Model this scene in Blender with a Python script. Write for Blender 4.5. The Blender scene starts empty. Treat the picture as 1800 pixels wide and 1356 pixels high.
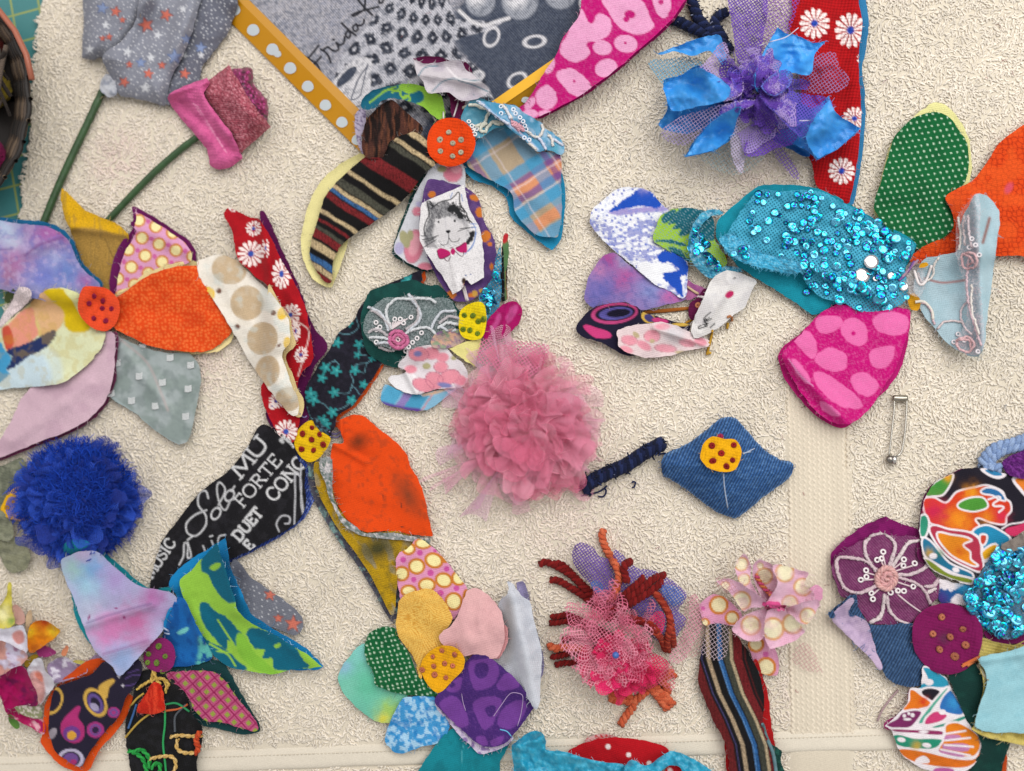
import bpy, math, random
import numpy as np
from mathutils import Vector, Matrix
random.seed(7); RNG = np.random.default_rng(7)
SC = bpy.context.scene; COL = SC.collection
# ------------------------------------------------------------------ camera
S = 0.0003                      # metres covered by one photo pixel on the towel
HF = math.radians(30); FPX = 900 / math.tan(HF)
TILT = math.radians(7.0); LEAN = (0.86, -0.51)
D = FPX * S
CAM = np.array([math.sin(TILT) * LEAN[0] * D, math.sin(TILT) * LEAN[1] * D, math.cos(TILT) * D])
_f = -CAM / np.linalg.norm(CAM)
_u = np.array([0, 1.0, 0]); _u = _u - _f * _u.dot(_f); _u /= np.linalg.norm(_u)
_r = np.cross(_f, _u)
cam = bpy.data.cameras.new('camera'); camo = bpy.data.objects.new('camera', cam); COL.objects.link(camo)
m = Matrix.Identity(4)
for i in range(3):
    m[i][0] = _r[i]; m[i][1] = _u[i]; m[i][2] = -_f[i]; m[i][3] = CAM[i]
camo.matrix_world = m
cam.sensor_width = 36; cam.lens = 18 / math.tan(HF); cam.clip_start = 0.01; cam.clip_end = 50
cam.dof.use_dof = True; cam.dof.focus_distance = D * 0.965; cam.dof.aperture_fstop = 3.2
SC.camera = camo
# ------------------------------------------------------------------ light
wd = bpy.data.worlds.new('World'); SC.world = wd; wd.use_nodes = True
wd.node_tree.nodes['Background'].inputs[0].default_value = (1.0, 0.97, 0.94, 1)
wd.node_tree.nodes['Background'].inputs[1].default_value = 0.52
def lamp(name, loc, target, size, power, color):
    l = bpy.data.lights.new(name, 'AREA'); l.shape = 'RECTANGLE'; l.size, l.size_y = size
    l.energy = power; l.color = color
    o = bpy.data.objects.new(name, l); COL.objects.link(o); o.location = loc
    o.rotation_euler = (Vector(target) - Vector(loc)).to_track_quat('-Z', 'Y').to_euler()
lamp('ceiling_light', (-0.45, 1.0, 1.3), (0, 0, 0), (2.0, 1.2), 10.0, (1.0, 0.93, 0.90))
lamp('ceiling_light', (0.52, 0.42, 0.95), (0.12, -0.03, 0), (1.1, 0.9), 11.0, (1.0, 0.985, 0.94))
SC.view_settings.view_transform = 'Standard'; SC.view_settings.look = 'None'
SC.view_settings.exposure = -0.07; SC.view_settings.gamma = 1.0
SC.cycles.transparent_max_bounces = 40; SC.cycles.max_bounces = 6
SC.cycles.use_denoising = True
# ------------------------------------------------------------------ helpers
def W(x, y, z):
    """photo pixel at height z (pixels above the towel base) -> metres"""
    x = np.asarray(x, float); y = np.asarray(y, float); z = np.asarray(z, float) * S
    a = (x - 900) / FPX; b = -(y - 678) / FPX
    d = a[..., None] * _r + b[..., None] * _u + _f
    t = (z - CAM[2]) / d[..., 2]
    return CAM + t[..., None] * d
def lin(h):
    if isinstance(h, str):
        h = h.lstrip('#'); c = np.array([int(h[i:i + 2], 16) / 255 for i in (0, 2, 4)])
    else: c = np.asarray(h, float)
    return np.where(c <= 0.04045, c / 12.92, ((c + 0.055) / 1.055) ** 2.4)
def hsh(ix, iy, seed):
    n = (ix.astype(np.int64) * 374761393 + iy.astype(np.int64) * 668265263 + seed * 974711) & 0x7fffffff
    n = ((n ^ (n >> 13)) * 1274126177) & 0x7fffffff
    return ((n ^ (n >> 16)) & 0xffff) / 65535.0
def vn(x, y, seed=0):
    x = np.asarray(x, float); y = np.asarray(y, float)
    ix = np.floor(x); iy = np.floor(y); fx = x - ix; fy = y - iy
    fx = fx * fx * (3 - 2 * fx); fy = fy * fy * (3 - 2 * fy)
    a = hsh(ix, iy, seed); b = hsh(ix + 1, iy, seed); c = hsh(ix, iy + 1, seed); d = hsh(ix + 1, iy + 1, seed)
    return (a * (1 - fx) + b * fx) * (1 - fy) + (c * (1 - fx) + d * fx) * fy
def fbm(x, y, seed=0, o=3):
    s = 0; a = 1; t = 0
    for i in range(o):
        s = s + a * vn(x * 2 ** i, y * 2 ** i, seed + i * 17); t += a; a *= 0.55
    return s / t
class Crop:
    def __init__(s, x, y, k): s.x, s.y, s.k = x, y, k
    def __call__(s, pts): return [(s.x + p[0] * s.k, s.y + p[1] * s.k) + tuple(p[2:]) for p in pts]
    def inv(s, x, y): return (x - s.x) / s.k, (y - s.y) / s.k
PX = Crop(0, 0, 1.0)
A1 = Crop(0, 0, .295); A2 = Crop(360, 0, .236); A3 = Crop(640, 0, .3222); A4 = Crop(1120, 0, .2728)
A5 = Crop(0, 320, .3686); A6 = Crop(340, 350, .3466); A7 = Crop(520, 80, .3245); A8 = Crop(520, 400, .2803)
B1 = Crop(1000, 320, .2359); B2 = Crop(1240, 300, .2222); B3 = Crop(1360, 170, .4351); B4 = Crop(1000, 660, .3556)
B5 = Crop(740, 560, .2655); B6 = Crop(240, 720, .3); B7 = Crop(0, 740, .2212); B8 = Crop(60, 920, .3216)
C1 = Crop(0, 1000, .236); C2 = Crop(580, 920, .3215); C3 = Crop(930, 920, .2728); C4 = Crop(1200, 950, .2994)
C5 = Crop(1440, 760, .2655); C6 = Crop(1440, 1000, .2626); C7 = Crop(860, 1240, .2444)
# --- distances
def seg_dist(x, y, pts, closed=False, want_pt=False):
    P = np.asarray([p[:2] for p in pts], float)
    A = P if closed else P[:-1]; B = np.roll(P, -1, 0) if closed else P[1:]
    best = np.full(x.shape, 1e18); bx = np.zeros_like(best); by = np.zeros_like(best)
    for i in range(len(A)):
        dx, dy = B[i] - A[i]; L = dx * dx + dy * dy + 1e-12
        t = np.clip(((x - A[i, 0]) * dx + (y - A[i, 1]) * dy) / L, 0, 1)
        qx = A[i, 0] + t * dx; qy = A[i, 1] + t * dy
        d = (x - qx) ** 2 + (y - qy) ** 2
        k = d < best; best = np.where(k, d, best)
        if want_pt: bx = np.where(k, qx, bx); by = np.where(k, qy, by)
    return (np.sqrt(best), bx, by) if want_pt else np.sqrt(best)
def inside(x, y, pts):
    P = np.asarray([p[:2] for p in pts], float); Q = np.roll(P, -1, 0)
    r = np.zeros(x.shape, bool)
    for (x1, y1), (x2, y2) in zip(P, Q):
        if y1 == y2: continue
        c = ((y1 > y) != (y2 > y)) & (x < (x2 - x1) * (y - y1) / (y2 - y1) + x1)
        r ^= c
    return r
def spline(pts, closed=True, n=6, f=0.85):
    P = np.array([p[:2] for p in pts], float); cor = [len(p) > 2 and bool(p[2]) for p in pts]; N = len(P)
    out = []
    for i in range(N if closed else N - 1):
        a = P[i]; b = P[(i + 1) % N]
        pa = P[i - 1] if (closed or i > 0) else a; pb = P[(i + 2) % N] if (closed or i + 2 < N) else b
        L = np.linalg.norm(b - a)
        def tan(p, q, here):
            t = (q - p); l = np.linalg.norm(t)
            return t / (l + 1e-9) * L
        ta = (b - a) if cor[i] else tan(pa, b, a) * f; tb = (b - a) if cor[(i + 1) % N] else tan(a, pb, b) * f
        for j in range(n):
            t = j / n; t2 = t * t; t3 = t2 * t
            out.append((2 * t3 - 3 * t2 + 1) * a + (t3 - 2 * t2 + t) * ta + (-2 * t3 + 3 * t2) * b + (t3 - t2) * tb)
    if not closed: out.append(P[-1])
    return np.array(out)
# --- height of whatever has been laid down so far, on a 3 px raster in camera rays
HS = 3.0; HX0, HY0 = -150, -150; HNX, HNY = 700, 553
HGX, HGY = np.meshgrid(HX0 + HS * np.arange(HNX), HY0 + HS * np.arange(HNY))
HM = np.full((HNY, HNX), -6.0)
def hs(x, y, A=None):
    A = HM if A is None else A
    gx = np.clip((np.asarray(x, float) - HX0) / HS, 0, HNX - 1.001); gy = np.clip((np.asarray(y, float) - HY0) / HS, 0, HNY - 1.001)
    ix = gx.astype(int); iy = gy.astype(int); fx = gx - ix; fy = gy - iy
    return (A[iy, ix] * (1 - fx) + A[iy, ix + 1] * fx) * (1 - fy) + (A[iy + 1, ix] * (1 - fx) + A[iy + 1, ix + 1] * fx) * fy
def boxblur(a, r):
    if r < 1: return a
    for ax in (0, 1):
        p = np.pad(a, [(r + 1, r) if i == ax else (0, 0) for i in (0, 1)], mode='edge')
        c = np.cumsum(p, ax)
        a = (np.take(c, range(2 * r + 1, c.shape[ax]), ax) - np.take(c, range(0, c.shape[ax] - 2 * r - 1), ax)) / (2 * r + 1)
    return a
# ------------------------------------------------------------------ mesh assembly
WL = {}
def setparent(o, p):
    o.parent = p; o.matrix_parent_inverse = Matrix.Translation(-Vector(WL[p.name]))
def tagp(o, label=None, category=None, group=None, kind=None):
    for k, v in (('label', label), ('category', category), ('group', group), ('kind', kind)):
        if v: o[k] = v
    return o
def thing(name, x, y, label, category, group=None):
    o = bpy.data.objects.new(name, None); COL.objects.link(o); o.empty_display_size = 0.01
    p = W(x, y, 0); o.location = p; WL[o.name] = tuple(p)
    return tagp(o, label, category, group)
class MB:
    def __init__(s): s.v = []; s.q = []; s.t = []; s.c = []; s.n = 0; s.net = []
    def add(s, v, q=None, t=None, c=None, net=None):
        v = np.asarray(v, float).reshape(-1, 3); s.v.append(v)
        if q is not None and len(q): s.q.append(np.asarray(q).reshape(-1, 4) + s.n)
        if t is not None and len(t): s.t.append(np.asarray(t).reshape(-1, 3) + s.n)
        if c is None: c = (0.8, 0.8, 0.8)
        s.c.append(np.broadcast_to(np.asarray(c, float), (len(v), 3)))
        s.net.append(np.zeros((len(v), 3)) if net is None else net)
        s.n += len(v)
    def tube(s, P, r, sides=5, c=None, cap=False):
        """P in metres"""
        P = np.asarray(P, float); n = len(P); T = np.gradient(P, axis=0); T /= np.linalg.norm(T, axis=1)[:, None] + 1e-12
        up = np.array([0.13, 0.21, 0.97]); X = np.cross(T, up); X /= np.linalg.norm(X, axis=1)[:, None] + 1e-9; Y = np.cross(X, T)
        r = np.broadcast_to(np.asarray(r, float), (n,)) * S
        a = np.arange(sides) * 2 * np.pi / sides
        V = P[:, None] + r[:, None, None] * (np.cos(a)[None, :, None] * X[:, None] + np.sin(a)[None, :, None] * Y[:, None])
        i = np.arange(n - 1)[:, None] * sides; j = np.arange(sides)[None]; j2 = (j + 1) % sides
        q = np.stack([i + j, i + j2, i + sides + j2, i + sides + j], -1).reshape(-1, 4)
        if c is not None and np.ndim(c) == 2: c = np.repeat(c, sides, 0)
        t = []
        if cap:
            for base in (0, (n - 1) * sides): t += [(base, base + k, base + k + 1) for k in range(1, sides - 1)]
        s.add(V.reshape(-1, 3), q, t, c)
    def yarn(s, P, r, cols, pitch=16, sides=5, plies=2, fuzz=0):
        P = np.asarray(P, float); P = resample(P, max(2.0 * S, pitch * S / 7))
        T = np.gradient(P, axis=0); T /= np.linalg.norm(T, axis=1)[:, None] + 1e-12
        X = np.cross(T, np.array([0.13, 0.21, 0.97])); X /= np.linalg.norm(X, axis=1)[:, None] + 1e-9; Y = np.cross(X, T)
        L = np.concatenate([[0], np.cumsum(np.linalg.norm(np.diff(P, axis=0), axis=1))]) / S
        for k in range(plies):
            a = L / pitch * 2 * np.pi + k * 2 * np.pi / plies
            Q = P + (np.cos(a)[:, None] * X + np.sin(a)[:, None] * Y) * r * 0.5 * S
            s.tube(Q, r * 0.62, sides, lin(cols[k % len(cols)]), True)
    def build(s, name, mat, parent=None, label=None, smooth=True, kind=None, recenter=True):
        V = np.concatenate(s.v); C = np.concatenate(s.c); NT = np.concatenate(s.net)
        Q = np.concatenate(s.q) if s.q else np.zeros((0, 4), int); T = np.concatenate(s.t) if s.t else np.zeros((0, 3), int)
        loc = np.array([(V[:, 0].min() + V[:, 0].max()) / 2, (V[:, 1].min() + V[:, 1].max()) / 2, V[:, 2].min()]) if recenter else np.zeros(3)
        me = bpy.data.meshes.new(name)
        me.vertices.add(len(V)); me.vertices.foreach_set('co', (V - loc).astype(np.float32).ravel())
        nl = len(Q) * 4 + len(T) * 3; me.loops.add(nl)
        me.loops.foreach_set('vertex_index', np.concatenate([Q.ravel(), T.ravel()]).astype(np.int32))
        me.polygons.add(len(Q) + len(T))
        ls = np.concatenate([np.arange(len(Q)) * 4, len(Q) * 4 + np.arange(len(T)) * 3]).astype(np.int32)
        me.polygons.foreach_set('loop_start', ls)
        me.update(calc_edges=True); me.validate()
        if smooth: me.shade_smooth()
        ca = me.color_attributes.new('Col', 'FLOAT_COLOR', 'POINT')
        if len(me.vertices) == len(C):
            ca.data.foreach_set('color', np.concatenate([C, np.ones((len(C), 1))], 1).astype(np.float32).ravel())
            if NT.any():
                na = me.attributes.new('net', 'FLOAT_VECTOR', 'POINT'); na.data.foreach_set('vector', NT.astype(np.float32).ravel())
        me.materials.append(MAT[mat] if isinstance(mat, str) else mat)
        o = bpy.data.objects.new(name, me); COL.objects.link(o); o.location = loc; WL[o.name] = tuple(loc)
        if parent is not None: setparent(o, parent)
        return tagp(o, label, kind=kind)
def resample(P, step):
    L = np.concatenate([[0], np.cumsum(np.linalg.norm(np.diff(P, axis=0), axis=1))])
    n = max(3, int(L[-1] / step) + 1); t = np.linspace(0, L[-1], n)
    return np.stack([np.interp(t, L, P[:, i]) for i in range(3)], 1)
def px_path(crop, pts, dz=0.0, smooth=True, step=4, absolute=False, n=6):
    """points (x, y[, extra z]) in crop coords laid on what is there -> metres"""
    q = crop([p[:2] for p in pts]); e = np.array([p[2] if len(p) > 2 else 0.0 for p in pts])
    P = np.array(q, float)
    Q = np.concatenate([P, e[:, None]], 1)
    if smooth and len(Q) > 2:
        N = len(Q); out = []
        for i in range(N - 1):
            a, b = Q[i], Q[i + 1]; ta = (b - Q[i - 1]) / 2 if i > 0 else (b - a); tb = (Q[i + 2] - a) / 2 if i + 2 < N else (b - a)
            for j in range(n):
                t = j / n; t2, t3 = t * t, t ** 3
                out.append((2 * t3 - 3 * t2 + 1) * a + (t3 - 2 * t2 + t) * ta + (-2 * t3 + 3 * t2) * b + (t3 - t2) * tb)
        out.append(Q[-1]); Q = np.array(out)
    Q = resample(Q, step)
    z = (0 if absolute else hs(Q[:, 0], Q[:, 1])) + dz + Q[:, 2]
    return W(Q[:, 0], Q[:, 1], z)
def raise_h(x, y, r, z):
    k = (HGX - x) ** 2 + (HGY - y) ** 2 < r * r
    HM[k] = np.maximum(HM[k], z)
# ------------------------------------------------------------------ prints (colour of the cloth only); u, v in crop coords
def mixc(c, col, a): return c * (1 - a[:, None]) + lin(col) * a[:, None]
def sm(d, e): return np.clip(0.5 - d / e, 0, 1)
def dot(col, *L, e=4):
    def f(u, v, c):
        for p in L:
            x, y, r = p[:3]
            if len(p) > 3:
                a = math.radians(p[4] if len(p) > 4 else 0); dx = u - x; dy = v - y
                X = dx * math.cos(a) + dy * math.sin(a); Y = -dx * math.sin(a) + dy * math.cos(a)
                d = (np.sqrt((X / r) ** 2 + (Y / p[3]) ** 2) - 1) * min(r, p[3])
            else: d = np.hypot(u - x, v - y) - r
            c = mixc(c, col, sm(d, e))
        return c
    return f
def ring(col, w, *L, e=4):
    def f(u, v, c):
        for p in L:
            x, y, rx, ry = p[0], p[1], p[2], (p[3] if len(p) > 3 else p[2]); a = math.radians(p[4] if len(p) > 4 else 0)
            dx = u - x; dy = v - y; X = dx * math.cos(a) + dy * math.sin(a); Y = -dx * math.sin(a) + dy * math.cos(a)
            d = np.abs((np.sqrt((X / rx) ** 2 + (Y / ry) ** 2) - 1) * min(rx, ry)) - w / 2
            c = mixc(c, col, sm(d, e))
        return c
    return f
def line(col, w, *L, e=4, smooth=True, closed=False):
    L2 = []
    for pts in L:
        L2.append(spline(pts, closed, 5) if (smooth and len(pts) > 2) else np.array([p[:2] for p in pts], float))
    def f(u, v, c):
        for P in L2:
            lo = P.min(0) - w - e; hi = P.max(0) + w + e
            k = (u > lo[0]) & (u < hi[0]) & (v > lo[1]) & (v < hi[1])
            if k.any():
                d = seg_dist(u[k], v[k], P, closed) - w / 2; c = c.copy(); c[k] = mixc(c[k], col, sm(d, e))
        return c
    return f
def poly(col, *L, e=4, smooth=True, wob=0):
    L2 = [spline(p, True, 5) if smooth else np.array([q[:2] for q in p], float) for p in L]
    def f(u, v, c):
        for P in L2:
            uu, vv = u, v
            if wob: uu = u + wob * (fbm(u / 18, v / 18, 5) - .5) * 2; vv = v + wob * (fbm(u / 18, v / 18, 9) - .5) * 2
            ins = inside(uu, vv, P); d = seg_dist(uu, vv, P, True); d = np.where(ins, -d, d)
            c = mixc(c, col, sm(d, e))
        return c
    return f
def band(deg, L, wob=3, e=4, sc=60):
    """stripes; L = (t0, t1, col), t measured along the direction deg"""
    a = math.radians(deg)
    def f(u, v, c):
        t = u * math.cos(a) + v * math.sin(a) + wob * (fbm(u / sc, v / sc, 3) - .5) * 2
        for t0, t1, col in L: c = mixc(c, col, np.minimum(sm(t0 - t, e), sm(t - t1, e)))
        return c
    return f
def blot(*L):
    def f(u, v, c):
        for col, x, y, r, a in L:
            w = (fbm(u / (r * .5), v / (r * .5), int(x)) - .5) * 0.9
            c = mixc(c, col, a * np.exp(-np.maximum(np.hypot(u - x, v - y) / r + w, 0) ** 2))
        return c
    return f
def mot(col, sc, thr, soft=.08, seed=0, a=1.0, sy=None, deg=0):
    def f(u, v, c):
        r = math.radians(deg); X = u * math.cos(r) + v * math.sin(r); Y = -u * math.sin(r) + v * math.cos(r)
        n = fbm(X / sc, Y / (sy or sc), seed); return mixc(c, col, a * np.clip((n - thr) / soft + .5, 0, 1))
    return f
def polymot(col, P, sc, thr, soft=.12, a=1.0, seed=3, sy=None, deg=0):
    P = spline(P, True, 5)
    def f(u, v, c):
        k = inside(u, v, P); d = seg_dist(u, v, P, True); r = math.radians(deg); X = u * math.cos(r) + v * math.sin(r); Y = -u * math.sin(r) + v * math.cos(r)
        return mixc(c, col, a * k * np.clip(d / 12, 0, 1) * np.clip((fbm(X / sc, Y / (sy or sc), seed) - thr) / soft + .5, 0, 1))
    return f
def cells(rim, w, L, e=5):
    ops = []
    for col, P in L: ops += [poly(col, P, e=e), line(rim, w, P, e=e, closed=True)]
    def f(u, v, c):
        for o in ops: c = o(u, v, c)
        return c
    return f
def lat(col, sx, sy, deg, r, stag=0.5, e=3, jit=0):
    a = math.radians(deg)
    def f(u, v, c):
        X = (u * math.cos(a) + v * math.sin(a)) / sx; Y = (-u * math.sin(a) + v * math.cos(a)) / sy
        iy = np.floor(Y + .5); X = X + stag * (iy % 2); ix = np.floor(X + .5)
        jx = jit * (hsh(ix, iy, 1) - .5); jy = jit * (hsh(ix, iy, 2) - .5)
        d = np.hypot((X - ix - jx) * sx, (Y - iy - jy) * sy) - r
        return mixc(c, col, sm(d, e))
    return f
def crackle(col, sc, w, a=1.0, seed=4, inner=False):
    def f(u, v, c):
        X = u / sc; Y = v / sc; ix = np.floor(X); iy = np.floor(Y); d1 = np.full(u.shape, 9.0); d2 = np.full(u.shape, 9.0)
        for i in (-1, 0, 1):
            for j in (-1, 0, 1):
                qx = ix + i + .15 + .7 * hsh(ix + i, iy + j, seed); qy = iy + j + .15 + .7 * hsh(ix + i, iy + j, seed + 1)
                d = np.hypot(X - qx, Y - qy); d2 = np.where(d < d1, d1, np.minimum(d2, d)); d1 = np.minimum(d, d1)
        k = sm((d2 - d1) * sc - w, w) if not inner else sm(d1 * sc - w, w * .6)
        return mixc(c, col, a * k)
    return f
def star(col, rim, *L):
    def f(u, v, c):
        for x, y, r, rot in L:
            P = []
            for i in range(10):
                a = math.radians(rot + i * 36); q = r * (1 if i % 2 == 0 else .42); P.append((x + q * math.sin(a), y - q * math.cos(a)))
            if rim: c = line(rim, r * .16, P, e=r * .15, smooth=False, closed=True)(u, v, c)
            c = poly(col, P, e=r * .15, smooth=False)(u, v, c)
        return c
    return f
def daisy(*L, cen='#2f4fa8', pet='#f2e4e2', n=13):
    def f(u, v, c):
        for p in L:
            x, y, r = p[:3]; sx = p[3] if len(p) > 3 else 1.0; rot = p[4] if len(p) > 4 else 0
            a0 = math.radians(rot); dx = u - x; dy = v - y
            X = (dx * math.cos(a0) + dy * math.sin(a0)) / sx; Y = -dx * math.sin(a0) + dy * math.cos(a0)
            rr = np.hypot(X, Y) / r; th = np.arctan2(Y, X) * n / (2 * np.pi); t = np.abs(th - np.floor(th) - .5) * 2
            w = np.clip((rr - .2) / .8, 0, 1); wid = np.sqrt(np.clip(1 - ((rr - .72) / .30) ** 2, 0, 1)) * .80
            wid = np.where(rr < .72, np.maximum(wid, .72 * (rr > .2)), wid)
            c = mixc(c, pet, np.clip((1 - t - (1 - wid)) * 6 * rr + .2, 0, 1) * (rr > .2) * (rr < 1.02))
            c = mixc(c, cen, sm((rr - .23) * r, r * .1))
        return c
    return f
GL = {'M': (.95, [[(.05, 0), (.12, 1), (.47, .12), (.82, 1), (.9, 0)]]), 'U': (.85, [[(.1, 1), (.1, .35), (.18, .08), (.42, 0), (.66, .08), (.74, .35), (.74, 1)]]),
      'S': (.62, [[(.55, .82), (.45, .96), (.28, 1), (.1, .88), (.1, .68), (.3, .54), (.5, .42), (.54, .2), (.4, .02), (.2, 0), (.04, .16)]]),
      'I': (.35, [[(.17, 0), (.17, 1)]]), 'C': (.8, [[(.74, .8), (.6, .96), (.4, 1), (.18, .88), (.06, .5), (.18, .12), (.42, 0), (.62, .04), (.76, .22)]]),
      'F': (.62, [[(.12, 0), (.12, 1), (.12, 1), (.58, 1), (.58, .82)], [(.12, .52), (.46, .52)]]),
      'O': (.9, [[(.44, 0), (.16, .12), (.05, .5), (.16, .88), (.44, 1), (.72, .88), (.83, .5), (.72, .12), (.44, 0)]]),
      'R': (.78, [[(.12, 0), (.12, 1), (.12, 1), (.42, 1), (.6, .88), (.58, .62), (.4, .5), (.12, .5)], [(.36, .5), (.72, 0)]]),
      'T': (.75, [[(.36, 0), (.36, 1)], [(.02, .84), (.02, 1), (.02, 1), (.7, 1), (.7, .84)]]),
      'E': (.66, [[(.6, .84), (.6, 1), (.6, 1), (.12, 1), (.12, 1), (.12, 0), (.12, 0), (.62, 0), (.62, .16)], [(.12, .52), (.46, .52)]]),
      'D': (.85, [[(.12, 0), (.12, 1), (.12, 1), (.45, 1), (.7, .85), (.78, .5), (.7, .15), (.45, 0), (.12, 0)]]),
      'N': (.85, [[(.1, 0), (.1, 1), (.1, 1), (.74, 0), (.74, 0), (.74, 1)]])}
SERIF = {'M': [(.05, 0), (.9, 0), (.12, 1), (.82, 1)], 'U': [(.1, 1), (.74, 1)], 'I': [(.17, 0), (.17, 1)], 'F': [(.12, 0), (.12, 1)], 'R': [(.12, 0), (.12, 1), (.74, 0)],
         'T': [(.36, 0)], 'E': [(.12, 0)], 'D': [(.12, 0), (.12, 1)], 'N': [(.1, 0), (.1, 1), (.74, 1)]}
def text(col, s, x, y, size, deg, w, sp=1.0):
    a = math.radians(deg); ca, sa = math.cos(a), math.sin(a)
    def T(p, ox): X = (p[0] * sp + ox) * size; Y = p[1] * size; return (x + X * ca + Y * sa, y + X * sa - Y * ca)
    ops = []; ox = 0
    for ch in s:
        if ch == ' ': ox += .45 * sp; continue
        adv, st = GL[ch]
        for q in st:
            seg = [T(p, ox) for p in q]; ops.append(line(col, w, seg, e=w * .45, smooth=ch in 'SCUO'))
        for p in SERIF.get(ch, []): ops.append(line(col, w * .55, [T((p[0] - .13, p[1]), ox), T((p[0] + .13, p[1]), ox)], e=w * .4))
        ox += adv * sp + .08
    def f(u, v, c):
        for o in ops: c = o(u, v, c)
        return c
    return f
# ------------------------------------------------------------------ relief of a cloth piece (heights in px)
def bump(x, y, r, h): return lambda u, v, d, k: h * np.exp(-((u - x) ** 2 + (v - y) ** 2) / (r * r))
def ridge(x1, y1, x2, y2, w, h): return lambda u, v, d, k: h * np.exp(-(seg_dist(u, v, [(x1, y1), (x2, y2)]) / w) ** 2)
def edge(h, w): return lambda u, v, d, k: h * np.exp(-d / w)
def dome(h, w):
    h = h * .5 if h <= 16 else h
    return lambda u, v, d, k: h * (1 - np.exp(-d / w))
def tilt(x1, y1, h1, x2, y2, h2):
    L = (x2 - x1) ** 2 + (y2 - y1) ** 2
    def f(u, v, d, k):
        t = np.clip(((u - x1) * (x2 - x1) + (v - y1) * (y2 - y1)) / L, -.3, 1.3); return h1 + (h2 - h1) * t
    return f
def curl(x1, y1, x2, y2, w, h):
    """edge running along the segment turns up, height h at the line falling off over w on both sides, steeper"""
    return lambda u, v, d, k: h * np.clip(1 - seg_dist(u, v, [(x1, y1), (x2, y2)]) / w, 0, 1) ** 1.6
def wr(amp, sc, seed=0, deg=0, st=1.0):
    a = math.radians(deg)
    def f(u, v, d, k):
        X = (u * math.cos(a) + v * math.sin(a)) * k / (sc * st); Y = (-u * math.sin(a) + v * math.cos(a)) * k / sc
        return amp * fbm(X, Y, seed, 3)
    return f
NSEED = [100]
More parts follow.
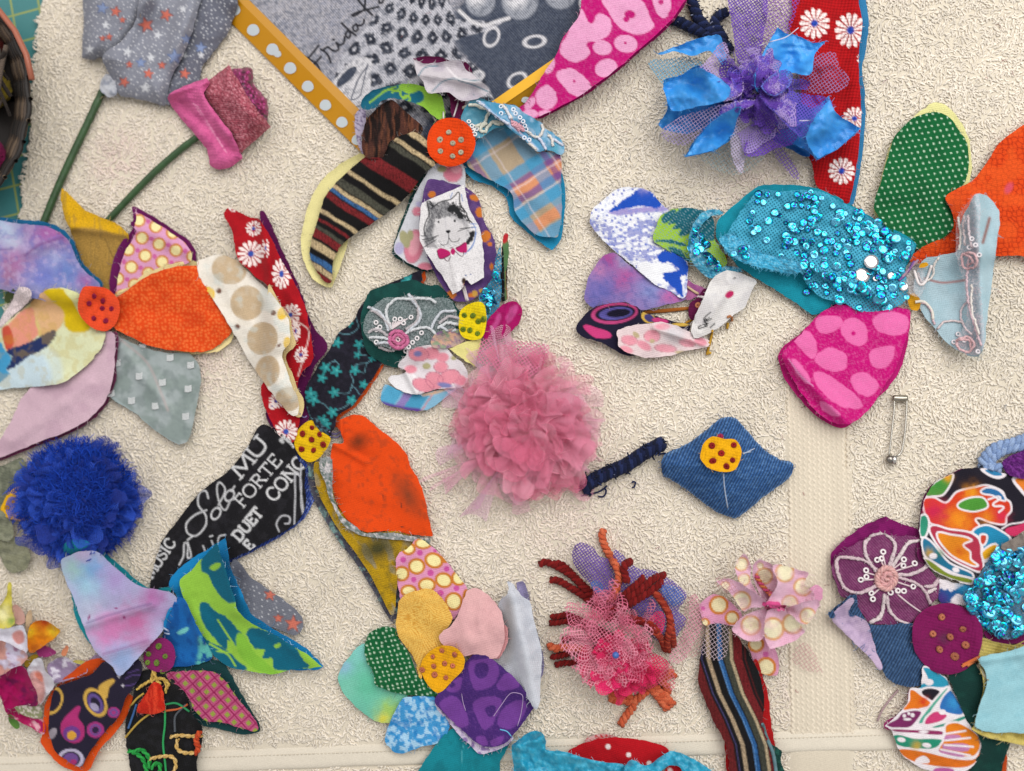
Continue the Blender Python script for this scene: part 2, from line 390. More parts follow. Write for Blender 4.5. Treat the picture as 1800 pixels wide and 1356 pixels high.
def sheet(name, crop, outline, base, ops=(), rel=(), mat='cotton', step=None, thick=1.5, gap=0.8, stiff=9, fray=1.3, parent=None,
          label=None, edgec=None, jag=1.9, put=True, flat=None, wrk=2.3, kind=None, n=6, smooth=True, frayc=None, lifta=1.0):
    NSEED[0] += 1; seed = NSEED[0]
    O = spline(crop(outline), True, n) if smooth else np.array(crop([p[:2] for p in outline]))
    if jag:
        L = np.cumsum(np.linalg.norm(O - np.roll(O, 1, 0), axis=1)); nrm = np.roll(O, -1, 0) - np.roll(O, 1, 0)
        nrm = np.stack([nrm[:, 1], -nrm[:, 0]], 1) / (np.linalg.norm(nrm, axis=1)[:, None] + 1e-9)
        O = O + nrm * (jag * (vn(L / 9, L * 0, seed) - .5 + .6 * (vn(L / 3.1, L * 0, seed + 1) - .5)))[:, None]
    st = step or (2.3 if len(ops) else 3.2)
    lo = O.min(0); hi = O.max(0)
    gx = np.arange(lo[0] - st, hi[0] + 2 * st, st); gy = np.arange(lo[1] - st, hi[1] + 2 * st, st)
    X, Y = np.meshgrid(gx, gy); ny, nx = X.shape
    cx = X[:-1, :-1] + st / 2; cy = Y[:-1, :-1] + st / 2
    keep = inside(cx.ravel(), cy.ravel(), O).reshape(cx.shape)
    ids = np.arange(nx * ny).reshape(ny, nx)
    Q = np.stack([ids[:-1, :-1], ids[1:, :-1], ids[1:, 1:], ids[:-1, 1:]], -1)[keep]
    used = np.unique(Q); remap = -np.ones(nx * ny, int); remap[used] = np.arange(len(used)); Q = remap[Q]
    x = X.ravel()[used].copy(); y = Y.ravel()[used].copy()
    E = np.concatenate([Q[:, [0, 1]], Q[:, [1, 2]], Q[:, [2, 3]], Q[:, [3, 0]]])
    Es = np.sort(E, 1); key = Es[:, 0] * (len(used) + 1) + Es[:, 1]
    _, first, cnt = np.unique(key, return_index=True, return_counts=True)
    BE = E[first[cnt == 1]]; bv = np.unique(BE)
    _, qx, qy = seg_dist(x[bv], y[bv], O, True, True); x[bv] = qx; y[bv] = qy
    # --- drape over what is below
    mg = 12
    i0 = max(0, int((lo[0] - HX0) / HS) - mg); i1 = min(HNX, int((hi[0] - HX0) / HS) + mg); j0 = max(0, int((lo[1] - HY0) / HS) - mg); j1 = min(HNY, int((hi[1] - HY0) / HS) + mg)
    gxs = HGX[j0:j1, i0:i1]; gys = HGY[j0:j1, i0:i1]; ins = inside(gxs.ravel(), gys.ravel(), O).reshape(gxs.shape)
    sub = HM[j0:j1, i0:i1]
    if flat is not None: B = np.full_like(sub, flat); raw = np.full_like(sub, -99.)
    else:
        lowv = sub[ins].min() if ins.any() else 6.0
        Mx = np.where(ins, sub, lowv)
        for _ in range(max(1, int(stiff / HS / 2))):
            P_ = np.pad(Mx, 1, mode='edge'); Mx = np.maximum.reduce([P_[1:-1, 1:-1], P_[:-2, 1:-1], P_[2:, 1:-1], P_[1:-1, :-2], P_[1:-1, 2:]])
        r = max(1, int(stiff / HS)); w = boxblur(boxblur(ins.astype(float), r), r)
        B = boxblur(boxblur(np.where(ins, Mx, 0.0), r), r) / np.maximum(w, 1e-4); B = np.where(w > 1e-3, B, lowv); raw = sub
    full = np.zeros_like(HM); full[j0:j1, i0:i1] = B; fraw = np.full_like(HM, -99.); fraw[j0:j1, i0:i1] = np.where(ins, raw, -99.)
    def zf(a, b):
        u, v = crop.inv(a, b); d = seg_dist(a, b, O, True); h = np.zeros_like(a)
        for f in rel: h = h + f(u, v, d, crop.k)
        if wrk: h = h + wrk * 5.5 * np.clip(fbm(a / 75, b / 75, seed + 9, 2) - .30, 0, 1) + 7 * lifta * np.clip(vn(a / 55, b / 55, seed + 3) - .45, 0, 1) * np.exp(-d / 13) + wrk * fbm(a / 34, b / 34, seed) + .35 * wrk * fbm(a / 9, b / 9, seed + 5, 2)
        return np.maximum(hs(a, b, full) + h, hs(a, b, fraw)) + gap + thick
    z = zf(x, y)
    if put and ins.any():
        HM[j0:j1, i0:i1][ins] = np.maximum(sub[ins], zf(gxs[ins], gys[ins]))
    u, v = crop.inv(x, y); c = np.tile(lin(base), (len(x), 1))
    for f in ops: c = f(u, v, c)
    mb = MB(); mb.add(W(x, y, z), Q, None, c, net=np.stack([x, y, z], 1))
    # --- cut edge
    ec = c[bv] * .85 + .06 if edgec is None else np.tile(lin(edgec), (len(bv), 1))
    nb = len(bv); loc = -np.ones(len(x), int); loc[bv] = np.arange(nb)
    top = W(x[bv], y[bv], z[bv]); bot = W(x[bv], y[bv], z[bv] - thick)
    mb.add(np.concatenate([top, bot]), np.stack([loc[BE[:, 0]], loc[BE[:, 0]] + nb, loc[BE[:, 1]] + nb, loc[BE[:, 1]]], 1), None, np.concatenate([ec, ec]))
    # --- loose threads
    nf = int(fray * nb * st / 14)
    for _ in range(nf):
        i = random.randrange(nb); j = bv[i]; a = random.uniform(0, 6.28); l = random.uniform(1.5, 5) * (1.8 if random.random() < .15 else 1)
        px = x[j]; py = y[j]; tx = px + l * math.cos(a); ty = py + l * math.sin(a); b = a + random.uniform(-1, 1)
        sx = tx + .6 * l * math.cos(b); sy = ty + .6 * l * math.sin(b); z0 = z[j] - .3
        zz = np.array([z0, max(z0 - .5, 0), max(z0 - 1.2, 0)])
        P = W(np.array([px, tx, sx]), np.array([py, ty, sy]), zz)
        mb.tube(P, [.42, .36, .25], 3, (ec[i] * .8 + .1) if frayc is None else lin(frayc))
    return mb.build(name, mat, parent, label, kind=kind)
# ------------------------------------------------------------------ materials
MAT = {}
def nm(name):
    mt = bpy.data.materials.new(name); mt.use_nodes = True; nt = mt.node_tree; b = nt.nodes['Principled BSDF']; MAT[name] = mt
    return nt, b
def N(nt, t, **kw):
    n = nt.nodes.new(t)
    for k, v in kw.items(): setattr(n, k, v)
    return n
def colattr(nt): a = N(nt, 'ShaderNodeAttribute'); a.attribute_name = 'Col'; return a
def fine_noise(nt, coord, scale, amount, colsock):
    """cloth fibre: slight light and dark speckle multiplied on the print"""
    n = N(nt, 'ShaderNodeTexNoise'); n.inputs['Scale'].default_value = scale; n.inputs['Detail'].default_value = 3; nt.links.new(coord, n.inputs['Vector'])
    r = N(nt, 'ShaderNodeMapRange'); r.inputs[1].default_value = .25; r.inputs[2].default_value = .75; r.inputs[3].default_value = 1 - amount; r.inputs[4].default_value = 1 + amount
    nt.links.new(n.outputs['Fac'], r.inputs[0])
    mx = N(nt, 'ShaderNodeVectorMath', operation='SCALE'); nt.links.new(colsock, mx.inputs[0]); nt.links.new(r.outputs[0], mx.inputs['Scale'])
    return mx.outputs[0], n.outputs['Fac']
def cloth(name, period=3.0, bumpd=.5, rough=.9, sheen=.03, speck=.10, rib=None, spec=.2, ribamt=.0, metallic=0):
    nt, b = nm(name); a = colattr(nt); tc = N(nt, 'ShaderNodeTexCoord')
    col, nz = fine_noise(nt, tc.outputs['Object'], 1 / (2.2 * S), speck, a.outputs['Color'])
    hsum = nz
    for ang in ((0, 90) if rib is None else (rib,)):
        mp = N(nt, 'ShaderNodeMapping'); mp.inputs['Rotation'].default_value = (0, 0, math.radians(ang + 12 if rib is None else ang)); nt.links.new(tc.outputs['Object'], mp.inputs['Vector'])
        w = N(nt, 'ShaderNodeTexWave'); w.inputs['Scale'].default_value = 2 * math.pi / (20 * period * S); w.inputs['Distortion'].default_value = 1.0; w.inputs['Detail Scale'].default_value = 2
        nt.links.new(mp.outputs[0], w.inputs['Vector'])
        ad = N(nt, 'ShaderNodeMath', operation='ADD'); nt.links.new(hsum, ad.inputs[0]); nt.links.new(w.outputs['Fac'], ad.inputs[1]); hsum = ad.outputs[0]
        if ribamt:
            r = N(nt, 'ShaderNodeMapRange'); r.inputs[3].default_value = 1 - ribamt; r.inputs[4].default_value = 1 + ribamt; nt.links.new(w.outputs['Fac'], r.inputs[0])
            mx = N(nt, 'ShaderNodeVectorMath', operation='SCALE'); nt.links.new(col, mx.inputs[0]); nt.links.new(r.outputs[0], mx.inputs['Scale']); col = mx.outputs[0]
    bp = N(nt, 'ShaderNodeBump'); bp.inputs['Strength'].default_value = bumpd; bp.inputs['Distance'].default_value = 0.5 * S
    nt.links.new(hsum, bp.inputs['Height']); nt.links.new(bp.outputs[0], b.inputs['Normal'])
    nt.links.new(col, b.inputs['Base Color']); b.inputs['Roughness'].default_value = rough
    b.inputs['Sheen Weight'].default_value = sheen; b.inputs['Specular IOR Level'].default_value = spec; b.inputs['Metallic'].default_value = metallic
    return MAT[name]
cloth('cotton'); cloth('felt', period=5, bumpd=.7, speck=.2, sheen=.06); cloth('denim', period=4.6, rib=28, ribamt=.42, speck=.3, bumpd=1.0)
cloth('twill', period=3.6, rib=-40, ribamt=.22, speck=.2, bumpd=.8); cloth('knit', period=6, rib=0, ribamt=.05, speck=.45, bumpd=1.0, sheen=.04)
cloth('basket_weave', period=5.2, ribamt=.10, bumpd=1.0); cloth('satin', period=2.4, rough=.38, sheen=.03, speck=.06, spec=.5, bumpd=.25)
cloth('yarn', period=2.6, bumpd=.9, speck=.3, sheen=.05, rib=35); cloth('velvet', period=3, speck=.35, sheen=.08, bumpd=.8)
cloth('terry', period=3, speck=.08, bumpd=.2, sheen=.05); cloth('thread', speck=.1, bumpd=.2, period=2)
cloth('plush', speck=.3, sheen=.06, bumpd=.9, period=4)
def plain(name, rough=.5, metal=0, spec=.5, coat=0):
    nt, b = nm(name); a = colattr(nt); nt.links.new(a.outputs['Color'], b.inputs['Base Color'])
    b.inputs['Roughness'].default_value = rough; b.inputs['Metallic'].default_value = metal; b.inputs['Specular IOR Level'].default_value = spec; b.inputs['Coat Weight'].default_value = coat
plain('paint', .45); plain('gloss', .3, spec=.5); plain('steel', .22, 1.0); plain('wicker', .6)
def sheer(name, alpha, rough=.5, speckscale=2.6):
    """organza: fine threads with gaps"""
    nt, b = nm(name); a = colattr(nt); tc = N(nt, 'ShaderNodeTexCoord')
    col, nz = fine_noise(nt, tc.outputs['Object'], 1 / (speckscale * S), .2, a.outputs['Color'])
    nt.links.new(col, b.inputs['Base Color']); b.inputs['Roughness'].default_value = rough
    r = N(nt, 'ShaderNodeMapRange'); r.inputs[1].default_value = .35; r.inputs[2].default_value = .65; r.inputs[3].default_value = max(0, alpha - .15); r.inputs[4].default_value = min(1, alpha + .15)
    nt.links.new(nz, r.inputs[0]); nt.links.new(r.outputs[0], b.inputs['Alpha'])
sheer('veil', .22); sheer('organza', .32); sheer('organza_dense', .6); sheer('film', .18)
def net(name, cell, wire, fill=0.0, rough=.8):
    """tulle: an open diamond net, pattern in the sheet's own coordinates"""
    nt, b = nm(name); a = colattr(nt); na = N(nt, 'ShaderNodeAttribute'); na.attribute_name = 'net'
    mp = N(nt, 'ShaderNodeMapping'); mp.inputs['Rotation'].default_value = (0, 0, .6); nt.links.new(na.outputs['Vector'], mp.inputs['Vector'])
    v = N(nt, 'ShaderNodeTexVoronoi', feature='DISTANCE_TO_EDGE', voronoi_dimensions='2D'); v.inputs['Scale'].default_value = 1 / cell; v.inputs['Randomness'].default_value = .12
    nt.links.new(mp.outputs[0], v.inputs['Vector'])
    r = N(nt, 'ShaderNodeMapRange'); r.inputs[1].default_value = wire; r.inputs[2].default_value = wire * 1.5; r.inputs[3].default_value = 1.0; r.inputs[4].default_value = fill
    nt.links.new(v.outputs['Distance'], r.inputs[0]); nt.links.new(r.outputs[0], b.inputs['Alpha'])
    nt.links.new(a.outputs['Color'], b.inputs['Base Color']); b.inputs['Roughness'].default_value = rough; b.inputs['Sheen Weight'].default_value = .05
net('tulle_open', 5.4, .085, .03); net('tulle_open_dense', 4.6, .13, .20); net('tulle_wisp', 6.0, .042, .0); net('tulle_froth', 2.6, .13, .10); net('tulle_haze', 2.0, .07, .02); net('tulle', 3.4, .11, .04); net('tulle_dense', 3.0, .17, .14); net('tulle_soft', 2.4, .10, .03); net('mesh_cloth', 5.0, .19, .30)
def sequin_mat(name, dark, light, glit=True):
    nt, b = nm(name); oi = N(nt, 'ShaderNodeObjectInfo'); tc = N(nt, 'ShaderNodeTexCoord')
    cr = N(nt, 'ShaderNodeValToRGB'); e = cr.color_ramp.elements; e[0].color = (*lin(dark), 1); e[1].color = (*lin(light), 1)
    nt.links.new(oi.outputs['Random'], cr.inputs['Fac'])
    b.inputs['Metallic'].default_value = .85; b.inputs['Roughness'].default_value = .12
    if glit:  # holographic reflections painted in as fixed bright colour cells
        v = N(nt, 'ShaderNodeTexVoronoi', voronoi_dimensions='2D'); v.inputs['Scale'].default_value = 3.2; nt.links.new(tc.outputs['Object'], v.inputs['Vector'])
        hs_ = N(nt, 'ShaderNodeHueSaturation'); hs_.inputs['Saturation'].default_value = 1.25; hs_.inputs['Value'].default_value = 2.4; nt.links.new(cr.outputs['Color'], hs_.inputs['Color'])
        sep = N(nt, 'ShaderNodeSeparateColor'); nt.links.new(v.outputs['Color'], sep.inputs[0])
        mh = N(nt, 'ShaderNodeMapRange'); mh.inputs[3].default_value = .36; mh.inputs[4].default_value = .62; nt.links.new(sep.outputs[0], mh.inputs[0]); nt.links.new(mh.outputs[0], hs_.inputs['Hue'])
        gt = N(nt, 'ShaderNodeMath', operation='GREATER_THAN'); nt.links.new(sep.outputs[1], gt.inputs[0])
        th = N(nt, 'ShaderNodeMapRange'); th.inputs[3].default_value = .42; th.inputs[4].default_value = 1.0; nt.links.new(oi.outputs['Random'], th.inputs[0]); nt.links.new(th.outputs[0], gt.inputs[1])
        mx = N(nt, 'ShaderNodeMix', data_type='RGBA'); nt.links.new(gt.outputs[0], mx.inputs['Factor']); nt.links.new(cr.outputs['Color'], mx.inputs['A']); nt.links.new(hs_.outputs['Color'], mx.inputs['B'])
        nt.links.new(mx.outputs['Result'], b.inputs['Base Color'])
        bp = N(nt, 'ShaderNodeBump'); bp.inputs['Strength'].default_value = .25; bp.inputs['Distance'].default_value = .3; nt.links.new(sep.outputs[2], bp.inputs['Height']); nt.links.new(bp.outputs[0], b.inputs['Normal'])
    else: nt.links.new(cr.outputs['Color'], b.inputs['Base Color'])
sequin_mat('sequin_teal', '#0b466a', '#6cc8f0'); sequin_mat('sequin_glint', '#e8e6ea', '#fbf8fb', False)
# ------------------------------------------------------------------ small shared pieces
def lathe(prof, n, arc=None):
    V = []; Q = []; T = []
    for r, z in prof:
        for i in range(n): a = 2 * math.pi * i / n; V.append((r * math.cos(a), r * math.sin(a), z))
    for j in range(len(prof) - 1):
        for i in range(n): i2 = (i + 1) % n; Q.append((j * n + i, j * n + i2, (j + 1) * n + i2, (j + 1) * n + i))
    return np.array(V), Q
def torus(R, r, n, mseg):
    V = []; Q = []
    for i in range(n):
        a = 2 * math.pi * i / n
        for j in range(mseg):
            b = 2 * math.pi * j / mseg; V.append(((R + r * math.cos(b)) * math.cos(a), (R + r * math.cos(b)) * math.sin(a), r * math.sin(b)))
    for i in range(n):
        for j in range(mseg): i2 = (i + 1) % n; j2 = (j + 1) % mseg; Q.append((i * mseg + j, i2 * mseg + j, i2 * mseg + j2, i * mseg + j2))
    return np.array(V), Q
PIECE = {}
def piece_mesh(key, V, Q, mat, col):
    k = (key, mat, col)
    if k not in PIECE:
        mb = MB(); mb.add(V, Q, None, lin(col)); o = mb.build(key, mat, recenter=False); PIECE[k] = o.data; bpy.data.objects.remove(o)
    return PIECE[k]
SEQV = lathe([(.01, -.05), (.5, -.03), (1.0, .06), (1.0, .01)], 11)
RINGV = torus(.66, .30, 10, 5)
KNOTV = torus(.55, .48, 9, 6)
BEADV = lathe([(.01, 1), (.6, .8), (1, 0.2), (.9, -.3), (.3, -.5)], 8)
def put_piece(name, key, VQ, mat, col, x, y, r, parent, dz=0.6, rx=0, ry=0, rz=0):
    z = float(hs(x, y)) + dz; p = W(x, y, z)
    o = bpy.data.objects.new(name, piece_mesh(key, VQ[0], VQ[1], mat, col)); COL.objects.link(o)
    o.location = p; o.scale = (r * S,) * 3; o.rotation_euler = (rx, ry, rz); WL[o.name] = tuple(p); setparent(o, parent); return o
def knots(crop, pts, col, r, parent):
    for q in pts:
        x, y = crop([q])[0][:2]
        put_piece('knot', 'knot', KNOTV, 'yarn', col, x + random.uniform(-.5, .5), y + random.uniform(-.5, .5), r * random.uniform(.85, 1.15), parent, r * .35,
                  random.uniform(-.5, .5), random.uniform(-.5, .5), random.uniform(0, 6))
def sequins(crop, pts, parent, r=8, col='#2f9fc8', mat='sequin_teal', tiltmax=.5, name='sequin'):
    for q in pts:
        x, y = crop([q])[0][:2]; rr = (q[2] if len(q) > 2 else r) * random.uniform(.85, 1.1)
        put_piece(name, 'sequin', SEQV, mat, col, x, y, rr, parent, rr * .35 + .8, random.gauss(0, tiltmax), random.gauss(0, tiltmax), random.uniform(0, 6))
def rings(crop, pts, parent, r=4, col='#f1e9ee', name='ring_sequin'):
    for q in pts:
        x, y = crop([q])[0][:2]
        put_piece(name, 'ring', RINGV, 'gloss', col, x, y, r, parent, r * .3, random.uniform(-.2, .2), random.uniform(-.2, .2), 0)
def threads(name, crop, paths, r, col, parent, mat='thread', dz=None, label=None, sides=5, smooth=True, kind=None):
    mb = MB()
    for i, p in enumerate(paths):
        c = col[i % len(col)] if isinstance(col, (list, tuple)) else col
        if name.startswith(('lace_c', 'bead')):
            P = px_path(crop, p, r * .7, smooth, step=2.5); g_ = np.random.default_rng(len(p) * 7 + i)
            P = P + g_.normal(0, .55 * S, P.shape) * np.array([1, 1, .6]); mb.yarn(P, r * .85, [c, (lin(c) ** (1 / 2.2) * .93).clip(0, 1)], r * 3.2, 4, 3)
            for q_ in P[1:-1:2]:
                e_ = q_ + g_.normal(0, r * .9 * S, 3) * np.array([1, 1, .4]); mb.tube(np.array([q_, (q_ + e_) / 2 + g_.normal(0, .3 * S, 3), e_]), .45, 3, lin(c))
            continue
        mb.tube(px_path(crop, p, r * .7 if dz is None else dz, smooth), r, sides, lin(c), True)
    return mb.build(name, mat, parent, label, kind=kind)
def cord(name, crop, paths, r, col, parent, pitch=14, dz=None, label=None, plies=2, absolute=False, mat='yarn'):
    mb = MB()
    for p in paths: mb.yarn(px_path(crop, p, r * .9 if dz is None else dz, absolute=absolute), r, col if isinstance(col, (list, tuple)) else [col], pitch, 5, plies)
    return mb.build(name, mat, parent, label)
def ruffle(mb, cx, cy, ang, spread, r0, r1, z0, z1, amp, waves, cols, rng, nu=9, nv=22, lift=0.0, wob=0.25, ground=True):
    """a gathered fan of net: radius r0..r1 px about (cx, cy), rising from z0 to z1, rippled towards its free edge"""
    u = np.linspace(0, 1, nu)[:, None]; v = np.linspace(-1, 1, nv)[None]
    ph = rng.uniform(0, 6.28); ph2 = rng.uniform(0, 6.28)
    edgev = 1 + wob * np.sin(v * 2.3 + ph) + wob * .6 * np.sin(v * 6.1 + ph2)
    rad = r0 + (r1 - r0) * u * edgev
    th = ang + spread * v * (0.25 + .75 * u ** .7) + .10 * u * np.sin(waves * v + ph)
    z = z0 + (z1 - z0) * u ** 1.2 + lift * np.sin(np.pi * u) + amp * u * np.sin(waves * v * 1.7 + ph2) * (0.6 + .4 * np.sin(v * 4 + ph))
    x = cx + rad * np.cos(th) + .25 * amp * u * np.sin(waves * v + ph); y = cy + rad * np.sin(th) + .25 * amp * u * np.cos(waves * 1.3 * v + ph2)
    if ground: z = np.maximum(z, hs(x, y) + 2.0)
    i = np.arange(nu - 1)[:, None] * nv; j = np.arange(nv - 1)[None]
    q = np.stack([i + j, i + j + 1, i + nv + j + 1, i + nv + j], -1).reshape(-1, 4)
    netc = np.stack([np.broadcast_to(rad, x.shape), np.broadcast_to(v * spread * (r1 + r0) * .9, x.shape) + 0 * x, 0 * x], -1).reshape(-1, 3) + rng.uniform(0, 50)
    c = lin(cols[rng.integers(len(cols))])
    mb.add(W(x, y, z).reshape(-1, 3), q, None, c, net=netc)
    return x, y, z
def froth(name, parent, cx, cy, R, h, n, L, cols, mat, g, z0=8, amp=8, up=8, ex=1.0, base='tulle_dense', edges=False):
    """many small gathered ruffles heaped into a dome"""
    mb = MB(); uu = np.linspace(0, 1, 14)[:, None]; aa = np.linspace(0, 2 * np.pi, 40)[None]; rr = R * .8 * uu * (1 + .10 * np.sin(aa * 7 + uu * 5))
    zz_ = z0 + h * .82 * np.sqrt(1 - .97 * uu ** 2) + 5 * np.sin(aa * 5 + 9 * uu) * uu + 4 * np.sin(aa * 3 - 12 * uu); xx_ = cx + rr * np.cos(aa) * ex; yy_ = cy + rr * np.sin(aa)
    ii = np.arange(13)[:, None] * 40; jj = np.arange(39)[None]; zz_ = np.maximum(zz_, hs(xx_, yy_) + 1.5)
    mb.add(W(xx_, yy_, zz_).reshape(-1, 3), np.stack([ii + jj, ii + jj + 1, ii + 40 + jj + 1, ii + 40 + jj], -1).reshape(-1, 4), None, lin(cols[0]), net=np.stack([xx_, yy_, zz_], -1).reshape(-1, 3)); mb.build(name, base, parent)
    me_ = MB()
    for i in range(n):
        r = R * math.sqrt((i + .5) / n) * .95; a = i * 2.39996 + g.uniform(-.4, .4); zc = z0 + h * math.sqrt(max(0, 1 - (r / R) ** 2))
        x, y = cx + r * .82 * math.cos(a) * ex, cy + r * .82 * math.sin(a); mb = MB()
        ex_, ey_, ez_ = ruffle(mb, x, y, (a + g.uniform(-1.4, 1.4)) if r > .3 * R else g.uniform(0, 6.28), g.uniform(.6, 1.1), 1, L * g.uniform(.65, 1.25), zc - 18, zc + g.uniform(-6, up), amp, g.uniform(3, 7), cols, g, lift=5, wob=.2, nu=8, nv=18); mb.build(name, mat, parent)
        if edges and i % 2 == 0: me_.tube(W(ex_[-1], ey_[-1], ez_[-1] + .2), .42, 3, np.minimum(lin(cols[i % len(cols)]) * 1.15 + .04, .9))
    if edges: me_.build('cut_edge', 'thread', parent, kind='stuff')
# ================================================================== setting: cutting mat and towel
def via(crop, *ops):
    def f(u, v, c):
        a, b = crop.inv(u, v)
        for o in ops: c = o(a, b, c)
        return c
    return f
nt, b = nm('cutting_mat'); tc = N(nt, 'ShaderNodeTexCoord'); v = N(nt, 'ShaderNodeTexVoronoi', feature='DISTANCE_TO_EDGE', voronoi_dimensions='2D')
v.inputs['Randomness'].default_value = 0; v.inputs['Scale'].default_value = 1 / .0165
mp = N(nt, 'ShaderNodeMapping'); mp.inputs['Rotation'].default_value = (0, 0, math.radians(-12)); nt.links.new(tc.outputs['Object'], mp.inputs[0]); nt.links.new(mp.outputs[0], v.inputs['Vector'])
cr = N(nt, 'ShaderNodeValToRGB'); cr.color_ramp.elements[0].color = (*lin('#93a35c'), 1); cr.color_ramp.elements[0].position = .028; cr.color_ramp.elements[1].color = (*lin('#3f8285'), 1); cr.color_ramp.elements[1].position = .045
nt.links.new(v.outputs['Distance'], cr.inputs[0]); nt.links.new(cr.outputs[0], b.inputs['Base Color']); b.inputs['Roughness'].default_value = .55
mb = MB(); q = 1.2
mb.add([(-q, -q, -6 * S), (q, -q, -6 * S), (q, q, -6 * S), (-q, q, -6 * S)], [(0, 1, 2, 3)])
mat_o = mb.build('cutting_mat', 'cutting_mat', smooth=False); tagp(mat_o, 'teal cutting mat with pale green grid lines under the towel', kind='structure')
TEDGE = [(78, -130), (77, -60), (75, 0), (66, 60), (61, 120), (56, 200), (50, 280), (42, 330), (34, 400), (24, 480), (4, 600), (-10, 680), (-30, 800), (-60, 1000), (-80, 1200), (-90, 1480)]
te = np.array(TEDGE)
def tedge(y): return np.interp(y, te[:, 1], te[:, 0]) + 5 * (vn(np.asarray(y) / 14., np.asarray(y) * 0, 3) - .5)
def ndist(x, y):  # folds and unevenness of the towel
    return 4.5 * fbm(x / 170, y / 170, 21, 2)
towel = thing('towel', 900, 678, 'cream terry towel with a woven border spread under all the flowers', 'towel')
HEMY0, HEMY1 = 1288, 1320
def hemline(x): return 1290 + (np.asarray(x, float) - 1500) * -.033
def is_band(x, y):   # flat woven border running down, between two lines
    xl = 1384 + (y - 900) * .012; xr = 1492 + (y - 900) * .015
    return (x > xl) & (x < xr) & (y > 640)
def is_hem(x, y): h = hemline(x); return (y > h - 12) & (y < h + 30)
ins = (HGX > tedge(HGY))
HM[ins] = (5.5 + ndist(HGX, HGY))[ins]
mb = MB(); gx, gy = np.meshgrid(np.arange(0, 2050, 12), np.arange(-130, 1500, 12)); ex = tedge(gy); xx = ex + (gx / 2040.) * (1960 - ex)
zz = ndist(xx, gy) + 1.85 + np.where(is_band(xx, gy), 3.2, 0)
n_y, n_x = xx.shape; idx = np.arange(n_y * n_x).reshape(n_y, n_x)
Q = np.stack([idx[:-1, :-1], idx[1:, :-1], idx[1:, 1:], idx[:-1, 1:]], -1).reshape(-1, 4)
tint = np.where(is_band(xx, gy).ravel()[:, None], lin('#d3c9b7'), lin('#d8cfbe')) * (0.92 + .12 * fbm(xx / 60, gy / 60, 8).ravel()[:, None])
mb.add(W(xx.ravel(), gy.ravel(), zz.ravel()), Q, None, tint)
# rim down to the mat
r = W(xx[:, 0], gy[:, 0], zz[:, 0]); r2 = W(xx[:, 0], gy[:, 0], zz[:, 0] * 0 - 6); k = np.arange(n_y - 1)
mb.add(np.concatenate([r, r2]), np.stack([k, k + 1, k + 1 + n_y, k + n_y], 1), None, lin('#cfc5b2'))
mb.build('ground_weave', 'terry', towel)
# terry loops
def loops(n, seed, x0, x1, y0, y1, keep, length, rad):
    g = np.random.default_rng(seed); x, y = np.meshgrid(np.arange(x0, x1, n), np.arange(y0, y1, n * .9)); x[::2] += n / 2; x = x.ravel(); y = y.ravel()
    x = x + g.normal(0, n * .28, len(x)); y = y + g.normal(0, n * .28, len(y))
    k = keep(x, y); x, y = x[k], y[k]; n = len(x)
    a = 5 * np.pi * fbm(x / 58, y / 58, 33, 2) + g.normal(0, .34, n); L = length * g.uniform(.7, 1.35, n); bend = g.normal(0, .8, n)
    t = np.array([0, .5, 1.0]); hz = np.array([.35, 1.0, .40])
    ang = a[:, None] + bend[:, None] * (t - .3); px = x[:, None] + L[:, None] * t * np.cos(ang); py = y[:, None] + L[:, None] * t * np.sin(ang)
    hgt = g.uniform(2.4, 3.7, n) * (.78 + .4 * fbm(x / 90, y / 90, 61, 2)); z = ndist(px, py) + hz * hgt[:, None]
    P = W(px, py, z)
    T = np.gradient(P, axis=1); T /= np.linalg.norm(T, axis=2)[..., None] + 1e-12
    X = np.cross(T, np.array([0.1, 0.05, 1.0])); X /= np.linalg.norm(X, axis=2)[..., None] + 1e-9; Y = np.cross(X, T)
    rr = rad * g.uniform(.75, 1.25, n)[:, None] * np.array([.8, 1.15, .75])[None] * S
    sd = 3; aa = np.arange(sd) * 2 * np.pi / sd + .4
    V = P[:, :, None] + rr[:, :, None, None] * (np.cos(aa)[None, None, :, None] * X[:, :, None] + np.sin(aa)[None, None, :, None] * Y[:, :, None])
    b0 = (np.arange(n) * 3 * sd)[:, None, None]; i = np.arange(2)[None, :, None] * sd; j = np.arange(sd)[None, None]; j2 = (j + 1) % sd
    Q = np.stack([b0 + i + j, b0 + i + j2, b0 + i + sd + j2, b0 + i + sd + j], -1).reshape(-1, 4)
    # yarn colour, with the faint pink smudges that dye left on the cloth
    c = lin('#ece3d5')[None] * (g.uniform(.80, 1.05, n) * (.92 + .2 * fbm(x / 120, y / 120, 91, 2)))[:, None]
    for (sx, sy, sr, sa) in ((215, 285, 60, .20), (360, 640, 60, .14), (930, 150, 60, .05), (1000, 900, 110, .10), (1320, 330, 70, .14), (700, 880, 90, .08), (1420, 1230, 60, .12)):
        w = sa * np.exp(-((x - sx) ** 2 + (y - sy) ** 2) / sr ** 2) * (.4 + 1.2 * fbm(x / 25, y / 25, 77)); c = c * (1 - w[:, None]) + lin('#d79aa8') * w[:, None]
    w = .5 * np.clip((x * -.5 + y * -.2 + 560) / 700, 0, 1) * 0
    c = np.repeat(c, 3 * sd, 0)
    return V.reshape(-1, 3), Q, c
keep = lambda x, y: (x > tedge(y) - 3) & ~is_band(x, y) & ~is_hem(x, y)
mb = MB(); V, Q, c = loops(5.2, 5, -60, 1870, -70, 1430, keep, 8.6, 1.7); mb.add(V, Q, None, c)
tp = mb.build('terry_pile', 'terry', towel, kind='stuff')
